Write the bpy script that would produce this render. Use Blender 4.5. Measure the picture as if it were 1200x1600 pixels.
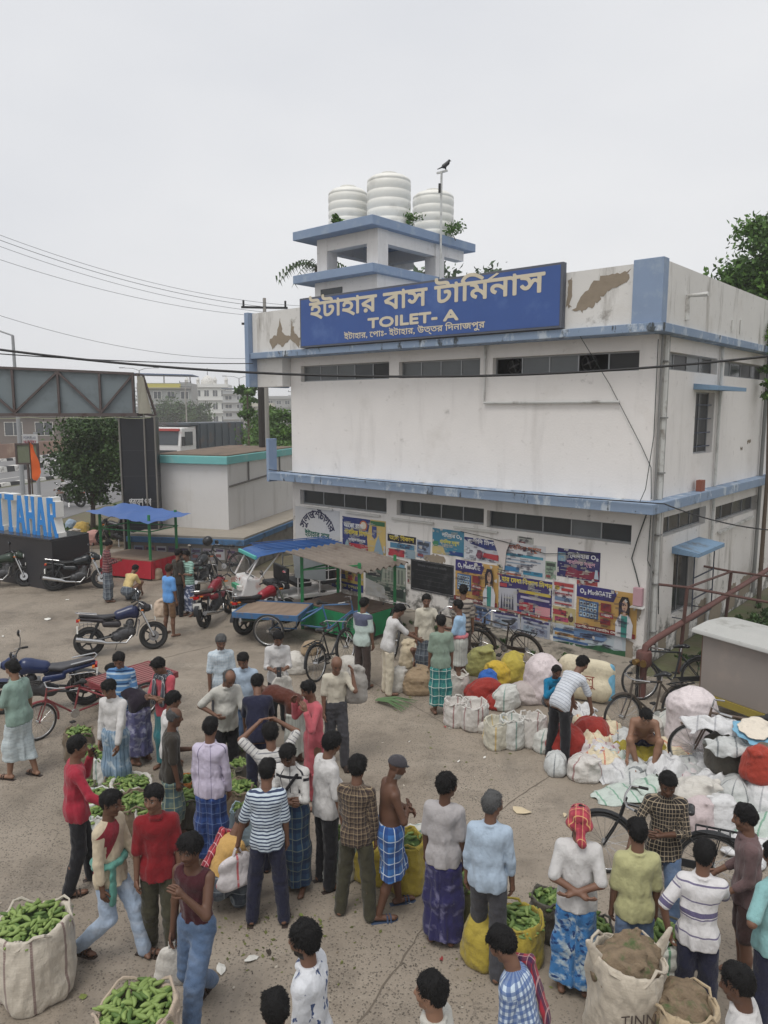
import bpy, bmesh, math, random
import numpy as np
from mathutils import Vector, Matrix, Euler
from mathutils.geometry import delaunay_2d_cdt
for o in list(bpy.data.objects): bpy.data.objects.remove(o, do_unlink=True)
SC = bpy.context.scene
COL = SC.collection
R = math.radians
# ---------------------------------------------------------------- camera
CAM_H = 5.1
PITCH = math.atan(160/1170)
cam = bpy.data.cameras.new('camera')
cam.sensor_fit = 'VERTICAL'; cam.sensor_height = 24.0; cam.lens = 24.0*1170/1600
cam.clip_start = 0.05; cam.clip_end = 3000
camo = bpy.data.objects.new('camera', cam); COL.objects.link(camo)
camo.location = (0, 0, CAM_H); camo.rotation_euler = (math.pi/2-PITCH, 0, 0)
SC.camera = camo
# ---------------------------------------------------------------- overcast sky
SUN_EL, SUN_AZ = 66, 208          # high, behind the camera, a little to the left
wd = bpy.data.worlds.new('World'); SC.world = wd; wd.use_nodes = True
nt = wd.node_tree; nt.nodes.clear()
out = nt.nodes.new('ShaderNodeOutputWorld'); bg = nt.nodes.new('ShaderNodeBackground')
sky = nt.nodes.new('ShaderNodeTexSky'); sky.sky_type = 'NISHITA'; sky.sun_disc = False
sky.sun_elevation = R(SUN_EL); sky.sun_rotation = R(SUN_AZ); sky.dust_density = 6; sky.air_density = 1.5
hs = nt.nodes.new('ShaderNodeHueSaturation'); hs.inputs['Saturation'].default_value = .25
mx = nt.nodes.new('ShaderNodeMix'); mx.data_type = 'RGBA'; mx.inputs['Factor'].default_value = .86
tc = nt.nodes.new('ShaderNodeTexCoord'); nz = nt.nodes.new('ShaderNodeTexNoise'); nz.inputs['Scale'].default_value = 1.3; nz.inputs['Detail'].default_value = 4
mpn = nt.nodes.new('ShaderNodeMapping'); mpn.inputs['Scale'].default_value = (1, 1, 2.5)
cr = nt.nodes.new('ShaderNodeValToRGB')
cr.color_ramp.elements[0].position = .3; cr.color_ramp.elements[0].color = (7.0, 7.2, 7.65, 1)
cr.color_ramp.elements[1].position = .75; cr.color_ramp.elements[1].color = (8.6, 8.65, 8.8, 1)
nt.links.new(tc.outputs['Generated'], mpn.inputs['Vector']); nt.links.new(mpn.outputs[0], nz.inputs['Vector'])
nt.links.new(nz.outputs['Fac'], cr.inputs[0])
nt.links.new(sky.outputs[0], hs.inputs['Color']); nt.links.new(hs.outputs[0], mx.inputs['A']); nt.links.new(cr.outputs[0], mx.inputs['B'])
nt.links.new(mx.outputs['Result'], bg.inputs['Color']); bg.inputs['Strength'].default_value = .1
nt.links.new(bg.outputs[0], out.inputs['Surface'])
sl = bpy.data.lights.new('sun', 'SUN'); sl.energy = 1.5; sl.angle = R(26); sl.color = (1, .97, .93)
so = bpy.data.objects.new('sun', sl); COL.objects.link(so)
_a = R(SUN_AZ); _d = Vector((math.sin(_a)*math.cos(R(SUN_EL)), math.cos(_a)*math.cos(R(SUN_EL)), math.sin(R(SUN_EL))))
so.rotation_euler = _d.to_track_quat('Z', 'Y').to_euler(); so.location = _d*60
SC.view_settings.view_transform = 'Standard'; SC.view_settings.look = 'None'
SC.view_settings.gamma = 1; SC.view_settings.use_curve_mapping = False; SC.view_settings.exposure = 0.12
SC.cycles.max_bounces = 6; SC.cycles.volume_bounces = 3; SC.cycles.diffuse_bounces = 3; SC.cycles.transparent_max_bounces = 6; SC.cycles.use_denoising = True
rnd = random.Random(7)
# ================================================================ helpers
def S2L(*c):
    """sRGB 0-255 to linear"""
    return tuple(((v/255+.055)/1.055)**2.4 if v/255 > .04045 else v/255/12.92 for v in c)
_MC = {}
def nn(t, kind, **kw):
    n = t.nodes.new(kind)
    for k, v in kw.items():
        if k[0] == 'i' and k[1:].isdigit(): n.inputs[int(k[1:])].default_value = v
        else: setattr(n, k, v)
    return n
def mixc(t, fac, a, b, blend='MIX'):
    m = nn(t, 'ShaderNodeMix', data_type='RGBA', blend_type=blend)
    for s, v in (('Factor', fac), ('A', a), ('B', b)):
        i = m.inputs[[x for x, k in enumerate(m.inputs) if k.name == s and (s == 'Factor' and k.type == 'VALUE' or s != 'Factor' and k.type == 'RGBA')][0]]
        if hasattr(v, 'is_linked'): t.links.new(v, i)
        elif isinstance(v, (int, float)): i.default_value = v
        else: i.default_value = (*v[:3], 1)
    return [o for o in m.outputs if o.type == 'RGBA'][0]
def mth(t, op, a, b=None, clamp=False):
    m = nn(t, 'ShaderNodeMath', operation=op, use_clamp=clamp)
    for i, v in enumerate((a, b)):
        if v is None: continue
        if hasattr(v, 'is_linked'): t.links.new(v, m.inputs[i])
        else: m.inputs[i].default_value = v
    return m.outputs[0]
def noise(t, vec, scale, detail=4, rough=.55, stretch=None):
    if stretch:
        mp = nn(t, 'ShaderNodeMapping'); mp.inputs['Scale'].default_value = stretch
        t.links.new(vec, mp.inputs[0]); vec = mp.outputs[0]
    n = nn(t, 'ShaderNodeTexNoise'); n.inputs['Scale'].default_value = scale; n.inputs['Detail'].default_value = detail
    n.inputs['Roughness'].default_value = rough; t.links.new(vec, n.inputs['Vector']); return n.outputs['Fac']
def ramp(t, fac, lo, hi):
    m = nn(t, 'ShaderNodeMapRange', clamp=True); m.inputs[1].default_value = lo; m.inputs[2].default_value = hi
    t.links.new(fac, m.inputs[0]); return m.outputs[0]
def base(name):
    m = bpy.data.materials.new(name); m.use_nodes = True; t = m.node_tree
    return m, t, t.nodes['Principled BSDF']
def bump(t, b, h, s, dist=.01):
    n = nn(t, 'ShaderNodeBump'); n.inputs['Strength'].default_value = s; n.inputs['Distance'].default_value = dist
    t.links.new(h, n.inputs['Height']); t.links.new(n.outputs[0], b.inputs['Normal'])
def M(col, rough=.75, var=.12, scale=9, metal=0, bmp=.15, stain=None, ssc=2.5, sth=(.52, .7), stretch=None, alpha=1, trans=0, bscale=None):
    """general painted or raw surface: colour with uneven tone, optional stains with their own shape, fine relief"""
    key = (tuple(col), rough, var, scale, metal, bmp, stain, ssc, sth, stretch, alpha, trans, bscale)
    if key in _MC: return _MC[key]
    m, t, b = base('paint')
    v = nn(t, 'ShaderNodeTexCoord').outputs['Object']
    n1 = noise(t, v, scale, 5)
    c = mixc(t, n1, [x*(1-var) for x in col], [min(1, x*(1+var)) for x in col])
    if stain:
        n2 = noise(t, v, ssc, 7, .65, stretch)
        c = mixc(t, ramp(t, n2, *sth), c, stain)
    t.links.new(c, b.inputs['Base Color'])
    b.inputs['Roughness'].default_value = rough; b.inputs['Metallic'].default_value = metal; b.inputs['Alpha'].default_value = alpha
    b.inputs['Transmission Weight'].default_value = trans
    if bmp: bump(t, b, noise(t, v, bscale or scale*4, 4), bmp)
    _MC[key] = m; return m
def finish(name, me, mat, parent=None, loc=None, rot=None, smooth=False):
    o = bpy.data.objects.new(name, me); COL.objects.link(o)
    if mat is not None and not me.materials: me.materials.append(mat)
    if smooth: me.shade_smooth()
    if parent is not None: o.parent = parent
    if loc is not None: o.location = loc
    if rot is not None: o.rotation_euler = rot
    return o
def tag(o, label=None, cat=None, group=None, kind=None):
    if label: o['label'] = label
    if cat: o['category'] = cat
    if group: o['group'] = group
    if kind: o['kind'] = kind
    return o
def thing(name, label, cat, loc=(0, 0, 0), rz=0, group=None, sc=1):
    o = bpy.data.objects.new(name, None); COL.objects.link(o); o.empty_display_size = .1
    o.location = loc; o.rotation_euler = (0, 0, rz); o.scale = (sc,)*3
    return tag(o, label, cat, group)
def copy_tree(o, parent=None):
    c = o.copy(); COL.objects.link(c)
    if parent is not None: c.parent = parent
    for ch in o.children: copy_tree(ch, c)
    return c
class MB:
    """collects shapes and links them as one mesh"""
    def __init__(s): s.v = []; s.f = []; s.n = 0
    def add(s, vs, fs):
        k = len(s.v); s.v += [tuple(p) for p in vs]; s.f += [tuple(i+k for i in f) for f in fs]; return s
    def box(s, x0, x1, y0, y1, z0, z1):
        return s.add([(x0,y0,z0),(x1,y0,z0),(x1,y1,z0),(x0,y1,z0),(x0,y0,z1),(x1,y0,z1),(x1,y1,z1),(x0,y1,z1)],
                     [(3,2,1,0),(4,5,6,7),(0,1,5,4),(1,2,6,5),(2,3,7,6),(3,0,4,7)])
    def bar(s, a, b, w, h=None, up=(0,0,1)):
        """square bar from a to b"""
        a = Vector(a); b = Vector(b); h = h or w; d = (b-a).normalized(); u = Vector(up)
        if abs(d.dot(u)) > .98: u = Vector((1,0,0))
        x = d.cross(u).normalized()*w/2; y = x.cross(d).normalized()*h/2
        return s.add([a-x-y,a+x-y,a+x+y,a-x+y,b-x-y,b+x-y,b+x+y,b-x+y], [(0,1,2,3),(7,6,5,4),(0,4,5,1),(1,5,6,2),(2,6,7,3),(3,7,4,0)])
    def tube(s, pts, r, n=8, closed=False, cap=True):
        pts = [Vector(p) for p in pts]; m = len(pts); rs = r if hasattr(r, '__len__') else [r]*m
        u = None; vs = []
        for i, p in enumerate(pts):
            d = (pts[(i+1) % m]-pts[i-1]) if closed else (pts[min(i+1, m-1)]-pts[max(i-1, 0)])
            d.normalize()
            if u is None:
                u = d.cross(Vector((0,0,1)))
                if u.length < .05: u = d.cross(Vector((1,0,0)))
            u = (u-d*u.dot(d)).normalized(); w = d.cross(u)
            vs += [p+(u*math.cos(2*math.pi*k/n)+w*math.sin(2*math.pi*k/n))*rs[i] for k in range(n)]
        fs = []
        for i in range(m if closed else m-1):
            j = (i+1) % m
            fs += [(i*n+k, i*n+(k+1) % n, j*n+(k+1) % n, j*n+k) for k in range(n)]
        if cap and not closed: fs += [tuple(range(n))[::-1], tuple((m-1)*n+k for k in range(n))]
        return s.add(vs, fs)
    def lathe(s, prof, n=24, c=(0,0,0), axis='z', cap=True, half=None):
        vs = []
        for r, z in prof:
            for k in range(n):
                a = 2*math.pi*k/n; p = (r*math.cos(a), r*math.sin(a), z)
                if axis == 'y': p = (p[0], z, p[1])
                if axis == 'x': p = (z, p[0], p[1])
                vs.append((p[0]+c[0], p[1]+c[1], p[2]+c[2]))
        fs = []
        for i in range(len(prof)-1): fs += [(i*n+k, i*n+(k+1) % n, (i+1)*n+(k+1) % n, (i+1)*n+k) for k in range(n)]
        if cap: fs += [tuple(range(n))[::-1], tuple((len(prof)-1)*n+k for k in range(n))]
        return s.add(vs, fs)
    def prism(s, poly, a, b, plane='xz'):
        """polygon extruded between a and b along the third axis"""
        def P(p, t): return {'xz': (p[0], t, p[1]), 'xy': (p[0], p[1], t), 'yz': (t, p[0], p[1])}[plane]
        n = len(poly)
        return s.add([P(p, a) for p in poly]+[P(p, b) for p in poly],
                     [tuple(range(n)), tuple(range(2*n-1, n-1, -1))]+[(k, n+k, n+(k+1) % n, (k+1) % n) for k in range(n)])
    def quad(s, a, b, c, d): return s.add([a, b, c, d], [(0,1,2,3)])
    def ball(s, c, r, n=10, m=7):
        r = r if hasattr(r, '__len__') else (r,)*3; vs = []
        for i in range(m+1):
            a = math.pi*i/m
            for k in range(n):
                b = 2*math.pi*k/n; vs.append((c[0]+r[0]*math.sin(a)*math.cos(b), c[1]+r[1]*math.sin(a)*math.sin(b), c[2]+r[2]*math.cos(a)))
        return s.add(vs, [(i*n+k, (i+1)*n+k, (i+1)*n+(k+1) % n, i*n+(k+1) % n) for i in range(m) for k in range(n)])
    def mesh(s, name, fixn=True):
        me = bpy.data.meshes.new(name); me.from_pydata(s.v, [], s.f)
        if fixn:
            bm = bmesh.new(); bm.from_mesh(me); bmesh.ops.recalc_face_normals(bm, faces=bm.faces); bm.to_mesh(me); bm.free()
        return me
    def build(s, name, mat, parent=None, loc=None, rot=None, smooth=False, bev=0, angle=40, fixn=True):
        me = s.mesh(name, fixn)
        if bev:
            bm = bmesh.new(); bm.from_mesh(me)
            bmesh.ops.bevel(bm, geom=[e for e in bm.edges if len(e.link_faces) == 2 and e.calc_face_angle(0) > .5], offset=bev, segments=2, affect='EDGES', profile=.6, clamp_overlap=True)
            bm.to_mesh(me); bm.free()
        if smooth:
            me.shade_smooth()
            if angle: me.set_sharp_from_angle(angle=R(angle))
        return finish(name, me, mat, parent, loc, rot)
def arr_mesh(name, V, F, smooth=True):
    """mesh from numpy vertices and quads or triangles"""
    me = bpy.data.meshes.new(name); V = np.ascontiguousarray(V, dtype=np.float32); F = np.ascontiguousarray(F, dtype=np.int32)
    k = F.shape[1]; me.vertices.add(len(V)); me.vertices.foreach_set('co', V.ravel())
    me.loops.add(F.size); me.loops.foreach_set('vertex_index', F.ravel()); me.polygons.add(len(F))
    me.polygons.foreach_set('loop_start', np.arange(0, F.size, k, dtype=np.int32))
    me.update(calc_edges=True)
    if smooth: me.shade_smooth()
    return me
def vcol(me, name, data):
    a = me.attributes.new(name, 'FLOAT_COLOR', 'POINT'); d = np.ones((len(data), 4), np.float32); d[:, :3] = data
    a.data.foreach_set('color', d.ravel())
def vvec(me, name, data):
    a = me.attributes.new(name, 'FLOAT_VECTOR', 'POINT'); a.data.foreach_set('vector', np.ascontiguousarray(data, dtype=np.float32).ravel())
# ---------------------------------------------------------------- implicit surfaces for bodies, cloth and sacks
class Fld:
    def __init__(s, lo, hi, h):
        s.h = h; s.lo = np.array(lo, float); s.n = np.maximum(4, np.ceil((np.array(hi)-s.lo)/h).astype(int)+1)
        s.ax = [(s.lo[i]+h*np.arange(s.n[i])).astype(np.float32) for i in range(3)]; s.d = np.full(s.n, .5, np.float32)
    def grid(s, sl=None):
        g = [s.ax[i] if sl is None else s.ax[i][sl[i]] for i in range(3)]
        return g[0][:, None, None], g[1][None, :, None], g[2][None, None, :]
    def cone(s, a, b, r1, r2=None, k=.03, flat=None, sub=False):
        """smooth union with a tapered capsule; flat=(axis, factor) thins it along an axis"""
        a = np.array(a, float); b = np.array(b, float); r2 = r1 if r2 is None else r2; m = max(r1, r2)+k+2.5*s.h
        lo = np.minimum(a, b)-m; hi = np.maximum(a, b)+m; sl = []
        for i in range(3):
            i0 = max(0, int((lo[i]-s.lo[i])/s.h)); i1 = min(s.n[i], int((hi[i]-s.lo[i])/s.h)+2)
            if i1 <= i0: return s
            sl.append(slice(i0, i1))
        x, y, z = s.grid(sl); ab = [float(v) for v in b-a]; L = max(1e-9, sum(v*v for v in ab)); a = [float(v) for v in a]; r1, r2 = float(r1), float(r2)
        px, py, pz = x-a[0], y-a[1], z-a[2]
        t = np.clip((px*ab[0]+py*ab[1]+pz*ab[2])/L, 0, 1)
        qx, qy, qz = px-t*ab[0], py-t*ab[1], pz-t*ab[2]; q = qx*qx+qy*qy+qz*qz
        if flat is not None:
            n, f = np.array(flat[0], float), flat[1]; n = [float(v) for v in n/np.linalg.norm(n)]; q = q+(f*f-1)*(qx*n[0]+qy*n[1]+qz*n[2])**2
        d2 = np.sqrt(q)-(r1+(r2-r1)*t)
        if flat is not None: d2 = d2/max(1, flat[1])**.5
        d1 = s.d[tuple(sl)]
        if sub: s.d[tuple(sl)] = np.maximum(d1, -d2); return s
        hh = np.clip(.5+.5*(d1-d2)/k, 0, 1)
        s.d[tuple(sl)] = d1*(1-hh)+d2*hh-k*hh*(1-hh); return s
    def cut(s, p, n):
        """keep the side the normal points to"""
        x, y, z = s.grid(); n = np.array(n, float); n = [float(v) for v in n/np.linalg.norm(n)]; p = [float(v) for v in p]
        s.d = np.maximum(s.d, -((x-p[0])*n[0]+(y-p[1])*n[1]+(z-p[2])*n[2])).astype(np.float32); return s
    def rough(s, seed, amp, freq, stretch=(1,1,1), n=7):
        g = np.random.RandomState(seed); x, y, z = s.grid(); acc = 0
        for i in range(n):
            k = g.normal(size=3); k /= np.linalg.norm(k); k = [float(v) for v in k*np.array(stretch)*freq*(.6+.9*g.rand())]
            acc = acc+np.sin(k[0]*x+k[1]*y+k[2]*z+float(g.rand()*6.3))
        s.d = s.d+(amp*acc/n**.5).astype(np.float32); return s
    def folds(s, seed, amp, freq, stretch=(1,1,1), n=5):
        """ridged creases, as in hanging cloth"""
        g = np.random.RandomState(seed); x, y, z = s.grid(); acc = 0
        for i in range(n):
            k = g.normal(size=3); k /= np.linalg.norm(k); k = [float(v) for v in k*np.array(stretch)*freq*(.6+.9*g.rand())]; w = float(g.rand()*6.3)
            acc = acc+np.abs(np.sin(k[0]*x+k[1]*y+k[2]*z+w+.8*np.sin(9*z+7*x+w)))-.64
        s.d = s.d+(amp*acc/n**.5).astype(np.float32); return s
    def nets(s):
        d = s.d; h = s.h; ins = d < 0; c = [slice(None, -1), slice(1, None)]
        cnt = sum(ins[c[i], c[j], c[k]].astype(np.int8) for i in (0,1) for j in (0,1) for k in (0,1))
        act = (cnt > 0) & (cnt < 8); I = np.argwhere(act); N = len(I)
        if N == 0: return np.zeros((0,3)), np.zeros((0,4), int)
        cor = {(i,j,k): d[I[:,0]+i, I[:,1]+j, I[:,2]+k] for i in (0,1) for j in (0,1) for k in (0,1)}
        P = np.zeros((N,3)); W = np.zeros(N)
        for a in cor:
            for ax in range(3):
                if a[ax] == 0:
                    b = list(a); b[ax] = 1; A, B = cor[a], cor[tuple(b)]; m = (A < 0) != (B < 0)
                    t = np.where(m, A/np.where(m, A-B, 1), 0)
                    q = np.tile(np.array(a, float), (N,1)); q[:, ax] += t; P += q*m[:, None]; W += m
        V = s.lo+(I+P/W[:, None])*h
        idx = np.full(act.shape, -1, int); idx[act] = np.arange(N); Q = []
        for ax in range(3):
            sh = [slice(None)]*3; sh2 = [slice(None)]*3; sh[ax] = slice(None, -1); sh2[ax] = slice(1, None)
            A, B = ins[tuple(sh)], ins[tuple(sh2)]; E = np.argwhere(A != B); u, v = (ax+1) % 3, (ax+2) % 3
            E = E[(E[:,u] > 0) & (E[:,v] > 0) & (E[:,u] < act.shape[u]) & (E[:,v] < act.shape[v])]
            fl = A[E[:,0], E[:,1], E[:,2]]
            def at(du, dv):
                e = E.copy(); e[:,u] += du; e[:,v] += dv; return idx[e[:,0], e[:,1], e[:,2]]
            q = np.stack([at(-1,-1), at(0,-1), at(0,0), at(-1,0)], 1); q[~fl] = q[~fl][:, ::-1]; Q.append(q)
        Q = np.concatenate(Q); return V, Q[(Q >= 0).all(1)]
# ---------------------------------------------------------------- lettering
def text_mesh(body, size=1, align='CENTER', depth=0, bold=0, name='lettering', shear=0, wscale=1, spacing=1):
    """flat (or thick) letters as a mesh in the xz plane, facing -y; filled by winding number so that every script comes out solid"""
    c = bpy.data.curves.new('t', 'FONT'); c.body = body; c.size = size; c.align_x = align; c.align_y = 'CENTER'; c.fill_mode = 'NONE'
    c.resolution_u = 3; c.shear = shear; c.space_character = spacing
    o = bpy.data.objects.new('t', c); COL.objects.link(o)
    me = o.to_mesh(); vs = [(v.co.x*wscale, v.co.y) for v in me.vertices]; es = [tuple(e.vertices) for e in me.edges]
    o.to_mesh_clear(); bpy.data.objects.remove(o); bpy.data.curves.remove(c)
    mb = MB()
    if not vs: return mb
    r = delaunay_2d_cdt([Vector(v) for v in vs], es, [], 0, 1e-6)
    P = np.array([(v.x, v.y) for v in r[0]]); T = np.array([f for f in r[2]])
    cen = P[T].mean(1); A = np.array([vs[e[0]] for e in es]); B = np.array([vs[e[1]] for e in es])
    w = np.zeros(len(cen))
    for a, b in zip(A, B):
        up = (a[1] <= cen[:,1]) & (b[1] > cen[:,1]); dn = (a[1] > cen[:,1]) & (b[1] <= cen[:,1])
        cr = (b[0]-a[0])*(cen[:,1]-a[1])-(cen[:,0]-a[0])*(b[1]-a[1]); w += (up & (cr > 0)); w -= (dn & (cr < 0))
    T = T[np.abs(w) > .5]
    offs = [(0,0)]
    if bold: offs = [(-bold,0), (bold,0), (0,bold), (0,-bold), (0,0)]
    for k, (dx, dz) in enumerate(offs):
        y = -.0004*k-depth
        mb.add([(p[0]+dx, y, p[1]+dz) for p in P], [tuple(t) for t in T])
        if depth and k == 0: 
            for a, b in zip(A, B): mb.add([(a[0],-depth,a[1]),(b[0],-depth,b[1]),(b[0],0,b[1]),(a[0],0,a[1])], [(0,1,2,3)])
    return mb
# ================================================================ people
def skin_mat():
    m, t, b = base('skin'); a = nn(t, 'ShaderNodeAttribute', attribute_name='tone')
    v = nn(t, 'ShaderNodeTexCoord').outputs['Object']; n = noise(t, v, 14, 3)
    t.links.new(mixc(t, .18, a.outputs['Color'], mixc(t, n, (.5,.4,.35), (1,1,1)), 'MULTIPLY'), b.inputs['Base Color'])
    b.inputs['Roughness'].default_value = .52; b.inputs['Specular IOR Level'].default_value = .35
    bump(t, b, noise(t, v, 60, 3), .12, .004); return m
SKIN = skin_mat()
def hair_mat(col):
    m, t, b = base('hair'); v = nn(t, 'ShaderNodeTexCoord').outputs['Object']; n = noise(t, v, 90, 3, .7)
    t.links.new(mixc(t, n, [x*.6 for x in col], [x*1.6 for x in col]), b.inputs['Base Color']); b.inputs['Roughness'].default_value = .6; b.inputs['Specular IOR Level'].default_value = .18
    bump(t, b, n, .7, .012); return m
HAIR = {'black': hair_mat((.006,.0055,.0055)), 'grey': hair_mat((.07,.07,.07)), 'brown': hair_mat((.03,.018,.012))}
_CM = {}
def cloth(col, *pats, rough=.9, var=.10):
    """cloth with woven or printed pattern; pats: (axis u|v|d, period, duty, offset, colour, alpha) or ('n', scale, lo, hi, colour)"""
    key = (tuple(col), pats, rough)
    if key in _CM: return _CM[key]
    m, t, b = base('cloth'); g = nn(t, 'ShaderNodeAttribute', attribute_name='weave').outputs['Vector']
    sx = nn(t, 'ShaderNodeSeparateXYZ'); t.links.new(g, sx.inputs[0])
    ob = nn(t, 'ShaderNodeTexCoord').outputs['Object']
    n = noise(t, ob, 7, 4); c = mixc(t, n, [x*(1-var) for x in col], [min(1, x*(1+var)) for x in col])
    for p in pats:
        if p[0] == 'n':
            f = ramp(t, noise(t, g, p[1], 3), p[2], p[3]); c = mixc(t, f, c, p[4]); continue
        ax = {'u': sx.outputs[0], 'v': sx.outputs[1]}.get(p[0])
        if p[0] == 'd': ax = mth(t, 'ADD', sx.outputs[0], sx.outputs[1])
        q = mth(t, 'FRACT', mth(t, 'ADD', mth(t, 'DIVIDE', ax, p[1]), p[3]))
        f = mth(t, 'MULTIPLY', mth(t, 'LESS_THAN', q, p[2]), p[5] if len(p) > 5 else 1.0); c = mixc(t, f, c, p[4])
    t.links.new(c, b.inputs['Base Color']); b.inputs['Roughness'].default_value = rough
    b.inputs['Sheen Weight'].default_value = .15; b.inputs['Specular IOR Level'].default_value = .2
    hgt = mth(t, 'ADD', noise(t, ob, 16, 3, .5, (1,1,.55)), mth(t, 'MULTIPLY', noise(t, ob, 140, 2), .12))
    bump(t, b, hgt, .8, .03); _CM[key] = m; return m
ARM = {'down': ((.13,.02,-1), (.04,.16,-1)), 'hip': ((.62,-.3,-.72), (-.72,.5,-.42)), 'phone': ((.4,.5,-.75), (-.32,.18,.95)),
 'fwd': ((.12,.22,-.97), (-.38,.85,.08)), 'reach': ((.15,.7,-.7), (0,.85,-.5)), 'low': ((.1,.45,-.9), (0,.3,-.95)), 'back': ((.2,-.38,-.9), (-.85,-.22,-.3)),
 'up': ((.55,.35,.55), (-.7,.25,.45)), 'mouth': ((.22,.55,-.8), (-.62,.3,.75)), 'fold': ((.15,.3,-.94), (-.9,.42,.05)), 'front': ((.08,.22,-1), (-.45,.6,-.62)),
 'hold': ((.1,.05,-1), (.0,.75,-.55)), 'out': ((.45,.35,-.8), (.25,.75,-.45)), 'shoulder': ((.3,.55,-.5), (-.1,-.25,.95)), 'swing': ((.1,.3,-.95), (.0,.55,-.85)), 'swingb': ((.12,-.35,-.94), (.05,-.1,-1))}
LEG = {'stand': (.90, [(.09,.01,.48), (.10,-.02,.085)], [(.09,.01,.48), (.10,-.02,.085)]),
 'wide': (.89, [(.13,.02,.48), (.17,-.01,.085)], [(.12,.0,.48), (.15,-.03,.085)]),
 'step': (.89, [(.09,.10,.49), (.10,.13,.085)], [(.09,.0,.47), (.10,-.13,.09)]),
 'walk': (.87, [(.09,.19,.50), (.09,.27,.10)], [(.09,.03,.46), (.09,-.30,.15)]),
 'squat': (.27, [(.19,.30,.47), (.12,.10,.085)], [(.19,.30,.47), (.12,.10,.085)]),
 'sit': (.26, [(.20,.36,.43), (.13,.40,.085)], [(.20,.34,.40), (.10,.34,.085)]),
 'ride': (.76, [(.24,.36,.70), (.26,.22,.30)], [(.24,.36,.70), (.26,.22,.30)])}
TONE = {'dark': (.115,.058,.037), 'mid': (.175,.092,.060), 'fair': (.26,.145,.094)}
SAND = M(S2L(52,40,34), .7); SANDB = M(S2L(58,74,100), .6)
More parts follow.
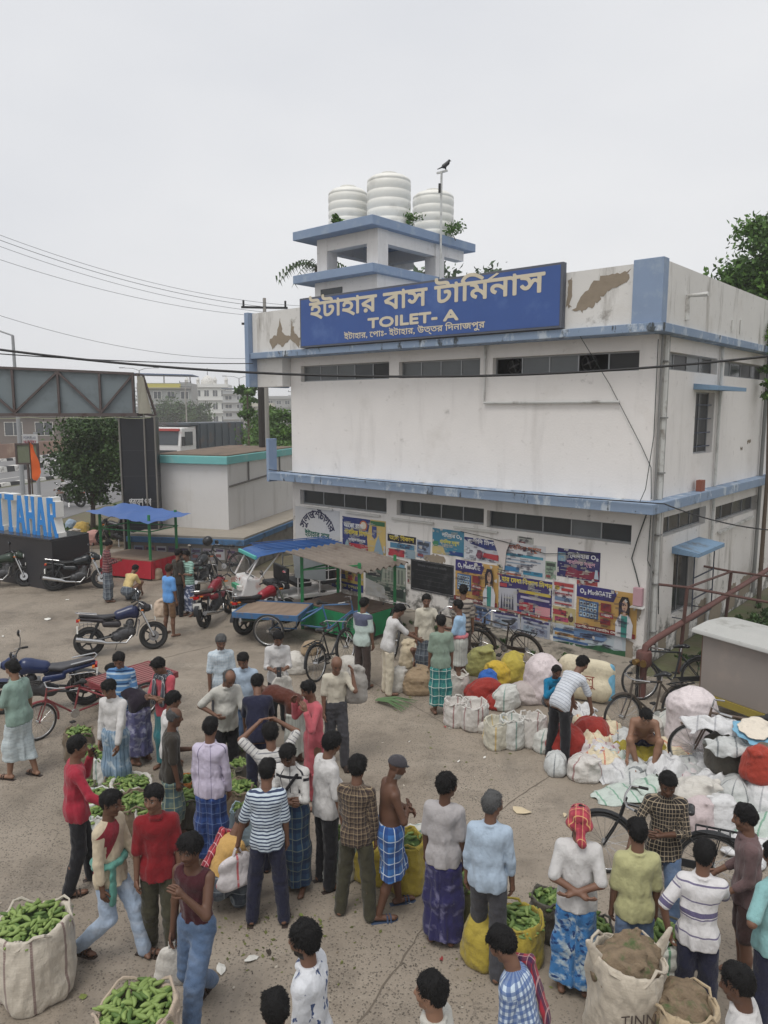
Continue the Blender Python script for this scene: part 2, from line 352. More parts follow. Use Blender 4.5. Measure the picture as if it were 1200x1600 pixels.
def person(label, at, yaw, h=1.66, top=None, bot=None, legs='stand', la='down', ra='down', lean=2, roll=0, head=(10, 0), tone='mid', hair='black', style='short',
           face='', girth=1.0, belly=0, feet='bare', vox=.014, z=0, extra=None, tw=0, flip=False):
    """top: (cloth, sleeve 0-1 (.45 short), hem drop, collar) or None; bot: (kind, cloth, length)"""
    g = girth*.90
    root = thing('person', label, 'person', (at[0], at[1], z), R(yaw), sc=h/1.66)
    hz, ll, rl = LEG[legs]
    if flip: ll, rl = rl, ll
    A = np.array; pel = A((0, -.1 if legs in ('squat', 'sit') else 0, hz+.03)); X = A((math.cos(R(tw)), math.sin(R(tw)), 0)); F0 = A((-math.sin(R(tw)), math.cos(R(tw)), 0))
    def sp(ang): return A((math.sin(R(roll)), 0, 0))*math.cos(R(ang))+F0*math.sin(R(ang))+A((0,0,1))*math.cos(R(ang))*math.cos(R(roll))
    ch = pel+.27*sp(lean*.85); nk = ch+.20*sp(lean*1.1); sd = sp(lean); fw = np.cross(A((0,0,1)) if abs(lean) < 60 else sd, X); fw = np.cross(sd, X); fw /= np.linalg.norm(fw)
    fw = -fw if fw@F0 < -.2 else fw
    if np.cross(X, fw)@sd < 0: fw = -fw
    J = {}
    for s, nm, leg, arm in ((-1, 'L', ll, la), (1, 'R', rl, ra)):
        J['hip'+nm] = pel+A((s*.085*g, 0, -.03)); J['kn'+nm] = A((s*leg[0][0], *leg[0][1:])); J['an'+nm] = A((s*leg[1][0], *leg[1][1:]))
        sh = nk-.045*sd+X*s*.152*(1+(g-1)*.5); J['sh'+nm] = sh
        if isinstance(arm, str): arm = ARM[arm]
        def dv(q): q = A(q, dtype=float); q[0] += max(0, g-.93)*1.6; q = q/np.linalg.norm(q); return X*s*q[0]+F0*q[1]+A((0,0,1))*q[2]
        J['el'+nm] = sh+.27*dv(arm[0]); J['wr'+nm] = J['el'+nm]+.235*dv(arm[1]); J['hd'+nm] = dv(arm[1])
    hp, hyw = head; hr = Matrix.Rotation(R(tw+hyw), 3, 'Z') @ Matrix.Rotation(R(-lean*.55-hp), 3, 'X'); HR = A(hr)
    hc = nk+.07*sd+HR@A((0,.018,.115)); HS = .89
    def H(p): return hc+HR@(A(p, float)*HS)
    def torso(f, e, waist=True):
        f.cone(pel+A((-.035,0,-.02)), pel+A((.035,0,-.02)), .128*g+e, k=.03, flat=(F0, 1.25))
        f.cone(pel, pel+.14*sp(lean*.7), .128*g+e, .122*g+e, k=.04, flat=(fw, 1.3))
        f.cone(ch-.06*sd-X*.02, ch+.07*sd, .138*g+e, .142*g+e, k=.05, flat=(fw, 1.40))
        f.cone(J['shL']*.94+nk*.06, J['shR']*.94+nk*.06, .046+e*.6, k=.05)
        f.cone(nk-.085*sd-X*.075, nk-.085*sd+X*.075, .068+e*.9, k=.05)
        if belly: f.cone(pel+.05*sd+fw*.03, pel+.16*sd+fw*(.02+belly), .11*g+e, k=.06)
    lo = np.min([v for k, v in J.items() if k[:2] != 'hd']+[pel, hc], 0)-.24; hi = np.max([v for k, v in J.items() if k[:2] != 'hd']+[pel, hc], 0)+.24; lo[2] = max(lo[2], -.03)
    # ---- body: one continuous skin
    f = Fld(lo, hi, vox); torso(f, -.012 if top else 0)
    for nm in 'LR':
        s = -1 if nm == 'L' else 1; fd = A((0, 1, 0)); k_, a_ = J['kn'+nm], J['an'+nm]
        f.cone(J['hip'+nm], k_, .078*g, .052, k=.04); f.cone(k_, k_*.6+a_*.4-fd*.012, .052, .05, k=.02); f.cone(k_*.6+a_*.4-fd*.012, a_, .05, .034, k=.02)
        to = a_+A((s*.03, .145, -.055)); f.cone(a_+A((0,-.035,-.045)), to, .034, .028, k=.02, flat=((0,0,1), 1.15)); f.cone(to, to+A((-s*.012,.03,-.005)), .03, .02, k=.015, flat=((0,0,1), 1.4))
        f.cone(J['sh'+nm], J['el'+nm], .047*(.6+.4*g), .035, k=.03); f.cone(J['el'+nm], J['wr'+nm], .036, .024, k=.02)
        pn = X*s; f.cone(J['wr'+nm], J['wr'+nm]+J['hd'+nm]*.06, .024, .034, k=.012, flat=(np.cross(J['hd'+nm], F0+.3*X)+1e-6, 1.35))
    f.cone(nk-.03*sd, H((0,-.015,-.04)), .056, .05, k=.03)
    f.d[f.d > .45] = .45
    V1, Q1 = f.nets()
    hf = Fld(hc-.16, hc+.16, min(.009, vox*.65)); hk = hf.cone
    hk(nk+.01*sd, H((0,-.015,-.04)), .053, .05, k=.03)
    hk(H((0,-.022,.035)), H((0,.012,.035)), .079*HS, .079*HS, k=.01, flat=None); hk(H((0,-.02,.05)), H((0,.0,.05)), .08*HS, k=.02)
    hk(H((0,.03,-.005)), H((0,.048,-.085)), .063*HS, .036*HS, k=.03); hk(H((-.03,-.0,-.055)), H((.03,-.0,-.055)), .04*HS, k=.03)
    hk(H((-.036,.072,.032)), H((.036,.072,.032)), .016, k=.012); hk(H((0,.09,.015)), H((0,.112,-.024)), .010, .014, k=.01); hk(H((-.013,.1,-.027)), H((.013,.1,-.027)), .010, k=.008)
    hk(H((-.018,.084,-.06)), H((.018,.084,-.06)), .011, k=.008); hk(H((0,.07,-.1)), H((0,.066,-.095)), .02, k=.015)
    for s in (-1, 1):
        hk(H((s*.08,-.008,.012)), H((s*.078,-.004,-.025)), .017, .012, k=.008, flat=(HR@A((1,.3,0)), 1.6)); hk(H((s*.042,.066,-.02)), H((s*.035,.07,-.03)), .022, k=.02)
        hk(H((s*.033,.1,.012)), H((s*.03,.1,.012)), .013, sub=True)
    V2, Q2 = hf.nets(); keep = V2[Q2].mean(1)@sd > (nk+.045*sd)@sd; Q2 = Q2[keep]
    # fingers: five to a hand, unequal and bent
    mb = MB()
    for nm in 'LR':
        s = -1 if nm == 'L' else 1; d = J['hd'+nm]; w = J['wr'+nm]; n = X*(-s)+F0*.05; n = n-d*(n@d)
        if np.linalg.norm(n) < .3: n = A((0,0,-1.))-d*(-d[2])
        n /= np.linalg.norm(n); l = np.cross(d, n)
        if l@(F0+A((0,0,.4))) < 0: l = -l
        for i, (off, ln) in enumerate(((.028,.062), (.010,.075), (-.009,.07), (-.027,.054))):
            b0 = w+d*.07+l*off; mb.tube([b0, b0+d*ln*.45+n*.008+l*off*.15, b0+d*ln*.85+n*.026+l*off*.1, b0+d*ln+n*.042], [.0105,.0098,.009,.006], 5)
        b0 = w+d*.022+l*.022; mb.tube([b0, b0+d*.03+l*.024+n*.012, b0+d*.06+l*.028+n*.024], [.013,.0115,.008], 5)
    Q3 = [q if len(q) == 4 else None for q in mb.f]; Q3 = np.array([q for q in Q3 if q]); V3 = np.array([tuple(p) for p in mb.v])
    V = np.concatenate([V1, V2, V3]); Q = np.concatenate([Q1, Q2+len(V1), Q3+len(V1)+len(V2)])
    # cut away the coarse head inside the fine one
    c = np.array(TONE[tone]); T = np.tile(c, (len(V), 1)); q = ((V-hc)@HR)/HS
    T[len(V1)+len(V2):] *= 1.15
    isH = np.zeros(len(V), bool); isH[len(V1):len(V1)+len(V2)] = True
    for s in (-1, 1):
        T[isH & (np.linalg.norm((q-(s*.033,.084,.012))/(1.25,1,.75), axis=1) < .013)] = (.30,.27,.25)
        T[isH & (np.linalg.norm(q-(s*.033,.088,.012), axis=1) < .0085)] = (.012,.009,.008)
        T[isH & (np.linalg.norm((q-(s*.034,.084,.036))/(2.6,2,.75), axis=1) < .0085)] = (.012,.01,.009)
    T[isH & (np.linalg.norm((q-(0,.092,-.06))/(2.2,1.5,.9), axis=1) < .0105)] = c*A((.9,.62,.6))
    if 'm' in face: T[isH & (np.linalg.norm((q-(0,.095,-.043))/(2.6,1.6,.8), axis=1) < .0105)] = (.014,.012,.011)
    if 'b' in face:
        bc = (.25,.24,.23) if hair == 'grey' or 'w' in face else (.014,.012,.011)
        T[isH & (q[:,2] < -.048) & (q[:,1] > -.01) & (q[:,2] > -.125) & ~((np.abs(q[:,0]) < .022) & (np.abs(q[:,2]+.06) < .009))] = bc
    me = arr_mesh('body', V, Q); vcol(me, 'tone', T); finish('body', me, SKIN, root)
    # ---- hair or headgear
    seed0 = int(abs(at[0]*613+at[1]*379)*7) % 99991
    if style != 'bald':
        f = Fld(hc-.17, hc+.17, min(.010, vox*.8)); e = {'short': .008, 'full': .014, 'thin': .005, 'cap': .014, 'ring': .007}[style]
        if style in ('short', 'full', 'thin'):
            g3 = random.Random(int(abs(at[0]*71+at[1]*37)*10)); sx = g3.uniform(-.03,.03)
            f.cone(H((0,-.040,.030)), H((0,-.004,.056)), .078*HS+e, .079*HS+e, k=.02); f.cone(H((0,-.045,.0)), H((0,-.05,-.03)), .066*HS+e*.6, .050*HS+e*.5, k=.03)
            f.cone(H((0,-.026,.052)), H((0,-.008,.050)), .081*HS+e, .080*HS+e*.8, k=.02)
            for kx in (-.045,-.02,.005,.03,.05): f.cone(H((kx,.01,.10)), H((kx+sx,.058+g3.uniform(-.006,.008),.088+g3.uniform(-.008,.006))), .026+e*.5, .014, k=.02)
            for s_ in (-1, 1): f.cone(H((s_*.070,-.01,.05)), H((s_*.073,.014,.006)), .018+e*.3, .007, k=.015)
        else:
            f.cone(H((0,-.022,.035)), H((0,.012,.035)), .079*HS+e, k=.01); f.cone(H((0,-.02,.05)), H((0,.004,.052)), .08*HS+e, k=.02)
        if style == 'ring': f.cut(H((0,0,.075)), HR@A((0,-.45,-.8))); f.cut(H((0,-.01,-.03)), HR@A((0,-.8,.6)))
        elif style == 'cap': f.cut(H((0,.0,.045)), HR@A((0,-.1,1)))
        else: f.cut(H((0,-.06,-.062)), HR@A((0,-.1,1)))
        if style == 'cap':
            for i in range(5): x = (i-2)*.024; f.cone(H((x,.07,.062)), H((x*.8,.145-abs(x)*.7,.045)), .010, .006, k=.012)
        else: f.rough(int(abs(at[0]*977+at[1]*131)) % 9973, .0042, 85)
        V, Q = f.nets()
        if len(V) and style != 'cap':     # locks standing off the head
            g5 = np.random.RandomState(seed0); N = 900 if vox < .0145 else 350; b = V[g5.randint(len(V), size=N)]; o_ = b-hc; o_ /= np.linalg.norm(o_, axis=1)[:, None]
            tn = g5.normal(size=(N,3))*.8-sd*1.1+(HR@A((0,.25,0)) if style == 'full' else 0); tn -= o_*(tn*o_).sum(1)[:, None]; tn /= np.linalg.norm(tn, axis=1)[:, None]; wd_ = np.cross(o_, tn)*.0042; ln_ = (.012+.020*g5.rand(N,1))*(1 if style == 'full' else .7)
            tip = b+tn*ln_+o_*ln_*.10; V4 = np.stack([b-wd_-o_*.003, b+wd_-o_*.003, tip+wd_*.3, tip-wd_*.3], 1).reshape(-1,3); Q = np.concatenate([Q, np.arange(N*4).reshape(-1,4)+len(V)]); V = np.concatenate([V, V4])
        if len(V):
            me = arr_mesh('hair', V, Q)
            if style == 'cap': vvec(me, 'weave', V); finish('cap', me, cloth(S2L(62,60,64)), root)
            else: finish('hair', me, HAIR[hair], root)
    seed = int(abs(at[0]*613+at[1]*379)) % 99991
    def weave(V):
        W = np.zeros_like(V); r = V-ch; along = r@sd; W[:,0] = np.arctan2(r@X, r@fw+1e-9)*.17; W[:,1] = V[:,2] if abs(lean) < 35 else along
        for nm in 'LR':
            for a, b in ((J['sh'+nm], J['el'+nm]), (J['el'+nm], J['wr'+nm])):
                ab = b-a; t = ((V-a)@ab)/(ab@ab); dd = np.linalg.norm(V-a-np.clip(t,0,1)[:,None]*ab, axis=1); s = -1 if nm == 'L' else 1
                m = (dd < .082) & (((V-nk)@X)*s > .15) & (t > .12) | (dd < .07) & (t > .5)
                ad = ab/np.linalg.norm(ab); n1 = np.cross(ad, F0+.2); n1 /= np.linalg.norm(n1); n2 = np.cross(ad, n1); rr = V-a
                W[m,0] = np.arctan2(rr[m]@n1, rr[m]@n2)*.06; W[m,1] = (rr@ad)[m]+.06
        return W
    if top:
        cl, slv, hem, col = (list(top)+[0])[:4]; tuck = hem <= .055; hem = hem if tuck else max(hem, .15)
        f = Fld(lo-.04, hi+.04, vox); torso(f, .013 if tuck else .017)
        if not tuck:
            mid = (J['knL']+J['knR'])/2; f.cone(pel, pel*(1-min(1, hem/.42))+mid*min(1, hem/.42), (.148 if not bot or bot[0] != 'lungi' else .160)*g, (.166 if not bot or bot[0] != 'lungi' else .182)*g, k=.05, flat=(F0, 1.2))
        f.folds(seed, .006, 24, (1,1,.42)); f.folds(seed+1, .004, 46, (1,1,.6))
        x, y, zz = f.grid(); an = np.arctan2(x-ch[0], y-ch[1]+.01); dep = np.clip((nk[2]-.12-zz)/.45, 0, 1); g4 = np.random.RandomState(seed+5)
        if lean < 35: f.d = f.d+((.001+.0065*dep)*(np.sin(an*5+g4.rand()*6+5*zz)+.8*np.sin(an*9+g4.rand()*6-7*zz)+.6*np.sin(an*2-16*zz+g4.rand()*6))).astype(np.float32)
        f.cut(pel+.05*sd if tuck else pel+(.04-hem)*sd, sd)
        if slv > 0:
            for nm in 'LR':
                L = slv*2; a, b, w = J['sh'+nm], J['el'+nm], J['wr'+nm]
                e1 = a+(b-a)*min(1, L); f.cone(a, e1, .054*(.6+.4*g), .055 if L < 1 else .045, k=.028)
                if L > 1: f.cone(b, b+(w-b)*(L-1), .048, .040, k=.015)
                # flat sleeve ends
        else: f.cone(nk+.03*sd, nk+.06*sd, .085, k=.01, sub=True)
        f.folds(seed+3, .0032, 55, (1,1,.6))
        if slv <= .01:
            for s, nm in ((-1,'L'), (1,'R')): f.cone(J['sh'+nm]+X*s*.05, J['sh'+nm]-sd*.06+X*s*.06, .075, k=.01, sub=True)
        if col:
            for i in range(9):
                a0, a1 = (i-.6)/8*6.283, (i+.6)/8*6.283; rr = .066
                f.cone(nk+.02*sd+(X*math.sin(a0)+fw*math.cos(a0))*rr, nk+.02*sd+(X*math.sin(a1)+fw*math.cos(a1))*rr, .013+.012*(i in (0, 8)), k=.012)
        V, Q = f.nets(); me = arr_mesh('shirt', V, Q); vvec(me, 'weave', weave(V)); finish('shirt', me, cl, root)
    if bot:
        kind, cl, ln = bot; f = Fld(lo-.05, hi+.05, vox); wt = pel+.075*sd
        f.cone(pel+A((-.035,0,-.02)), pel+A((.035,0,-.02)), .140*g, k=.03, flat=(F0, 1.22)); f.cone(pel, wt, .143*g, .141*g, k=.04, flat=(fw, 1.25))
        if belly: f.cone(pel+fw*.03, pel+.06*sd+fw*(.02+belly*.8), .11*g, k=.05)
        def shrink():      # nothing pokes through a shirt worn outside
            if top and not (top[2] <= .055) and legs not in ('squat', 'sit'): f.d = f.d+np.float32(.004)+(.045*np.clip((f.grid()[2]-float(pel[2]+.035-max(top[2], .15)))/.03, 0, 1)).astype(np.float32)
        if kind in ('trousers', 'shorts'):
            for nm in 'LR':
                hp_, k_, a_ = J['hip'+nm], J['kn'+nm], J['an'+nm]
                if kind == 'shorts': f.cone(hp_, hp_+(k_-hp_)*ln, .1*g, .088*g, k=.03)
                else: f.cone(hp_, k_, .100*g, .080, k=.03); f.cone(k_, k_+(a_+A((0,0,-.03))-k_)*ln, .080, .068, k=.02)
            f.folds(seed+9, .0075, 26, (1,1,1.3)); shrink(); f.cut(wt, -sd)
        else:
            for nm in 'LR':
                hp_, k_, a_ = J['hip'+nm], J['kn'+nm], J['an'+nm]
                f.cone(hp_, k_, .105*g, .095, k=.09); f.cone(k_, a_, .095, .1, k=.09)
            md = (J['knL']+J['knR'])/2; ma = (J['anL']+J['anR'])/2; f.cone(pel, md, .125, .11, k=.08, flat=(F0, 1.1))
            if legs not in ('squat', 'sit'): f.cone(md, ma, .11, .12, k=.08, flat=(F0, 1.1))
            x, y, zz = f.grid(); an = np.arctan2(x-md[0]*.5, y-md[1]*.5+.02); dep = np.clip((pel[2]+.06-zz)/.7, 0, 1)
            g2 = np.random.RandomState(seed); f.d = f.d+((.004+.010*dep)*(np.sin(an*6+g2.rand()*6+3*zz)+.7*np.sin(an*11+g2.rand()*6-4*zz)+.9*np.sin(an*3+g2.rand()*6))*.7).astype(np.float32)
            f.cone(wt+fw*.085*g-.015*sd, wt+fw*.1*g-.16*sd, .03, .022, k=.03)   # the tucked knot
            f.rough(seed+9, .003, 40); shrink(); f.cut(wt+.01*sd, -sd)
            if legs not in ('squat', 'sit'): f.cut((0,0,max(.05, hz-ln)), (.06,0,1))
        V, Q = f.nets(); me = arr_mesh(kind, V, Q); W = V.copy(); W[:,0] = np.arctan2(V[:,0], V[:,1]+1e-9)*.19; W[:,1] = V[:,2]; vvec(me, 'weave', W); finish(kind, me, cl, root)
    if feet != 'bare':
        for nm in 'LR':
            a_ = J['an'+nm]; s = -1 if nm == 'L' else 1; b = MB()
            ol = [(-.035,-.09),(.03,-.09),(.036,-.03),(.04,.06),(.048,.13),(.03,.185),(-.01,.195),(-.036,.16),(-.038,.06),(-.034,-.03)]
            fz = a_[2]-.088
            b.prism([(a_[0]+s*.012+x*s*.95, a_[1]+y) for x, y in ol], fz-.012, fz+.004, 'xy')
            for y0 in ((.075, .11) if feet != 'shoe' else (.02, .05, .08, .11, .14, .16)):
                b.tube([(a_[0]+s*.02-.043, a_[1]+y0, fz), (a_[0]+s*.02-.025, a_[1]+y0, fz+.055), (a_[0]+s*.02+.02, a_[1]+y0, fz+.058), (a_[0]+s*.02+.045, a_[1]+y0, fz)], .009 if feet != 'shoe' else .018, 5)
            b.build('sandal' if feet != 'shoe' else 'shoe', SANDB if feet == 'blue' else SAND, root, smooth=True)
    root['_j'] = 0; del root['_j']
    if extra: extra(root, dict(J, pel=pel, ch=ch, nk=nk, hc=hc, sd=sd, fw=fw, X=X, F0=F0, H=H))
    return root
# ================================================================ ground, road
def px(x, y, z=0.0):
    """point of the place at height z that is seen at photo position x, y (used once, to lay the plan out)"""
    X = (x-600)/1170; Y = -(y-800)/1170; c, s = math.cos(PITCH), math.sin(PITCH)
    d = (X, c+Y*s, -s+Y*c); t = (z-CAM_H)/d[2]; return (d[0]*t, d[1]*t, z)
def sheet(name, pts, z, mat, thick=0):
    mb = MB()
    if thick: mb.prism([(p[0], p[1]) for p in pts], z-thick, z, 'xy')
    else: mb.add([(p[0], p[1], z) for p in pts], [tuple(range(len(pts)))])
    return tag(mb.build(name, mat, fixn=bool(thick)), kind='structure')
def earth_mat():
    m, t, b = base('earth'); v = nn(t, 'ShaderNodeTexCoord').outputs['Object']
    c = mixc(t, ramp(t, noise(t, v, .06, 5), .42, .6), S2L(118,104,86), S2L(70,86,48)); c = mixc(t, ramp(t, noise(t, v, 1.2, 5), .4, .7), c, S2L(96,86,72))
    t.links.new(c, b.inputs['Base Color']); b.inputs['Roughness'].default_value = .95; bump(t, b, noise(t, v, 6, 5), .5, .05); return m
def yard_mat():
    m, t, b = base('worn_concrete'); v = nn(t, 'ShaderNodeTexCoord').outputs['Object']
    c = mixc(t, ramp(t, noise(t, v, .35, 5, .6), .35, .68), S2L(150,139,125), S2L(124,114,101))
    c = mixc(t, mth(t, 'MULTIPLY', ramp(t, noise(t, v, 1.1, 6, .65), .52, .72), .6), c, S2L(88,80,70))
    c = mixc(t, mth(t, 'MULTIPLY', ramp(t, noise(t, v, .6, 4, .6, (1, 3.5, 1)), .56, .7), .5), c, S2L(160,150,136))
    # exposed aggregate where the surface has worn away
    vo = nn(t, 'ShaderNodeTexVoronoi'); vo.inputs['Scale'].default_value = 34; t.links.new(v, vo.inputs['Vector'])
    wear = ramp(t, noise(t, v, .3, 4, .6), .36, .56)
    spk = mth(t, 'MULTIPLY', mth(t, 'LESS_THAN', vo.outputs['Distance'], .34), mth(t, 'GREATER_THAN', noise(t, v, 30, 2), .44))
    c = mixc(t, mth(t, 'MULTIPLY', spk, mth(t, 'MULTIPLY', wear, .8)), c, S2L(72,66,58))
    vo2 = nn(t, 'ShaderNodeTexVoronoi'); vo2.inputs['Scale'].default_value = 75; t.links.new(v, vo2.inputs['Vector'])
    c = mixc(t, mth(t, 'MULTIPLY', mth(t, 'LESS_THAN', vo2.outputs['Distance'], .22), mth(t, 'MULTIPLY', wear, .55)), c, S2L(176,168,154))
    # damp patches and trodden dirt
    c = mixc(t, mth(t, 'MULTIPLY', ramp(t, noise(t, v, .8, 6, .7), .56, .70), .6), c, S2L(78,68,55))
    # hairline cracks and tyre-darkened tracks
    ed = nn(t, 'ShaderNodeTexVoronoi', feature='DISTANCE_TO_EDGE'); ed.inputs['Scale'].default_value = .55
    dv = nn(t, 'ShaderNodeVectorMath', operation='ADD'); nv = nn(t, 'ShaderNodeTexNoise'); nv.inputs['Scale'].default_value = 2.2; nv.inputs['Detail'].default_value = 5; t.links.new(v, nv.inputs['Vector'])
    t.links.new(v, dv.inputs[0]); t.links.new(nv.outputs['Color'], dv.inputs[1]); t.links.new(dv.outputs[0], ed.inputs['Vector'])
    crk = mth(t, 'MULTIPLY', mth(t, 'LESS_THAN', ed.outputs['Distance'], .0055), ramp(t, noise(t, v, .5, 3), .46, .58)); c = mixc(t, mth(t, 'MULTIPLY', crk, .3), c, S2L(58,52,46))
    c = mixc(t, mth(t, 'MULTIPLY', ramp(t, noise(t, v, .9, 5, .6, (2.2,.35,1)), .55, .68), .35), c, S2L(96,90,82))
    c = mixc(t, mth(t, 'MULTIPLY', ramp(t, noise(t, v, 7, 6, .75), .62, .70), .6), c, S2L(84,74,60))
    t.links.new(c, b.inputs['Base Color'])
    t.links.new(mth(t, 'ADD', mth(t, 'MULTIPLY', noise(t, v, 1.3, 4), .3), .52), b.inputs['Roughness'])
    bump(t, b, mth(t, 'ADD', noise(t, v, 5, 5, .6), mth(t, 'MULTIPLY', vo.outputs['Distance'], .35)), .35, .02); return m
def asphalt_mat():
    m, t, b = base('asphalt'); v = nn(t, 'ShaderNodeTexCoord').outputs['Object']
    c = mixc(t, noise(t, v, .25, 5, .6, (1,.15,1)), S2L(94,94,96), S2L(126,124,122)); t.links.new(c, b.inputs['Base Color']); b.inputs['Roughness'].default_value = .8
    bump(t, b, noise(t, v, 30, 3), .3, .01); return m
YARD = yard_mat(); ASPH = asphalt_mat(); EARTH = earth_mat()
sheet('ground', [(-1500,-300),(1500,-300),(1500,2200),(-1500,2200)], -.012, EARTH)
yard = sheet('yard_pavement', [(-14.5,-4),(15,-4),(15,9),(4.9,14.0),(-3.2,23.4),(-4.2,23.5),(-8.1,24.2),(-8.4,27.5),(-12,27),(-14.5,24)], .0, YARD)
RD = Vector((math.sin(R(9)), math.cos(R(9)), 0)); RN = Vector((RD.y, -RD.x, 0))     # along and across the highway
def rp(a, s, z=0): p = Vector((-24.5, 55.5, z))+RD*s-RN*a; return (p.x, p.y, z)      # a = metres beyond the near kerb
sheet('road', [rp(0,-80),rp(0,900),rp(7.4,900),rp(7.4,-80)], .004, ASPH)
road2 = sheet('road', [rp(8.2,-80),rp(8.2,900),rp(16,900),rp(16,-80)], .0045, ASPH)
sheet('service_lane', [rp(-.5,-38),rp(-.5,30),(-15,90),(-14,62),(-14.8,44),(-15.2,34),(-20,29)], .003, ASPH)
dm = M(S2L(150,122,98), .95, .2, 2, stain=S2L(120,84,66), ssc=.4)
sheet('dirt_verge', [rp(16.6,-60),rp(16.6,120),rp(30,120),rp(30,-60)], .002, dm)
WHT = M(S2L(214,212,206), .8, .1, 12, stain=S2L(120,112,104), ssc=3); BLK = M(S2L(34,34,36), .7)
for a0, lab, zz in ((.0, 'black and white painted kerb along the near edge of the highway', .22), (7.4, 'black and white painted median divider between the two carriageways', .45), (16.0, 'black and white kerb along the far edge of the highway', .25)):
    kb = thing('road_kerb', lab, 'kerb', rp(a0, 0), -R(9)); w = .5 if a0 != 7.4 else .8
    ms = {}
    for i in range(-16, 62):
        nm = i % 2
        if nm not in ms: ms[nm] = MB().prism([(-w,0),(0,0),(-.06,zz),(-w+.06,zz)], 0, .99, 'xz').mesh('block'); ms[nm].materials.append((WHT, BLK)[nm])
        finish('block', ms[nm], None, kb, (0, i*1.0, 0))
lm = M(S2L(205,203,196), .8)
for k in range(-6, 30):
    mb = MB(); p = [rp(3.65, k*7-1.5), rp(3.65, k*7+1.5), rp(3.8, k*7+1.5), rp(3.8, k*7-1.5)]
    mb.add([(q[0], q[1], .0085) for q in p], [(0,1,2,3)]); o = mb.build('lane_marking', lm, fixn=False); o.parent = [x for x in SC.objects if x.name == 'road'][0]
# expansion joint lines of the concrete yard, sunk strips filled with dirt
jm = M(S2L(104,95,84), .95)
for a, b in (((770,1275),(945,1150)), ((0,905),(180,925)), ((290,895),(700,1135)), ((0,1090),(330,1010)), ((560,1600),(780,1275))):
    A = Vector(px(*a)); B = Vector(px(*b)); n = (B-A).cross(Vector((0,0,1))).normalized(); mb = MB(); prev = None
    for i in range(25):
        p = A.lerp(B, i/24)+n*(rnd.random()-.5)*.03; w = .004+.007*rnd.random(); cur = (p-n*w, p+n*w)
        if prev: mb.quad((*prev[0][:2], .004), (*prev[1][:2], .004), (*cur[1][:2], .004), (*cur[0][:2], .004))
        prev = cur
    o = mb.build('expansion_joint', jm, fixn=False); o.parent = yard
# ================================================================ the bus terminus toilet block
BC = Vector((5.122, 14.311, 0)); BR = R(-41)
def wallmat(name, basec, streak, patch, mould=0.0):
    m, t, b = base(name); v = nn(t, 'ShaderNodeTexCoord').outputs['Object']
    c = mixc(t, noise(t, v, 1.1, 5), [x*.92 for x in basec], [min(1,x*1.05) for x in basec])
    s = mth(t, 'MULTIPLY', ramp(t, noise(t, v, 2.2, 6, .62, (1,1,.16)), .56, .74), streak); c = mixc(t, s, c, S2L(132,126,118))
    p = mth(t, 'MULTIPLY', ramp(t, noise(t, v, 1.7, 8, .7), .62, .72), patch); c = mixc(t, p, c, S2L(104,98,88))
    p2 = mth(t, 'MULTIPLY', ramp(t, noise(t, v, .7, 7, .66), .55, .75), .35); c = mixc(t, p2, c, S2L(178,170,158))
    fs = mth(t, 'MULTIPLY', ramp(t, noise(t, v, 6, 7, .72), .60, .68), patch*.55); c = mixc(t, fs, c, S2L(120,112,100))
    sz = nn(t, 'ShaderNodeSeparateXYZ'); t.links.new(v, sz.inputs[0])
    damp = mth(t, 'MULTIPLY', ramp(t, mth(t, 'SUBTRACT', noise(t, v, 2.6, 8, .7), mth(t, 'MULTIPLY', sz.outputs[2], .16)), .40, .52), mould); c = mixc(t, damp, c, S2L(74,72,64))
    t.links.new(c, b.inputs['Base Color']); b.inputs['Roughness'].default_value = .85; bump(t, b, mth(t, 'ADD', noise(t, v, 22, 5), mth(t, 'MULTIPLY', noise(t, v, 1.5, 4), 2.0)), .3, .012); return m
WALL = wallmat('limewash', S2L(228,224,220), .2, .45)
WALLG = wallmat('dirty_limewash', S2L(216,212,207), .8, 1.0, .85)
PARA = wallmat('weathered_limewash', S2L(214,212,208), 1.0, .6)
def bluem():
    m, t, b = base('flaking_blue_paint'); v = nn(t, 'ShaderNodeTexCoord').outputs['Object']
    c = mixc(t, noise(t, v, 2, 5), S2L(118,138,164), S2L(138,154,174)); c = mixc(t, ramp(t, noise(t, v, 2.4, 7, .7, (1,1,.5)), .54, .6), c, S2L(176,186,196))
    c = mixc(t, ramp(t, noise(t, v, 3.1, 8, .72, (1,1,.35)), .58, .63), c, S2L(66,72,76)); t.links.new(c, b.inputs['Base Color']); b.inputs['Roughness'].default_value = .8
    bump(t, b, noise(t, v, 20, 5), .3, .01); return m
BLUE = bluem(); BLUEC = M(S2L(130,148,174), .7, .08, 3, stain=S2L(152,166,182), ssc=2)
GLASS = M((.035,.04,.045), .18, .3, 2, bmp=.02); GLASS2 = M((.11,.12,.125), .3, .3, 2, bmp=.02); GLASS3 = M((.006,.006,.007), .4)
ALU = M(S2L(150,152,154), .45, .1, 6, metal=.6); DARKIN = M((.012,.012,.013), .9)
bld = thing('terminus_building', 'two storey white toilet block with pale blue bands and roof signboard', 'building', BC, BR)
L = -10.2; D = 9.2
FU = [(-9.79,-6.62,5.85,6.27), (-6.31,-3.96,5.85,6.24), (-3.63,-.34,5.84,6.22)]
FL = [(-9.89,-6.70,2.49,2.89), (-6.37,-3.79,2.50,2.88), (-3.71,-.34,2.46,2.85)]
SU = [(.42,3.5,5.87,6.22), (4.0,7.4,5.86,6.22)]; SLo = [(.75,3.3,2.55,2.95), (4.0,7.4,2.45,2.85)]
SW = [(2.24,3.46,4.15,5.47), (1.45,2.72,.72,2.1)]
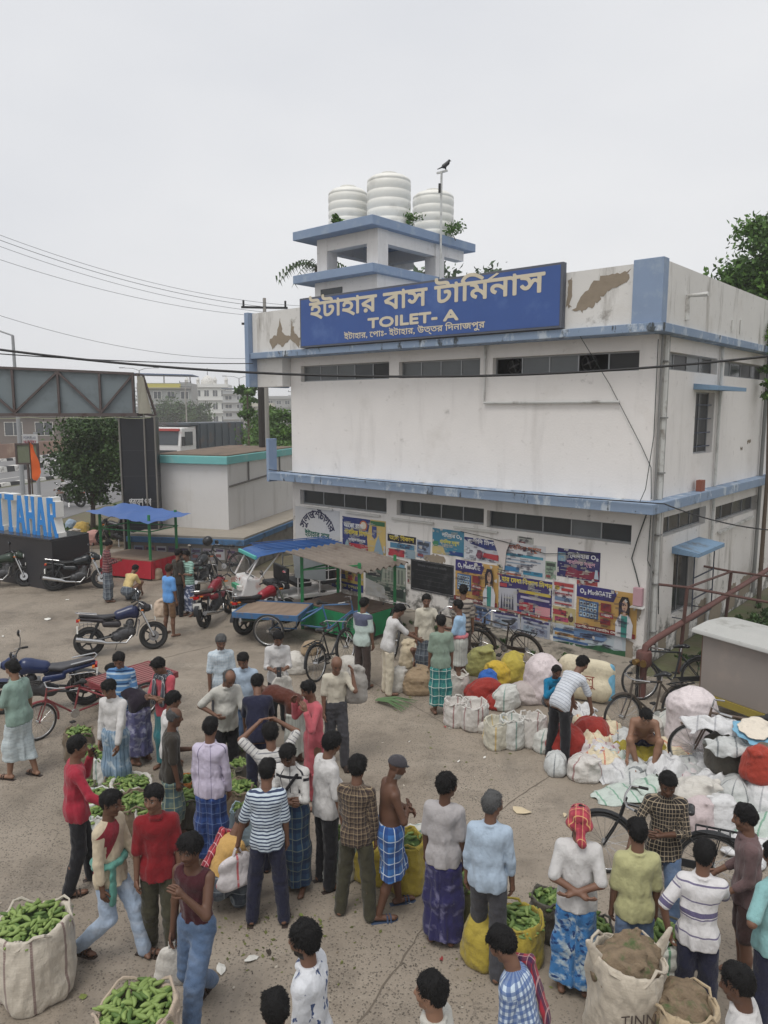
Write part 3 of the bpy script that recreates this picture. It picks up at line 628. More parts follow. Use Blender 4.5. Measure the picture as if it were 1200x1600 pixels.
def holed(lo, hi, z0, z1, holes, a, b, axis):
    """a wall slab of butted pieces round its openings"""
    mb = MB(); xs = sorted({lo, hi, *[h[0] for h in holes], *[h[1] for h in holes]}); 
    for u0, u1 in zip(xs, xs[1:]):
        hs = sorted([h for h in holes if h[0] <= u0 and h[1] >= u1], key=lambda h: h[2]); z = z0
        for h in hs+[(0,0,z1,z1)]:
            if h[2] > z:
                if axis == 'x': mb.box(u0, u1, a, b, z, h[2])
                else: mb.box(a, b, u0, u1, z, h[2])
            z = h[3]
    return mb
T = .22
holed(L, 0, 3.36, 6.5, FU, 0, T, 'x').build('wall', WALL, bld); holed(L, 0, .0, 3.16, FL, 0, T, 'x').build('wall', WALLG, bld)
holed(T, D, 3.36, 6.5, SU+SW[:1], -T, 0, 'y').build('wall', WALL, bld); holed(T, D, .0, 3.16, SLo+SW[1:], -T, 0, 'y').build('wall', WALLG, bld)
MB().box(L, L+T, T, D, 0, 3.16).box(L, L+T, T, D, 3.36, 6.5).box(L+T, -T, D-.2, D, 0, 3.16).box(L+T, -T, D-.2, D, 3.36, 6.5).build('wall', WALL, bld)
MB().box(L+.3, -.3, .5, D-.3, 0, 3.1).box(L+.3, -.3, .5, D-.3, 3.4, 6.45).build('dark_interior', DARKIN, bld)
def window(x0, x1, z0, z1, axis, n, kinds, fan=(), vertical=False):
    w = bpy.data.objects.new('window', None); COL.objects.link(w); w.parent = bld
    def B(a, b, c, d, p, q, name, mat):
        mb = MB()
        if axis == 'x': mb.box(a, b, p, q, c, d)
        else: mb.box(-q, -p, a, b, c, d)
        mb.build(name, mat, w)
    fr = .03
    B(x0, x1, z0, z0+fr, .13, .17, 'frame', ALU); B(x0, x1, z1-fr, z1, .13, .17, 'frame', ALU)
    for i in range(n+1):
        xx = x0+(x1-x0-fr)*i/n; B(xx, xx+fr, z0+fr, z1-fr, .13, .17, 'frame', ALU)
        if i < n:
            k = kinds[i % len(kinds)]
            if k != 'o': B(xx+fr, xx+(x1-x0-fr)/n, z0+fr, z1-fr, .145, .155, 'pane', {'d': GLASS, 'g': GLASS2, 'k': GLASS3}[k])
    for xx in fan:
        mb = MB().lathe([(.17,.11),(.17,.14),(.15,.14),(.15,.11)], 20, (xx, 0, (z0+z1)/2), 'y', cap=False).ball((xx,.12,(z0+z1)/2), .04)
        for k in range(4):
            a = k*math.pi/2+.4; mb.bar((xx,.12,(z0+z1)/2), (xx+.13*math.cos(a),.12,(z0+z1)/2+.13*math.sin(a)), .07, .01)
        mb.build('exhaust_fan', M((.05,.05,.05), .5), w)
window(*FU[0], 'x', 5, 'gggdk'); window(*FU[1], 'x', 4, 'gggg'); window(*FU[2], 'x', 5, 'oggok', (-3.15,-1.42)); 
window(*FL[0], 'x', 4, 'dddd'); window(*FL[1], 'x', 4, 'dddd'); window(*FL[2], 'x', 5, 'dddgd')
window(*SU[0], 'y', 4, 'gkgd'); window(*SU[1], 'y', 4, 'gdkd'); window(*SLo[0], 'y', 4, 'dddd'); window(*SLo[1], 'y', 4, 'dkdd')
window(*SW[0], 'y', 2, 'kd'); window(*SW[1], 'y', 2, 'dd')
# slabs
MB().box(-10.6, .28, -.55, D+.3, 3.16, 3.36).build('floor_band', BLUE, bld, bev=.012)
MB().box(-11.25, .28, -.55, D+.3, 6.5, 6.66).build('roof_band', BLUE, bld, bev=.012)
MB().box(-11.4, -10.21, -.3, .05, 5.73, 6.499).build('dropped_beam', PARA, bld)
MB().box(-11.42, -11.26, -.6, .9, 5.73, 7.76).build('blue_fin', BLUEC, bld, bev=.01)
MB().box(-10.72, -10.61, -.5, -.2, 3.1, 4.3).build('blue_fin', BLUEC, bld, bev=.01)
# parapet
MB().box(-11.25, -.32, -.45, -.29, 6.66, 7.74).build('parapet', PARA, bld)
MB().box(.06, .22, -.25, D+.2, 6.66, 7.76).build('parapet', PARA, bld)
MB().box(-.32, .24, -.5, -.25, 6.66, 7.80).build('parapet_pier', BLUEC, bld, bev=.01)
MB().box(-11.25, -11.1, -.28, D, 6.66, 7.7).box(-11.1, .05, D-.1, D+.05, 6.66, 7.7).build('parapet', PARA, bld)
# bare cement where the limewash has come off
cem = M(S2L(140,128,112), .95, .18, 7, bmp=.5)
def patch(pts, y, seed, name='bare_patch', side=False):
    r = random.Random(seed); c = (sum(p[0] for p in pts)/len(pts), sum(p[1] for p in pts)/len(pts)); P = []
    for i, p in enumerate(pts):
        q = pts[(i+1) % len(pts)]
        for k in range(5):
            t = k/5; P.append((p[0]+(q[0]-p[0])*t+(r.random()-.5)*.07, p[1]+(q[1]-p[1])*t+(r.random()-.5)*.07))
    mb = MB().prism(P, y-.004, y, 'yz' if side else 'xz')
    bm = mb.build(name, cem, bld); return bm
patch([(-1.52,7.0),(-1.3,7.35),(-.95,7.6),(-.68,7.62),(-.42,7.64),(-.45,7.42),(-.72,7.35),(-.9,7.25),(-1.1,7.05),(-1.35,6.98)], -.452, 1)
patch([(-1.58,7.05),(-1.56,7.6),(-1.62,7.62),(-1.66,7.1)], -.452, 2)
patch([(-10.4,6.72),(-10.55,7.0),(-10.25,7.1),(-10.1,7.5),(-9.98,7.12),(-9.7,7.0),(-9.65,7.45),(-9.5,7.1),(-9.3,6.95),(-9.35,6.72),(-9.7,6.95),(-10.0,6.78),(-10.2,6.88)], -.452, 3)
for i, (x, z, w, h) in enumerate(((-.35,.35,.3,.3), (-1.0,.2,.5,.12), (-.15,1.3,.1,.5), (-2.6,.25,.6,.1), (-4.2,.4,.5,.3), (-5.2,1.55,.6,.16), (-.3,.9,.12,.2))):
    patch([(x-w/2,z-h/2),(x,z-h*.7),(x+w/2,z-h/2),(x+w*.6,z),(x+w/2,z+h/2),(x,z+h*.6),(x-w/2,z+h*.4)], -.001, 20+i)
for i, (y, z, w, h) in enumerate(((2.2,.25,.7,.4), (3.4,.45,.5,.6), (4.4,.3,.8,.5), (5.6,.4,.7,.6), (1.0,.3,.4,.3), (6.3,4.3,.25,.06), (5.7,4.15,.15,.05), (6.8,.5,.9,.5))):
    patch([(y-w/2,z-h/2),(y,z-h*.6),(y+w/2,z-h/2),(y+w*.6,z),(y+w/2,z+h/2),(y,z+h*.5),(y-w/2,z+h*.4)], .005, 40+i, side=True)
# plinth ledge along the wall foot
MB().prism([(-.62,0),(-.50,.14),(0,.17),(0,0)], L, .0, 'yz').build('plinth_ledge', M(S2L(138,130,118), .95, .25, 4, stain=S2L(60,58,48), ssc=3, sth=(.5,.66), bmp=.5), bld)
# side window shades, grilles
CH = M(S2L(118,146,172), .85, .15, 6, stain=S2L(96,96,92), ssc=3)
MB().prism([(.0,5.52),(.5,5.5),(.5,5.58),(0,5.64)], 2.05, 4.0, 'xz').build('window_shade', CH, bld)
MB().prism([(.0,2.14),(.55,2.12),(.55,2.2),(0,2.28)], 1.3, 2.95, 'xz').build('window_shade', CH, bld)
gr = MB(); 
for y in (1.45, 2.7): gr.tube([(.02,y,.75),(.42,y,.75),(.42,y,2.1),(.02,y,2.1)], .014, 6)
for z in (.75, 1.2, 1.65, 2.1): gr.bar((.42,1.45,z), (.42,2.7,z), .022)
gr.build('window_grille', M(S2L(52,58,72), .6), bld)
for z in (4.3,4.6,4.9,5.2): MB().bar((-.06,2.26,z), (-.06,3.44,z), .02).build('window_bar', M(S2L(70,78,98), .6), bld)
# pipes
PV = M(S2L(196,196,192), .5, .1, 5, stain=S2L(130,124,116), ssc=3); PVG = M(S2L(128,128,126), .5)
def pipe(pts, r, m=PV, name='drain_pipe', par=None): return MB().tube(pts, r, 8).build(name, m, par or bld, smooth=True)
pipe([(-3.8,-.05,6.5),(-3.8,-.05,5.25),(-.68,-.05,5.25)], .03)
for z0, z1 in ((3.37,6.49),(.2,3.15)):
    pipe([(.07,.28,z0),(.07,.28,z1)], .055); pipe([(.05,.10,z0),(.05,.10,z1)], .024, PVG); pipe([(.05,.46,z0),(.05,.46,z1)], .02, PVG)
    pipe([(.06,3.62,z0),(.06,3.62,z1)], .035); pipe([(.08,7.3,z0),(.08,7.3,z1)], .05, PVG)
    for z in (z0+.5, (z0+z1)/2, z1-.5): MB().box(.0,.135,.2,.36,z,z+.03).build('pipe_clamp', PVG, bld)
pipe([(.25,.75,6.8),(.25,.75,7.25),(.62,.75,7.25)], .045); pipe([(.25,3.6,6.8),(.25,3.6,7.05)], .035); pipe([(.25,4.2,6.8),(.25,4.2,7.1)], .03)
MB().bar((.05,4.2,2.22), (.05,7.0,2.3), .06, .05).build('conduit', PV, bld)
for x0, x1, z in ((-9.6,-8.6,2.43),(-8.1,-6.9,2.42),(-6.5,-5.2,2.40),(-4.6,-3.4,2.38)): MB().box(x0,x1,-.05,-.003,z-.022,z+.022).build('tube_light', M(S2L(190,188,182), .6), bld)
# red brick left on the band
MB().box(.08,.2,2.3,2.52,3.362,3.6).build('loose_brick', M(S2L(140,86,70), .9, .2, 9), bld)
# ---------------------------------------------------------------- roof tower
MB().box(-10.6,-8.2,1.35,5.3,6.67,8.7).build('tower_wall', WALL, bld)
MB().box(-11.15,-8.05,1.0,5.7,8.701,8.93).build('tower_band', BLUEC, bld, bev=.012)
for x in (-10.55,-8.62):
    for y in (1.4,3.95): MB().box(x, x+.4, y, y+.42, 8.931, 9.899).build('tower_column', WALL, bld)
MB().box(-10.55,-8.22,1.4,4.37,9.6,9.898).build('tower_beam', WALL, bld) if False else None
for a in ((-10.15,-8.621,1.42,1.72,9.55,9.899),(-10.15,-8.621,4.0,4.3,9.55,9.899),(-8.55,-8.25,1.821,3.949,9.55,9.899),(-10.5,-10.2,1.821,3.949,9.55,9.899),(-8.55,-8.25,4.371,5.4,9.6,9.899),(-10.5,-10.2,4.371,5.4,9.6,9.899)):
    MB().box(*a).build('tower_beam', WALL, bld)
MB().box(-11.13,-8.05,1.0,5.75,9.90,10.14).build('tower_roof', BLUEC, bld, bev=.012)
MB().box(-10.35,-9.5,1.33,1.349,8.25,8.5).build('tower_vent', GLASS, bld)
MB().box(-11.6,-10.7,6.2,7.2,6.7,8.85).build('stair_head', M(S2L(214,200,140), .85), bld)
# tanks
TANK = M(S2L(226,225,218), .45, .05, 2, stain=S2L(196,194,186), ssc=1.5, bmp=.03)
def local(x, y, z): c, s = math.cos(BR), math.sin(BR); return (BC.x+x*c-y*s, BC.y+x*s+y*c, z)
for i, (x, y, r, hh, lab) in enumerate(((-10.35,2.5,.58,1.36,'cream ribbed water tank, leftmost of three on the roof tower'), (-8.95,2.7,.62,1.50,'tallest ribbed water tank, front middle one on the roof tower'), (-8.9,4.7,.62,1.46,'ribbed white water tank, rightmost of three, behind the bird pole'))):
    tk = thing('water_tank', lab, 'water tank', local(x, y, 10.14), 0, 'water tanks on the roof tower'); pr = [(r*.97, 0), (r, .03)]
    n = 5
    for k in range(n):
        z0 = .05+k*(hh-.25)/n; dz = (hh-.25)/n; pr += [(r, z0+.02), (r*1.012, z0+dz*.5), (r, z0+dz*.82), (r*.982, z0+dz*.88), (r*.982, z0+dz*.94)]
    pr += [(r, hh-.19), (r*.985, hh-.15), (r*.8, hh-.06), (r*.45, hh)]
    MB().lathe(pr, 40).build('tank_body', TANK, tk, smooth=True, angle=50); MB().lathe([(.24, hh), (.24, hh+.05), (.1, hh+.075), (.02, hh+.08)], 20).build('lid', TANK, tk, smooth=True)
# bird pole and bird
bp = thing('bird_pole', 'thin white T shaped pipe on the roof tower edge', 'pole', local(-8.0, 3.9, 6.7), BR)
MB().tube([(0,0,0),(0,0,5.1)], .032, 8).build('pole', PV, bp); MB().bar((-.16,0,5.12),(.2,0,5.12), .05).build('cross_bar', PV, bp)
MB().tube([(-.02,-.06,4.55),(-.02,-.06,4.8)], .035, 6).build('clamp', BLK, bp)
bird = thing('crow', 'black crow perched on top of the white pole', 'bird', local(-7.86, 3.9, 11.847), R(20))
f = Fld((-.3,-.12,-.02), (.25,.12,.36), .010)
f.cone((-.05,0,.10), (.06,0,.19), .062, .055, k=.03); f.cone((.07,0,.2), (.11,0,.265), .045, .036, k=.03); f.cone((.12,0,.268), (.185,0,.258), .018, .006, k=.012); f.cone((-.08,0,.08), (-.24,0,.0), .045, .022, k=.03, flat=((0,0,1),2)); f.cone((.0,0,.08), (.0,.0,.02), .02,.012)
V, Q = f.nets(); finish('body', arr_mesh('body', V, Q), M(S2L(34,34,38), .5), bird)
MB().tube([(0,.025,.09),(.01,.025,0)], .007, 5).tube([(0,-.025,.09),(.01,-.025,0)], .007, 5).build('leg', BLK, bird)
# ---------------------------------------------------------------- lettering
_PRE = 'িেৈ'
def bn(s):
    """puts the vowel signs that are written before a consonant in front of it"""
    o = []
    for ch in s:
        if ch in _PRE or ch in 'োৌ':
            k = len(o)-1
            while k > 1 and o[k-1] == '্': k -= 2
            o.insert(k, ch if ch in _PRE else 'ে')
            if ch == 'ো': o.append('া')
            if ch == 'ৌ': o.append('ৗ')
        else: o.append(ch)
    return ''.join(o)
def letters(s, x, y, z, size, mat, par, width=None, bold=0, depth=0, shear=0, rot=None, name='lettering', ws=1):
    mb = text_mesh(bn(s), size, bold=0, depth=depth, shear=shear, wscale=ws)
    if width and mb.v:
        xs = [v[0] for v in mb.v]; k = width/max(1e-6, max(xs)-min(xs)); c0 = (max(xs)+min(xs))/2; mb.v = [((v[0]-c0)*k, v[1], v[2]) for v in mb.v]
    if bold:
        v0, f0 = list(mb.v), list(mb.f); mb.v, mb.f = [], []
        for k, (dx, dz) in enumerate(((0,0), (bold,0), (-bold,0), (0,bold), (0,-bold), (bold*.7,bold*.7), (-bold*.7,-bold*.7), (bold*.7,-bold*.7), (-bold*.7,bold*.7))): mb.add([(v[0]+dx, v[1]-.0003*k, v[2]+dz) for v in v0], f0)
    return mb.build(name, mat, par, (x, y, z), rot, fixn=False)
sg = thing('signboard', 'big blue roof signboard reading TOILET- A in Bengali and English', 'sign', BC, BR)
SB = M(S2L(54,84,146), .55, .12, 1.5, stain=S2L(76,104,160), ssc=1.2, bmp=.02)
MB().box(-9.15,-1.68,-.60,-.46,6.68,7.93).build('backing_box', M(S2L(86,90,100), .6), sg, bev=.01)
MB().box(-9.10,-1.73,-.606,-.6005,6.73,7.88).build('sign_face', SB, sg)
CRM = M(S2L(206,196,174), .6, .06, 3); 
letters('ইটাহার বাস টামিনাস', -5.42, -.61, 7.585, .58, CRM, sg, 6.7, bold=.016)
mb = MB().prism([(-3.5,7.74),(-3.44,7.72),(-3.12,7.87),(-3.18,7.89)], -.614, -.611, 'xz'); mb.build('lettering', CRM, sg)
letters('TOILET- A', -5.45, -.61, 7.12, .31, CRM, sg, 2.62, bold=.016)
letters('ইটাহার, পোঃ- ইটাহার, উত্তর দিনাজপুর', -5.5, -.61, 6.87, .19, CRM, sg, 4.1, bold=.004)
for x in (-8.5,-6.8,-5.0,-3.2,-2.0): MB().bar((x,-.47,7.5),(x,-.30,7.5), .05).build('bracket', ALU, sg)
# ---------------------------------------------------------------- posters and painted notices on the front wall
def pm(c):
    g = sum(c)/3; c = [.86*(g+(v-g)*.82) for v in c]
    return M(S2L(*c), .6, .10, 6, bmp=.05, stain=S2L(*[.75*v+38 for v in c]), ssc=4)
def poster(label, x0, x1, z0, z1, bgc, items, cat='poster', k=0, y=-.004, tilt=0):
    t = thing('poster' if cat == 'poster' else cat.replace(' ', '_'), label, cat, local((x0+x1)/2, y, (z0+z1)/2), BR)
    t.rotation_euler = (0, R(tilt), BR); w, h = x1-x0, z1-z0
    r = random.Random(int(x0*100+z0*10)); n = 8; mb = MB()
    top = [(-w/2+w*i/n, h/2-(r.random()*.012)) for i in range(n+1)]; bot_ = [(w/2-w*i/n, -h/2+r.random()*.012) for i in range(n+1)]
    mb.prism(top+bot_, -.003, .0, 'xz'); mb.build('sheet', pm(bgc), t)
    yy = -.0045
    for it in items:
        if it[0] == 'r':
            _, u0, u1, v0, v1, c = it; MB().box((u0-.5)*w, (u1-.5)*w, yy-.0006, yy, (v0-.5)*h, (v1-.5)*h).build('printed_block', pm(c), t)
        elif it[0] == 'p':
            _, pts, c = it; MB().prism([((u-.5)*w, (v-.5)*h) for u, v in pts], yy-.0006, yy, 'xz').build('printed_shape', pm(c), t)
        elif it[0] == 'o':
            _, u, v, ru, rv, c = it; MB().prism([((u-.5)*w+ru*w*math.cos(a*.349), (v-.5)*h+rv*h*math.sin(a*.349)) for a in range(18)], yy-.0006, yy, 'xz').build('printed_shape', pm(c), t)
        elif it[0] == 't':
            _, s, u, v, sz, c, wd = it; letters(s, (u-.5)*w, yy, (v-.5)*h, sz*h, pm(c), t, wd*w if wd else None, bold=sz*h*.035)
        yy -= .0013
    if cat != 'poster': return t
    # small print and torn, weathered bits
    g = random.Random(int(x0*311+z0*97)); mb = MB(); lum = sum(bgc)/3; area = w*h
    for i in range(int(10+40*min(1, area))):
        u0 = g.uniform(.03,.75); v0 = g.uniform(.04,.92); ln_ = g.uniform(.05,.22)
        for k in range(g.randint(1,3)): mb.box((u0-.5)*w, (min(.98, u0+ln_*g.uniform(.6,1))-.5)*w, yy-.0005, yy, (v0-.5)*h-k*.022, (v0-.5)*h-k*.022+.009)
    o = mb.build('small_print', pm((60,50,80) if lum > 130 else (200,196,180)), t); o['kind'] = 'stuff'; yy -= .001
    mb = MB()
    for i in range(3+int(6*min(1, area))):
        e_ = g.random() < .6; u0 = g.choice((0.02,.98)) if e_ else g.uniform(.1,.9); v0 = g.uniform(.03,.97) if e_ else g.choice((.03,.97,g.random())); s_ = g.uniform(.012,.05); P = [((u0-.5)*w+s_*g.uniform(.4,1.3)*math.cos(k*.7), (v0-.5)*h+s_*g.uniform(.4,1.6)*math.sin(k*.7)) for k in range(9)]
        P = [(max(-w/2, min(w/2, a)), max(-h/2, min(h/2, b))) for a, b in P]; mb.prism(P, yy-.0004, yy, 'xz')
    if mb.v: o = mb.build('torn_patches', pm((206,202,196)), t); o['kind'] = 'stuff'
    return t
NAVY, YEL, RED, WH, TEAL, ORG = (44,46,120), (232,196,70), (196,44,52), (226,226,228), (60,150,168), (222,170,84)
def doctor(u, s=1):
    return [('p', [(u-.13,.0),(u-.14,.3),(u-.08,.5),(u+.08,.5),(u+.14,.3),(u+.13,.0)], (222,222,226)), ('p', [(u-.045,.0),(u-.05,.48),(u+.05,.48),(u+.045,.0)], (50,150,140)),
            ('p', [(u-.09,.42),(u-.095,.75),(u-.05,.9),(u+.05,.9),(u+.085,.75),(u+.08,.42),(u+.05,.55),(u-.05,.55)], (40,28,30)), ('o', u, .7, .045, .13, (206,160,130)), ('p', [(u-.02,.56),(u+.02,.56),(u+.03,.48),(u-.03,.48)], (200,152,124)),
            ('o', u-.016, .72, .007, .012, (30,24,24)), ('o', u+.016, .72, .007, .012, (30,24,24)), ('r', u-.014, u+.014, .635, .65, (160,60,60))]
def medigate(lab, x0, x1, z0, z1):
    it = [('p', [(0,1),(.62,1),(.67,.9),(.62,.72),(0,.72)], (52,44,132)), ('t', 'O₂ MediGATE', .32, .86, .15, (238,238,240), .52), ('r', .05, .38, .26, .66, (70,120,180))]
    for i in range(5):
        for j in range(3): it += [('r', .065+i*.062, .112+i*.062, .29+j*.122, .385+j*.122, (196,222,236)), ('o', .088+i*.062, .345+j*.122, .014, .026, (96,70,60))]
    it += [('r', .43, .60, .50, .68, (150,44,48)), ('r', .42, .64, .36, .46, (214,60,64)), ('r', .43, .6, .2, .32, (150,44,48)), ('t', 'ADMISSION', .53, .41, .07, (240,230,220), .18), ('r', 0, 1, 0, .11, (140,30,36)), ('t', 'মেডিকেল কোচিং সেন্টার', .45, .055, .07, (236,226,210), .8)]
    return poster(lab, x0, x1, z0, z1, ORG, it+doctor(.82))
medigate('yellow coaching poster with a woman in a white coat, beside the black board', -4.55, -3.36, .66, 1.62)
medigate('yellow coaching poster with a woman in a white coat, near the building corner', -1.45, -.15, .58, 1.5)
ws = poster('painted white notice with arched dark lettering at the left end of the wall', -10.1, -8.35, 1.3, 2.42, (214,214,214), [('t', 'ইটাহার বাস', .5, .33, .2, (40,110,90), .55), ('t', 'টারমিনাস', .5, .1, .18, (40,110,90), .5)], cat='wall notice')
for i, s in enumerate(('সু', 'ল', 'ভ', 'শৌ', 'চা', 'গা', 'র')):
    a = R(62-i*21); letters(s, -math.sin(a)*.62, -.006, -.2+math.cos(a)*.58, .3, pm((36,36,80)), ws, bold=.008, rot=(0, -a, 0))
poster('blue and yellow school poster with a red emblem beside the painted notice', -8.25, -6.72, 1.27, 2.3, (34,52,132), [('p', [(.62,0),(.58,.5),(.66,1),(1,1),(1,0)], (226,190,100)), ('o', .5, .82, .09, .13, (214,96,50)), ('o', .5, .82, .065, .095, (240,220,190)), ('r', .66, .98, .86, .97, (50,120,70)), ('t', 'আজো রহমা', .27, .78, .17, (238,238,240), .46), ('t', 'পাবলিক মিশন', .33, .6, .17, (240,214,60), .55), ('r', .16, .6, .2, .33, (206,44,60)), ('p', [(.7,.58),(.7,.84),(.8,.84),(.8,.58),(.75,.52)], (44,64,150)), ('p', [(.72,.06),(.78,.4),(.84,.62),(.9,.4),(.98,.06)], (140,170,190)), ('p', [(.05,.08),(.08,.32),(.12,.42),(.16,.3),(.19,.08)], (150,190,200)), ('t', 'ভর্তি চলছে', .35, .42, .09, (230,230,236), .4)])
poster('small navy and red poster with yellow heading right of the school poster', -6.66, -5.74, 1.42, 2.0, (226,224,218), [('r', 0, 1, .68, 1, (26,24,44)), ('t', 'আল বিকাশ', .5, .84, .26, (240,214,60), .86), ('r', .03, .6, .05, .36, (206,52,64)), ('r', .1, .95, .42, .64, (70,140,180)), ('p', [(.64,.05),(.64,.4),(.98,.4),(.98,.05)], (150,176,190))])
poster('teal and yellow school poster above the black board', -5.24, -4.32, 1.68, 2.3, (52,140,176), [('p', [(0,0),(.0,.4),(.35,.3),(.45,0)], (220,196,120)), ('t', 'পতিহার O₂', .62, .76, .2, (240,244,246), .62), ('t', 'পাবলিক স্কুল', .55, .5, .18, (236,226,90), .6), ('r', .02, .2, .3, .5, (60,150,100)), ('r', .55, .98, .04, .18, (30,70,150))])
poster('white poster with a navy curved heading above the yellow coaching poster', -4.31, -3.37, 1.66, 2.18, (206,208,216), [('p', [(0,1),(1,1),(1,.55),(.6,.58),(.2,.72),(0,.9)], (40,56,134)), ('t', 'রাশীদি মিশন', .52, .84, .24, (238,238,240), .84), ('o', .45, .3, .1, .2, (150,60,84)), ('p', [(.55,.2),(1,.12),(1,.38),(.58,.4)], (206,52,60)), ('p', [(0,0),(.3,.0),(.4,.45),(.2,.6),(0,.5)], (220,224,230))])
poster('plain white school leaflet with orange heading and blue bars', -3.26, -2.2, 1.46, 2.2, (222,222,224), [('t', 'পাবলিক স্কুল', .5, .85, .18, (206,104,60), .8), ('r', .05, .95, .58, .66, (60,160,190)), ('r', .08, .9, .46, .5, (150,170,190)), ('r', .08, .7, .36, .40, (150,170,190)), ('r', .05, .4, .12, .26, (50,130,190)), ('r', .5, .95, .08, .2, (50,150,190)), ('r', .1, .45, .01, .06, (206,104,60))])
poster('dark purple school poster with a red swoosh high on the right', -1.92, -.96, 1.6, 2.22, (46,40,110), [('p', [(.2,.05),(.25,.45),(.5,.3),(.98,.35),(.98,.05)], (150,36,66)), ('t', 'প্রাইহার O₂', .6, .8, .2, (236,236,240), .72), ('t', 'পাবলিক স্কুল', .56, .55, .17, (226,170,190), .66), ('r', .02, .2, .55, .85, (120,170,200)), ('p', [(.88,.1),(.9,.4),(.95,.4),(.98,.1)], (190,210,225))])
poster('wide purple poster with yellow heading in the middle of the lower wall', -3.33, -2.02, .62, 1.45, (58,44,118), [('t', 'হার মেধা বিকাশ মিশন', .52, .87, .17, (240,216,70), .96), ('p', [(0,0),(0,.62),(.34,.66),(.36,0)], (196,196,206)), ('r', .38, .98, .58, .66, (226,196,60)), ('r', .42, .96, .44, .5, (200,190,214)), ('r', .4, .66, .12, .34, (196,40,60)), ('r', .7, .98, .06, .3, (232,150,160)), ('r', 0, .15, .66, .76, (200,60,70)), ('r', 0, 1, 0, .05, (206,60,70))]+[('p', [(.03+i*.055,.05),(.05+i*.055,.5),(.075+i*.055,.05)], (70,70,90)) for i in range(5)])
poster('small red and white handbill between the two large posters', -2.0, -1.5, .98, 1.5, (224,214,214), [('r', .05, .95, .8, .95, (200,60,60)), ('o', .2, .72, .12, .1, (226,190,60)), ('r', .4, .95, .62, .74, (206,60,60)), ('t', 'যোগাযোগ', .5, .48, .13, (180,40,50), .8), ('r', .1, .9, .2, .36, (110,140,180)), ('r', .1, .9, .05, .12, (200,80,80))])
poster('torn yellow and red handbill under the red and white one', -1.99, -1.46, .58, .96, (206,186,120), [('r', .0, .6, .5, .8, (196,60,70)), ('r', .1, .7, .15, .4, (214,70,110)), ('o', .8, .4, .12, .2, (90,60,40))])
for i, (x0, x1, z0, z1) in enumerate(((-3.5,-2.78,.2,.6), (-2.76,-2.04,.18,.58))):
    poster('pale newsprint handbill low on the wall, '+('left' if i == 0 else 'right')+' one of the pair', x0, x1, z0, z1, (184,190,204), [('r', .05, .95, .8, .93, (70,64,130)), ('r', .1, .9, .6, .7, (120,130,160)), ('r', .1, .5, .1, .5, (150,170,190)), ('r', .55, .92, .1, .5, (140,150,176))], tilt=2 if i else -2)
poster('long pale blue banner with green waves at the foot of the wall', -1.96, -.35, .17, .57, (190,206,216), [('p', [(0,0),(.2,.12),(.45,.1),(.7,.35),(.85,.2),(1,.3),(1,0)], (44,110,66)), ('r', .02, .45, .4, .55, (206,150,70)), ('r', .0, .32, .62, .78, (60,110,170)), ('p', [(.3,.5),(.3,.95),(.72,.95),(.76,.7),(.7,.5)], (110,150,200)), ('r', .0, .5, .16, .28, (50,100,170)), ('p', [(.84,.3),(.86,.98),(.94,.98),(.97,.3)], (206,214,222))])
poster('yellow poster with portraits dated 2024 under the green stall roof', -8.66, -7.5, .32, 1.15, (222,190,84), [('t', '2024', .3, .86, .16, (180,40,40), .3), ('r', 0, 1, 0, .24, (44,54,140)), ('t', 'ভর্তি চলছে', .5, .12, .13, (230,220,120), .8)]+[q for i in range(4) for q in (('o', .16+i*.22, .6, .055, .085, (150,110,90)), ('p', [(.08+i*.22,.34),(.1+i*.22,.5),(.22+i*.22,.5),(.24+i*.22,.34)], ((190,60,60),(60,80,150),(210,90,60),(120,70,130))[i]), ('o', .16+i*.22, .68, .05, .04, (30,24,24)))])
poster('grey green poster of a building under the stall roof', -7.42, -6.06, .3, 1.2, (90,110,96), [('p', [(0,0),(0,.5),(.45,.35),(.6,0)], (190,190,188)), ('p', [(.4,.45),(.45,.95),(1,.95),(1,.45)], (160,170,150)), ('r', .5, .95, .1, .35, (50,66,60)), ('p', [(.05,.6),(.1,.8),(.4,.7),(.38,.6)], (60,60,64))]+[('r', .5+i*.08, .53+i*.08, .5, .9, (110,120,110)) for i in range(6)])
HB = (('torn white handbill half covering the black board corner',-4.75,-4.4,.36,.7,(196,196,196)),('yellowed handbill left of the purple poster',-3.42,-3.1,1.38,1.66,(206,196,160)),('pink handbill under the first coaching poster',-4.5,-4.05,.26,.62,(200,150,160)),('blue handbill under the first coaching poster',-4.02,-3.55,.22,.6,(110,140,190)),('narrow red handbill above the second coaching poster',-1.46,-1.0,1.5,1.6,(190,70,70)),('greenish handbill beside the purple school poster',-2.2,-1.94,1.5,1.9,(150,176,150)),('orange strip poster below the purple poster',-3.3,-2.1,.56,.64,(210,140,70)),('small notice above the white leaflet',-2.9,-2.5,2.2,2.36,(200,200,190)),('faded blue handbill right of the navy poster',-5.72,-5.3,1.5,1.95,(140,160,190)),('pale handbill at the left of the black board',-6.02,-5.9,.8,1.3,(200,190,170)))
for lb, x0, x1, z0, z1, c in HB: poster(lb, x0, x1, z0, z1, c, [('r', .1, .9, .72, .9, tuple(int(v*.5) for v in c)), ('r', .1, .7, .5, .6, tuple(int(v*.7) for v in c)), ('r', .1, .85, .34, .4, tuple(int(v*.7) for v in c)), ('r', .1, .5, .1, .24, (170,70,70))], y=-.0015, tilt=(x0*37 % 7)-3.5)
poster('red and blue heading strip above the green stall', -8.6, -6.1, 1.18, 1.3, (50,60,150), [('r', .3, .7, .1, .9, (196,56,64)), ('r', .75, 1, 0, 1, (110,170,200))])
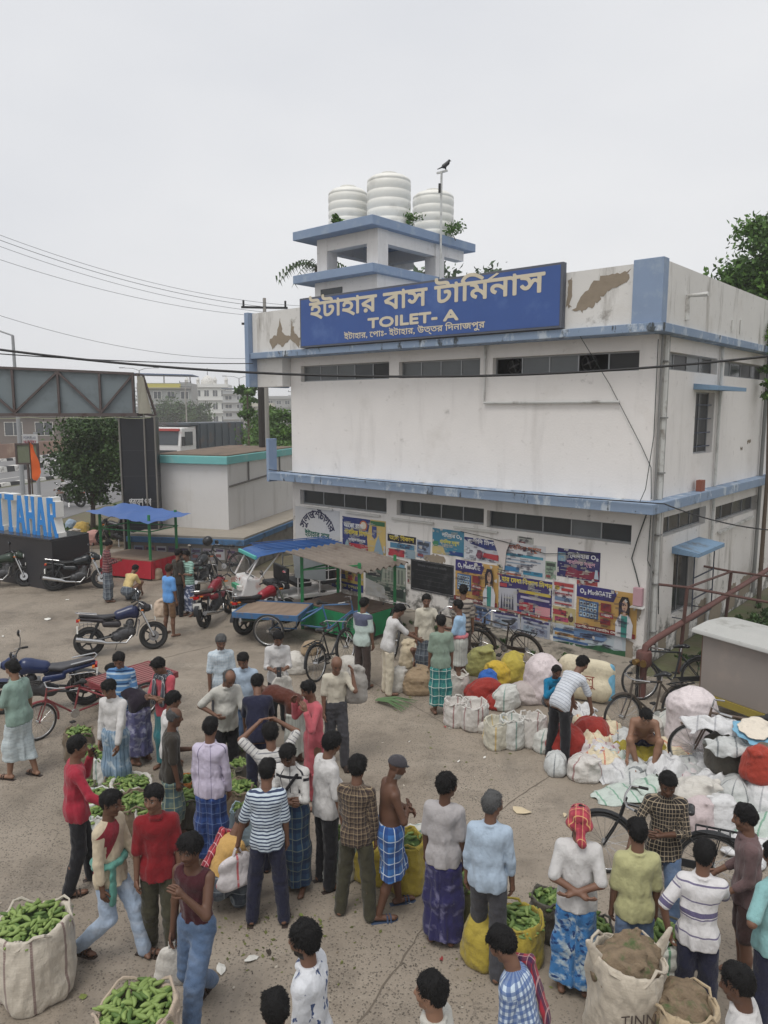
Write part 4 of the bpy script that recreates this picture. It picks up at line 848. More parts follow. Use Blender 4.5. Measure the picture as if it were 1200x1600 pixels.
bd = poster('black board with faded white writing on the lower wall', -5.87, -4.62, .72, 1.42, (26,28,32), [('t', 'ইটাহার পঞ্চায়েত সমিতি', .5, .86, .09, (90,92,96), .7), ('r', .1, .9, .68, .69, (80,82,86)), ('r', .15, .85, .52, .53, (76,78,82)), ('r', .1, .8, .36, .37, (80,82,86)), ('r', .2, .9, .2, .21, (76,78,82))], cat='notice board')
MB().box(-.65,.65,-.012,-.001,.35,.385).box(-.65,.65,-.012,-.001,-.385,-.35).box(-.65,-.625,-.012,-.001,-.35,.35).box(.625,.65,-.012,-.001,-.35,.35).build('board_frame', M(S2L(70,70,72), .6), bd)
cl_ = thing('torn_plastic_sheet', 'translucent torn plastic sheet hanging over the leaflets', 'plastic sheet', local(-3.35, -.02, 1.9), BR)
mb = MB().prism([(-.15,.3),(.32,.38),(.2,.1),(.15,-.35),(.02,-.1)], -.02, -.017, 'xz'); mb.build('sheet', M(S2L(196,188,184), .4, .1, 5), cl_)
# small meter box and cables at the corner
jb = thing('junction_box', 'small open pink and white meter box on the wall corner', 'meter box', local(-.12, -.06, 1.3), BR)
MB().box(-.09,.09,-.05,.05,-.02,.34).build('case', M(S2L(176,140,146), .7), jb, bev=.01); MB().prism([(-.13,-.06),(.13,-.06),(.11,-.03),(-.11,-.03)], -.1, .06, 'xz').build('tray', PV, jb)
cab = M(S2L(52,60,58), .6)
for i, (pts, r) in enumerate((([(-.05,-.02,3.1),(-.2,-.03,2.6),(-.3,-.03,2.2),(-.2,-.02,1.9),(-.12,-.03,1.65)], .012), ([(.03,.0,3.1),(.02,-.03,2.2),(.06,.5,1.6),(.05,.6,1.0)], .01), ([(-.05,-.56,3.2),(-.02,-.2,3.6),(.02,-.02,4.6),(.02,-.03,6.4)], .008), ([(-1.3,-.56,6.5),(-.9,-.05,5.6),(-.2,-.04,4.4),(.0,-.03,4.0),(.03,-.02,3.4)], .007), ([(-4.4,-.03,2.3),(-3.2,-.06,2.2),(-2.2,-.03,2.05),(-1.0,-.03,2.2)], .008))):
    o = MB().tube([local(*p) for p in pts], r, 5).build('wall_cable', cab); tag(o, ('dark cable looping down the wall corner to the meter box', 'thin cable running down beside the corner drain pipes', 'thin cable rising from the blue band up the upper corner', 'cable slanting across the upper wall to the corner', 'drooping cable strung across the poster wall')[i], 'cable', 'cables on the white building')
# ================================================================ behind and beside the yard
def leaf_mat(c1, c2):
    m, t, b = base('leaves'); a = nn(t, 'ShaderNodeAttribute', attribute_name='tone')
    sx = nn(t, 'ShaderNodeSeparateColor'); t.links.new(a.outputs['Color'], sx.inputs[0])
    t.links.new(mixc(t, sx.outputs[0], c1, c2), b.inputs['Base Color']); b.inputs['Roughness'].default_value = .55
    b.inputs['Specular IOR Level'].default_value = .3
    b.inputs['Subsurface Weight'].default_value = 0; return m
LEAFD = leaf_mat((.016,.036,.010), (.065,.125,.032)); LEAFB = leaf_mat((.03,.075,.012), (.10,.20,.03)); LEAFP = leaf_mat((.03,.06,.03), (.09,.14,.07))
BARK = M(S2L(86,74,62), .95, .25, 12, bmp=.6)
def crown_mesh(ells, n, size, seed, clumps=60, droop=.3):
    """leaves: small bent faces gathered in clumps through the volume of several ellipsoids"""
    g = np.random.RandomState(seed); P = []; 
    vol = np.array([e[3]*e[4]*e[5] for e in ells])**.8; vol = vol/vol.sum()
    for e, w in zip(ells, vol):
        k = max(4, int(clumps*w)); d = g.normal(size=(k,3)); d /= np.linalg.norm(d, axis=1)[:, None]; rad = g.rand(k,1)**.38*(.75+.4*g.rand(k,1))
        cc = np.array(e[:3])+d*rad*np.array(e[3:6]); m = max(8, int(n*w/k)); cs = min(e[3:6])*.30
        P.append((np.repeat(cc, m, 0)+g.normal(size=(k*m,3))*cs*np.array((1,1,.6)), np.repeat(g.rand(k), m)))
    C = np.concatenate([p[0] for p in P]); tn = np.concatenate([p[1] for p in P])*.6+g.rand(len(C))*.4; N = len(C)
    d = g.normal(size=(N,3)); d[:,2] -= droop; d /= np.linalg.norm(d, axis=1)[:, None]; u = np.cross(d, g.normal(size=(N,3))); u /= np.linalg.norm(u, axis=1)[:, None]
    s = size*(.6+.8*g.rand(N,1)); nrm = np.cross(d, u); a = C-d*s*.5; b = C+u*s*.24+nrm*s*.06; c = C+d*s*.5; e = C-u*s*.24+nrm*s*.06
    V = np.stack([a,b,c,e], 1).reshape(-1,3); me = arr_mesh('crown', V, np.arange(N*4).reshape(-1,4), smooth=False)
    vcol(me, 'tone', np.repeat(tn, 4)[:, None]*np.ones(3)); return me
def tree(label, loc, ells, n, size, mat, seed, trunk=(.16, 2.0), group=None, name='tree', clumps=60, limbs=7, cat='tree'):
    t = thing(name, label, cat, loc, 0, group); r0, h = trunk; g = random.Random(seed)
    mb = MB().tube([(0,0,-.1),(g.uniform(-.1,.1),g.uniform(-.1,.1),h*.5),(g.uniform(-.15,.15),g.uniform(-.15,.15),h)], [r0*1.2, r0*.9, r0*.75], 9)
    for i in range(limbs):
        e = ells[i % len(ells)]; q = (e[0]+g.uniform(-.5,.5)*e[3], e[1]+g.uniform(-.5,.5)*e[4], e[2]+g.uniform(-.2,.6)*e[5]); z = h*g.uniform(.6,1)
        mb.tube([(0,0,z), (q[0]*.4,q[1]*.4,z+(q[2]-z)*.55), q], [r0*.5, r0*.32, r0*.08], 6)
    mb.build('trunk', BARK, t, smooth=True); finish('crown', crown_mesh(ells, n, size, seed, clumps), mat, t); return t
# ---- small white store with turquoise roof edge
sb = thing('store_building', 'small white flat roofed building with turquoise roof edge behind the rickshaw', 'building')
P0, P1, P2, P3 = (-7.9,25.75), (-5.2,24.81), (-3.55,31.0), (-6.6,32.0)
STW = wallmat('store_limewash', S2L(206,204,202), .35, .2)
def quadbox(pts, z0, z1): return MB().prism(pts, z0, z1, 'xy')
def grow(pts, d):
    c = (sum(p[0] for p in pts)/4, sum(p[1] for p in pts)/4); return [(p[0]+(p[0]-c[0])*d, p[1]+(p[1]-c[1])*d) for p in pts]
Q4 = [P0, P1, P2, P3]
quadbox(Q4, 1.1, 3.3).build('wall', STW, sb); TQ = M(S2L(112,178,176), .7, .08, 3, stain=S2L(140,186,182), ssc=2)
quadbox(grow(Q4, .05), 3.301, 3.56).build('roof_edge', TQ, sb, bev=.015); quadbox(grow(Q4, -.02), 3.561, 3.60).build('roof_top', M(S2L(112,96,82), .95, .2, 2, stain=S2L(70,64,56), ssc=1.5), sb)
BASEP = [(-8.3,24.0), (-4.4,23.2), (-2.4,31.2), (-6.3,32.2)]
quadbox(BASEP, .0, .86).build('plinth', M(S2L(120,116,110), .9, .2, 3, stain=S2L(64,62,58), ssc=2.5), sb); quadbox(grow(BASEP, .02), .861, 1.03).build('plinth_band', M(S2L(70,108,146), .8, .15, 3, stain=S2L(60,70,78), ssc=2.5), sb); quadbox(grow(BASEP, -.01), 1.031, 1.099).build('plinth_top', M(S2L(150,142,130), .95, .2, 3), sb)
d = Vector((P2[0]-P1[0], P2[1]-P1[1], 0)).normalized(); n = Vector((d.y, -d.x, 0))
def onside(s, z, off=.02): p = Vector((*P1, z))+d*s+n*off; return p
MB().bar(onside(.1,2.55), onside(4.6,2.72), .05, .06).build('conduit', M(S2L(110,106,102), .8), sb)
for s in (1.6, 4.4): MB().bar(onside(s,2.62), onside(s,3.29), .10, .04).build('vent_strip', M(S2L(120,118,116), .8), sb)
hb = random.Random(3); fdir = Vector((BASEP[1][0]-BASEP[0][0], BASEP[1][1]-BASEP[0][1], 0)).normalized(); fn = Vector((fdir.y, -fdir.x, 0)); fr_ = math.atan2(fdir.y, fdir.x)
for i in range(9):
    c = ((150,160,186),(176,120,120),(196,196,200),(120,110,130),(186,176,160),(130,140,160),(170,160,170),(200,200,204),(150,130,130))[i]; s = .35+i*.4; p = Vector((*BASEP[0], .52+.06*hb.random()))+fdir*s+fn*.006
    q = thing('handbill', ('faded handbill on the low blue topped wall, '+('first','second','third','fourth','fifth','sixth','seventh','eighth','ninth')[i]+' from the left'), 'handbill', p, fr_, 'handbills on the low wall')
    MB().box(-.17,.17,-.004,0,-.2,.2).build('sheet', pm(c), q); MB().box(-.13,.13,-.0055,-.0045,.06,.14).build('printed_block', pm((90,70,110)), q); MB().box(-.13,.05,-.0055,-.0045,-.12,-.02).build('printed_block', pm((160,90,90)), q)
# ---- gateway: steel box truss on a black pillar
GB = M(S2L(30,32,38), .35, .1, 3, bmp=.04); STEEL = M(S2L(86,76,74), .8, .2, 6, stain=S2L(70,52,46), ssc=4); SHEET = M(S2L(112,122,126), .5, .1, 2, stain=S2L(94,102,106), ssc=1.2, bmp=.05)
gt = thing('entrance_gate', 'steel truss entrance gateway on a black clad pillar', 'gate', (-7.95, 25.2, 0), R(6))
MB().box(-.78,.35,-.3,.3,0,4.85).build('pillar', GB, gt); 
for z in (1.2,2.05,2.9,3.75): MB().box(-.785,.355,-.306,.306,z,z+.012).build('cladding_joint', M((.05,.05,.055), .6), gt)
for x in (-.8,.0,.34): MB().tube([(x,-.34,0),(x,-.34,4.9)], .03, 6).build('stay_pipe', M(S2L(120,116,110), .6), gt)
x1, x0 = -.25, -9.0
MB().add([(x0,-.3,4.95),(x1,-.3,4.95),(x1,-.3,6.26),(x0,-.3,6.62),(x0,-.28,4.95),(x1,-.28,4.95),(x1,-.28,6.26),(x0,-.28,6.62)], [(0,1,2,3),(7,6,5,4),(0,4,5,1),(3,2,6,7),(1,5,6,2)]).build('panel_sheet', SHEET, gt)
def zt(x): return 6.26+(x1-x)/(x1-x0)*.36
def chord(a, b, w=.09, nm='truss_member'): MB().bar(a, b, w, w).build(nm, STEEL, gt)
for yy in (-.36,.55):
    chord((x0,yy,4.93),(x1+.05,yy,4.93), .11); chord((x0,yy,zt(x0)),(x1,yy,zt(x1)), .08)
xs = [x1-.05, -1.35, -2.65, -4.05, -5.5, -7.0, -8.6]
for i, x in enumerate(xs):
    chord((x,-.36,4.98),(x,-.36,zt(x)-.03), .07); chord((x,-.3,4.93),(x,.5,4.93), .06)
    if i+1 < len(xs):
        a, b = (xs[i+1], x) if i % 2 else (x, xs[i+1]); chord((b,-.365,5.0),(a,-.365,zt(a)-.05), .065) if i % 2 == 0 else chord((b,-.365,5.0),(a,-.365,zt(a)-.05), .065)
chord((x1+.1,-.36,6.25),(x1+.1,.55,6.25), .06); chord((x1+.1,.55,4.95),(x1+.45,.4,4.9), .07); chord((x1+.1,.55,6.25),(x1+.5,.4,4.9), .06)
MB().add([(x1+.08,-.3,4.97),(x1+.35,.5,4.97),(x1+.12,.5,6.2),(x1+.08,-.3,6.2)], [(0,1,2,3)]).build('end_sheet', M(S2L(190,184,166), .7), gt, fixn=False)
letters('প্রবেশ পথ', -.24, -.312, 2.02, .36, pm((225,225,225)), gt, .72, bold=.006); letters('ইটাহার বাস টামিনাস', -.22, -.312, .95, .16, pm((200,200,200)), gt, .9, bold=.003); letters('বিঃ দ্রঃ', -.3, -.312, .55, .26, pm((190,190,190)), gt, .5)
MB().tube([(x0,-.45,4.8)]+[(x0+(x1+.5-x0)*i/24,-.45,4.86-.05*abs(math.sin(i*.9))) for i in range(25)], .008, 5).build('light_string', M(S2L(176,180,150), .6), gt)
# ---- letters on granite plinth
pn = thing('letter_plinth', 'low polished black granite plinth at the left edge', 'plinth')
GR = M(S2L(58,58,62), .25, .15, 30, bmp=.01)
A0 = Vector((-9.35,20.75,0)); A1 = Vector((-14.5,23.7,0)); dr = (A1-A0).normalized(); nr = Vector((dr.y, -dr.x, 0)); nr = nr if nr.y > 0 else -nr
B0 = Vector((-8.75,21.9,0)); 
MB().prism([(A0.x,A0.y),(B0.x,B0.y),((A1+nr*1.3).x,(A1+nr*1.3).y),(A1.x,A1.y)], 0, 1.43, 'xy').build('granite_block', M(S2L(46,46,50), .3, .15, 20, bmp=.02), pn)
MB().prism([(p[0]*1.003-.0,p[1]-.02*(i in (0,3))) for i, p in enumerate([(A0.x,A0.y),(B0.x+.03,B0.y),((A1+nr*1.3).x,(A1+nr*1.3).y),(A1.x,A1.y)])], 1.431, 1.48, 'xy').build('granite_top', GR, pn)
LB = M(S2L(44,128,200), .45, .06, 3); LW = M(S2L(226,226,222), .6)
la_ = math.atan2(-dr.y, -dr.x)
for i, ch in enumerate('RAHATI'):
    p = A0+dr*(.36+i*.48)+nr*.42; p.z = 1.482
    lt = thing('letter_sign', 'blue faced letter %s with thick white sides standing on the granite plinth' % ch if ch != 'A' else 'blue faced letter A with thick white sides, %s A of the row' % ('right hand' if i == 1 else 'left hand'), 'letter', p, la_); lt.scale = (.62,1,1.06)
    mb = text_mesh(ch, 1.45, depth=.22); xs_ = [v[0] for v in mb.v]; zs_ = [v[2] for v in mb.v]; kx = .66/(max(xs_)-min(xs_)) if ch != 'I' else 1.4
    # bold block letters with slab serifs
    def stroke(a, b, w): mb2.bar((a[0],-.11,a[1]), (b[0],-.11,b[1]), .2, w, (0,1,0)) if False else mb2.prism([(a[0]-w/2 if a[1] != b[1] else a[0], a[1]-(w/2 if a[1] == b[1] else 0)), (a[0]+w/2 if a[1] != b[1] else b[0], a[1]-(w/2 if a[1] == b[1] else 0)), (b[0]+w/2 if a[1] != b[1] else b[0], b[1]+(w/2 if a[1] == b[1] else 0)), (b[0]-w/2 if a[1] != b[1] else a[0], b[1]+(w/2 if a[1] == b[1] else 0))], y0_, y1_, 'xz')
    ST = {'I': [((0,0),(0,1.05),.2), ((-.2,.06),(.2,.06),.12), ((-.2,.99),(.2,.99),.12)], 'T': [((0,0),(0,.93),.2), ((-.33,.98),(.33,.98),.14), ((-.17,.06),(.17,.06),.12)], 'H': [((-.22,0),(-.22,1.05),.18), ((.22,0),(.22,1.05),.18), ((-.13,.52),(.13,.52),.16), ((-.34,.05),(-.1,.05),.1), ((.1,.05),(.34,.05),.1), ((-.34,1.0),(-.1,1.0),.1), ((.1,1.0),(.34,1.0),.1)],
          'A': [((-.26,0),(-.03,1.05),.17), ((.26,0),(.03,1.05),.2), ((-.16,.36),(.16,.36),.13), ((-.38,.05),(-.13,.05),.1), ((.13,.05),(.38,.05),.1)], 'R': [((-.2,0),(-.2,1.05),.18), ((-.2,.98),(.14,.98),.14), ((-.2,.52),(.14,.52),.14), ((.2,.54),(.2,.96),.17), ((.02,.5),(.28,0),.18), ((-.33,.05),(-.07,.05),.1), ((.16,.05),(.4,.05),.1)]}[ch]
    for nm, mt, y0_, y1_ in (('side_body', LW, -.10, .16), ('blue_face', LB, -.115, -.1005)):
        mb2 = MB()
        for k, (a, b, w) in enumerate(ST):
            yo = k*.0006; y0s, y1s = y0_, y1_; y0_, y1_ = y0_-yo, y1_+(yo if nm == 'side_body' else 0); stroke(a, b, w*(1.3 if nm == 'side_body' else 1.12)); y0_, y1_ = y0s, y1s
        mb2.build(nm, mt, lt)
# ---- trees near the gate, hedge, right hand tree, roof plants
tree('round dark green tree behind the gateway sign', (-12.2,31.0,0), [(.2,0,3.4,1.6,1.6,1.4),(-.5,.2,2.6,1.0,1.1,.9),(1.2,0,2.7,1.1,1.1,1.0),(.3,0,4.3,1.3,1.3,.9),(.2,0,1.9,1.3,1.2,.6)], 14000, .17, LEAFD, 5, (.10,1.9), clumps=130)
tree('tall leafy tree rising behind the right end of the building', (13.4,26.0,0), [(0,0,9.4,1.7,1.8,1.5),(-.3,0,10.6,1.2,1.4,1.0),(1.2,0,8.6,1.9,1.5,1.6),(.4,0,11.3,.9,.9,.6),(1.6,0,10.4,1.2,1.2,1.0),(-.6,0,9.2,1.2,1.2,.9)], 26000, .2, LEAFB, 8, (.22,5.5), clumps=170)
tree('thin leafy creeper hanging down the building edge', local(.42,6.55,0), [(.05,0,7.0,.35,.4,.7),(.0,0,5.8,.22,.3,.8),(.15,0,4.4,.15,.25,.9)], 1500, .12, LEAFB, 9, (.05,7.0), clumps=26, name='creeper', cat='creeper')
for i, (x, y, s) in enumerate(((-6.6,46,1.0),(-8.3,52,1.0),(-5.2,42,.8),(-9.5,60,1.0))):
    tree('bright green bush by the road, %s' % ('largest one beside the building edge','the one behind the largest bush','lowest one nearest the building','farthest one along the road')[i], (x, y, 0), [(0,0,2.6*s,1.3*s,1.3*s,2.2*s),(.4,0,4.3*s,.9*s,.9*s,1.2*s)], 3200, .26, LEAFB, 20+i, (.06,1.5), 'bushes beside the road', 'bush', 40, cat='bush')
for i, (x, y) in enumerate(((-8.9,49),(-10.2,57))):
    t = thing('papaya_tree', 'thin palm like tree with tufted top, %s' % ('nearer one' if i == 0 else 'farther one'), 'tree', (x, y, 0)); MB().tube([(0,0,0),(.1,0,3.5),(.05,0,6.4-i*.6)], [.09,.07,.05], 7).build('trunk', BARK, t); finish('crown', crown_mesh([(.05,0,6.4-i*.6,.7,.7,.35),(.05,0,4.9,.45,.45,.4)], 700, .35, 50+i, 16), LEAFB, t)
for i, (x, y, z, s) in enumerate(((-8.2,2.9,10.14,.4), (-7.95,4.55,10.14,.5), (-9.5,1.15,10.14,.22))):
    t = tree('weed sprouting on the tank platform, %s' % ('below the bird pole' if i == 0 else 'beside the right tank' if i == 1 else 'by the left tank'), local(x, y, z), [(0,0,.22*s/.4,.32*s/.4,.32*s/.4,.22*s/.4)], 260, .10, LEAFB, 30+i, (.01,.2), 'weeds on the roof tower', 'weed', 12, 3, cat='weed')
# far crowns seen behind the roof
for i, (x, y, z) in enumerate(((3.2,44,11.4),(5.6,46,11.6))):
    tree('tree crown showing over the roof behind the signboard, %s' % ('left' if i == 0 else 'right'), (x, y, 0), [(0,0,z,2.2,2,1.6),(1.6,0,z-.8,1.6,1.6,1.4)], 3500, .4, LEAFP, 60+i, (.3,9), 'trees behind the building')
pt = thing('palm_tree', 'palm fronds seen between the columns of the roof tower', 'palm', (-3.6,42,0)); mb = MB().tube([(0,0,0),(0,0,12.8)], .16, 7); mb.build('trunk', BARK, pt)
for k in range(11):
    a = k*.571; V = []; Fq = []
    for i in range(13):
        t_ = i/12; c = Vector((math.cos(a)*2.2*t_, math.sin(a)*2.2*t_, 12.8+1.3*t_-1.9*t_*t_)); sd_ = Vector((-math.sin(a), math.cos(a), 0))
        for s in (-1, 1): b = len(V); V += [c, c+sd_*s*.5*(1-.5*t_)+Vector((0,0,-.35)), c+Vector((math.cos(a)*.1,math.sin(a)*.1,0))]; Fq.append((b,b+1,b+2))
    finish('frond', (lambda m_: (vcol(m_, 'tone', np.full((len(V),3), .4)), m_)[1])(MB().add(V, Fq).mesh('frond', False)), LEAFD, pt)
# ---- far side of the highway: shops, mosque, trees
CONC = M(S2L(150,148,144), .9, .1, .5); WN = M((.05,.06,.07), .25)
def block(label, x, y, w, dp, h, mat, floors, cols, rz=0, roofc=None, extra=None, cat='building', wmat=WN, winh=.5):
    t = thing('roadside_building', label, cat, (x, y, 0), rz); MB().box(-w/2,w/2,0,dp,0,h).build('wall', mat, t)
    fh = h/floors
    for f_ in range(floors):
        MB().box(-w/2-.15,w/2+.15,-.5,-.003,f_*fh+fh-.18,f_*fh+fh).build('floor_slab', CONC, t)
        for c in range(cols):
            x0 = -w/2+w*(c+.2)/cols; x1 = -w/2+w*(c+.8)/cols; z0 = f_*fh+fh*.28
            wo = MB().box(x0,x1,-.06,-.004,z0,z0+fh*winh).build('window', WHT, t); MB().box(x0+.1,(x0+x1)/2-.05,-.08,-.062,z0+.1,z0+fh*winh-.1).box((x0+x1)/2+.05,x1-.1,-.08,-.062,z0+.1,z0+fh*winh-.1).build('pane', wmat, wo)
    MB().box(-w/2,w/2,0,.2,h,h+.9).box(-w/2,-w/2+.2,.2,dp,h,h+.9).box(w/2-.2,w/2,.2,dp,h,h+.9).build('roof_parapet', mat, t)
    if extra: extra(t, w, h)
    return t
def ex1(t, w, h):
    MB().prism([(-w/2-.5,h+2.6),(w/2+.5,h+2.4),(w/2+.5,h+2.55),(-w/2-.5,h+2.8)], -.8, 8, 'xz').build('blue_shed_roof', M(S2L(60,92,140), .6), t)
    for x in (-w/2+.2, 0, w/2-.2): MB().box(x-.1,x+.1,.3,.5,h+.9,h+2.45).build('post', CONC, t)
    MB().box(-w/2+.5,w/2-2,-.25,-.1,h-.3,h+.8).build('yellow_banner', M(S2L(196,186,90), .7), t)
    MB().box(-w/2,w/2,-2.2,-2.1,2.9,4.1).build('shop_fascia', M(S2L(160,156,150), .7), t)
    for x in range(5): MB().box(-w/2+.2+x*w/4.2,-w/2+.5+x*w/4.2,-2.2,-1.9,0,2.9).build('post', CONC, t)
block('grey three storey roadside house with blue shed roof and yellow banner', -43.5, 150, 10.5, 9, 9.4, M(S2L(158,160,158), .85, .1, 1), 3, 4, R(6), extra=ex1)
def ex2(t, w, h):
    MB().lathe([(2.2,h),(2.2,h+1.0),(2.0,h+2.2),(1.2,h+3.2),(.1,h+3.8)], 18, (0,3,0)).build('dome', WHT, t, smooth=True); MB().tube([(0,3,h+3.7),(0,3,h+6)], .1, 6).build('finial', BLK, t)
    for x in (-w/2+.5, -w/5, w/5, w/2-.5): MB().lathe([(.5,h),(.5,h+2),(.65,h+2.1),(.45,h+2.6),(.05,h+3.4)], 10, (x,.6,0)).build('minaret', WHT, t)
block('white mosque with dome and small minarets in the distance', -55, 235, 13, 12, 12, M(S2L(214,214,210), .8), 3, 5, R(5), extra=ex2, cat='mosque')
block('pale narrow building with blue roof right of the mosque', -42.5, 215, 6.5, 10, 9.5, M(S2L(176,178,178), .85), 4, 2, R(5), extra=lambda t, w, h: MB().box(-w/2-.3,w/2+.3,-.5,8,h+1.4,h+1.6).build('blue_shed_roof', M(S2L(70,84,110), .6), t))
block('cream low building with orange shop front near the road bend', -34.5, 210, 7, 12, 6, M(S2L(186,180,164), .85), 2, 3, R(5), extra=lambda t, w, h: MB().box(-1,3.4,-.9,-.6,0,3.4).build('orange_front', M(S2L(210,160,80), .7), t))
block('long grey building further along the road', -36, 270, 12, 14, 9, M(S2L(150,150,148), .85), 3, 4, R(5))
block('dark low shed beyond the dirt verge at the left', -62, 112, 26, 6, 4.2, M(S2L(108,98,92), .9), 1, 6, R(9))
w_ = thing('boundary_wall', 'low brick red boundary wall along the far verge', 'wall', rp(19, 20), -R(9)); wm = M(S2L(142,116,102), .95, .2, 1.5, stain=S2L(170,150,130), ssc=.5)
for k in range(-5, 11): MB().box(-.15,.15,k*6,k*6+5.6,0,1.5).build('wall_panel', wm, w_); MB().box(-.22,.22,k*6+5.6,k*6+6,0,1.8).build('wall_pillar', wm, w_)
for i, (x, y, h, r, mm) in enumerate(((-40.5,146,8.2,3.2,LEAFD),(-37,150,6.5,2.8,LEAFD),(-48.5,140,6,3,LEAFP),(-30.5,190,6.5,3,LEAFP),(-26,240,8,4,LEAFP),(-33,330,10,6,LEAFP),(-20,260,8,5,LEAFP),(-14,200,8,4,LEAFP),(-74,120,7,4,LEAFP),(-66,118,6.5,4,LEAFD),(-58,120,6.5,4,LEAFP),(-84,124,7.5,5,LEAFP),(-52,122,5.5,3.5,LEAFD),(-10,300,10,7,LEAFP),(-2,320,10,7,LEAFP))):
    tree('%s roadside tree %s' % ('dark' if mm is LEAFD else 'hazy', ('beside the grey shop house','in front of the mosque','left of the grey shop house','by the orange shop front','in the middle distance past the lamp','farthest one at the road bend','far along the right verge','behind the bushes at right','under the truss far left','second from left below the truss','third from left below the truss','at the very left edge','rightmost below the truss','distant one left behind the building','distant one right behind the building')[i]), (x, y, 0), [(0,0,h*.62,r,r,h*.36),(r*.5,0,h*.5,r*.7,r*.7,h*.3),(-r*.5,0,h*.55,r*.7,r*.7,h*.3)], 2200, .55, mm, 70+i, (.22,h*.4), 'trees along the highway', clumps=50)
fw = thing('distant_wood', 'hazy tree line closing the horizon', 'trees'); 
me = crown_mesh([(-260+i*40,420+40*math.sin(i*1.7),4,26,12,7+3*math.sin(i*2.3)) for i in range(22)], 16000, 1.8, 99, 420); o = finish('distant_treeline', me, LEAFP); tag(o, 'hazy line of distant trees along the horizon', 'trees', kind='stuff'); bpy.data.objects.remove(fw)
# ---- street lamps, poles, wires
LP = M(S2L(150,152,154), .5)
def lamp(label, x, y, h, double=True, rz=0):
    t = thing('street_lamp', label, 'street lamp', (x, y, 0), rz, 'street lamps along the highway'); MB().tube([(0,0,0),(0,0,h)], [.13,.07], 8).build('pole', LP, t)
    for s in ((-1, 1) if double else (-1,)):
        MB().tube([(0,0,h),(s*.8,0,h+.28),(s*2.0,0,h+.34)], .045, 6).build('arm', LP, t); MB().box(min(s*1.9,s*2.6),max(s*1.9,s*2.6),-.14,.14,h+.30,h+.42).build('lamp_head', LP, t, bev=.03)
lamp('double armed street lamp on the road divider before the mosque', rp(7.8,62)[0], rp(7.8,62)[1], 9.9); lamp('double armed street lamp farther along the divider', rp(7.8,160)[0], rp(7.8,160)[1], 9.9); lamp('single armed street lamp above the truss at the left edge', -17.7, 36.5, 8.6, False); lamp('double armed street lamp just showing over the truss end', rp(7.8,38)[0]-6, rp(7.8,38)[1]+6, 10.2)
def upole(label, x, y, h, m=M(S2L(150,146,140), .8)):
    t = thing('utility_pole', label, 'utility pole', (x, y, 0), R(8), 'utility poles'); MB().tube([(0,0,0),(0,0,h)], [.13,.07], 8).build('pole', m, t)
    for z in (h-.4, h-1.1): MB().bar((-1,0,z),(1,0,z), .09).build('cross_arm', BLK, t)
    for x_ in (-.9,0,.9): MB().tube([(x_,0,h-.35),(x_,0,h-.1)], .05, 6).build('insulator', BLK, t)
upole('concrete power pole in front of the grey shop house', -33.5, 128, 10); upole('power pole with two cross arms by the far bushes', -13.5, 85, 9.2); upole('power pole far down the road', -18, 150, 9); upole('power pole with short cross arm behind the roof parapet', -5.2, 33.5, 9.9)
t = thing('utility_pole', 'dark steel post standing left of the building under the canopy', 'post', (-4.9, 30.2, 0)); MB().tube([(0,0,0),(0,0,7.2)], .13, 8).build('pole', M(S2L(52,48,46), .8), t)
def wire(label, a, b, sag, r=.012, m=BLK):
    a, b = Vector(a), Vector(b); o = MB().tube([a.lerp(b, i/24)-Vector((0,0,4*sag*(i/24)*(1-i/24))) for i in range(25)], r, 5).build('overhead_wire', m, smooth=True); tag(o, label, 'wire', 'overhead wires')
def PV3(x, y, Y):
    X = (x-600)/1170; Yy = -(y-800)/1170; c, s = math.cos(PITCH), math.sin(PITCH); dd = (X, c+Yy*s, -s+Yy*c); return (dd[0]*Y/dd[1], Y, CAM_H+dd[2]*Y/dd[1])
GW = M(S2L(96,98,102), .6)
wire('thick black service cable sagging across the front of the building', PV3(-40,541,11), PV3(1240,552,11), .38, .018); wire('second black cable just below the thick one at the left', PV3(-40,550,11.5), PV3(395,568,16), .05, .009)
wire('black cable along the blue floor band at the corner', local(-10.5,-.6,3.45), local(.5,-.6,3.4), .05, .012); wire('black cable leaving the corner to the right', local(.5,-.6,3.4), PV3(1230,830,13), .1, .012)
for i, (ya, yb) in enumerate(((352,478),(360,484),(370,492),(392,497),(480,560))): wire('thin high wire in the left sky, %s from the top' % ('first','second','third','fourth','fifth')[i], PV3(-40,ya,26), PV3(470-(60 if i == 4 else 0),yb,33), .5, .008 if i not in (1,) else .010, GW)
# ---- dump truck on the highway
tk = thing('dump_truck', 'white cab dump truck with a dark grey tipper body on the highway', 'truck', (-15.2, 66, 0), R(163)); tk.scale = (1.2,)*3
CABW = M(S2L(216,214,212), .4, .1, 2, stain=S2L(170,120,118), ssc=3, sth=(.6,.7)); TB = M(S2L(64,74,82), .6, .2, 1.5, stain=S2L(90,74,66), ssc=1); TR = M(S2L(170,66,60), .6); TYRE = M((.018,.018,.018), .85)
MB().prism([(.0,.9),(2.0,.9),(2.0,3.0),(.25,3.1),(.0,2.2)][::-1], -1.2, 1.2, 'yz').build('cab', CABW, tk, bev=.08) if False else MB().prism([(4.0,.8),(5.9,.8),(5.95,1.9),(5.75,3.05),(4.0,3.15)], -1.2, 1.2, 'yz').build('cab', CABW, tk, bev=.07)
MB().prism([(5.97,1.95),(5.80,2.85),(5.815,2.86),(5.985,1.96)], -1.0, 1.0, 'yz').build('windscreen', WN, tk)
MB().box(-1.15,1.15,5.96,6.08,.55,.95).build('bumper', CABW, tk, bev=.03); MB().box(-.9,.9,5.93,5.99,1.15,1.6).build('grille', BLK, tk)
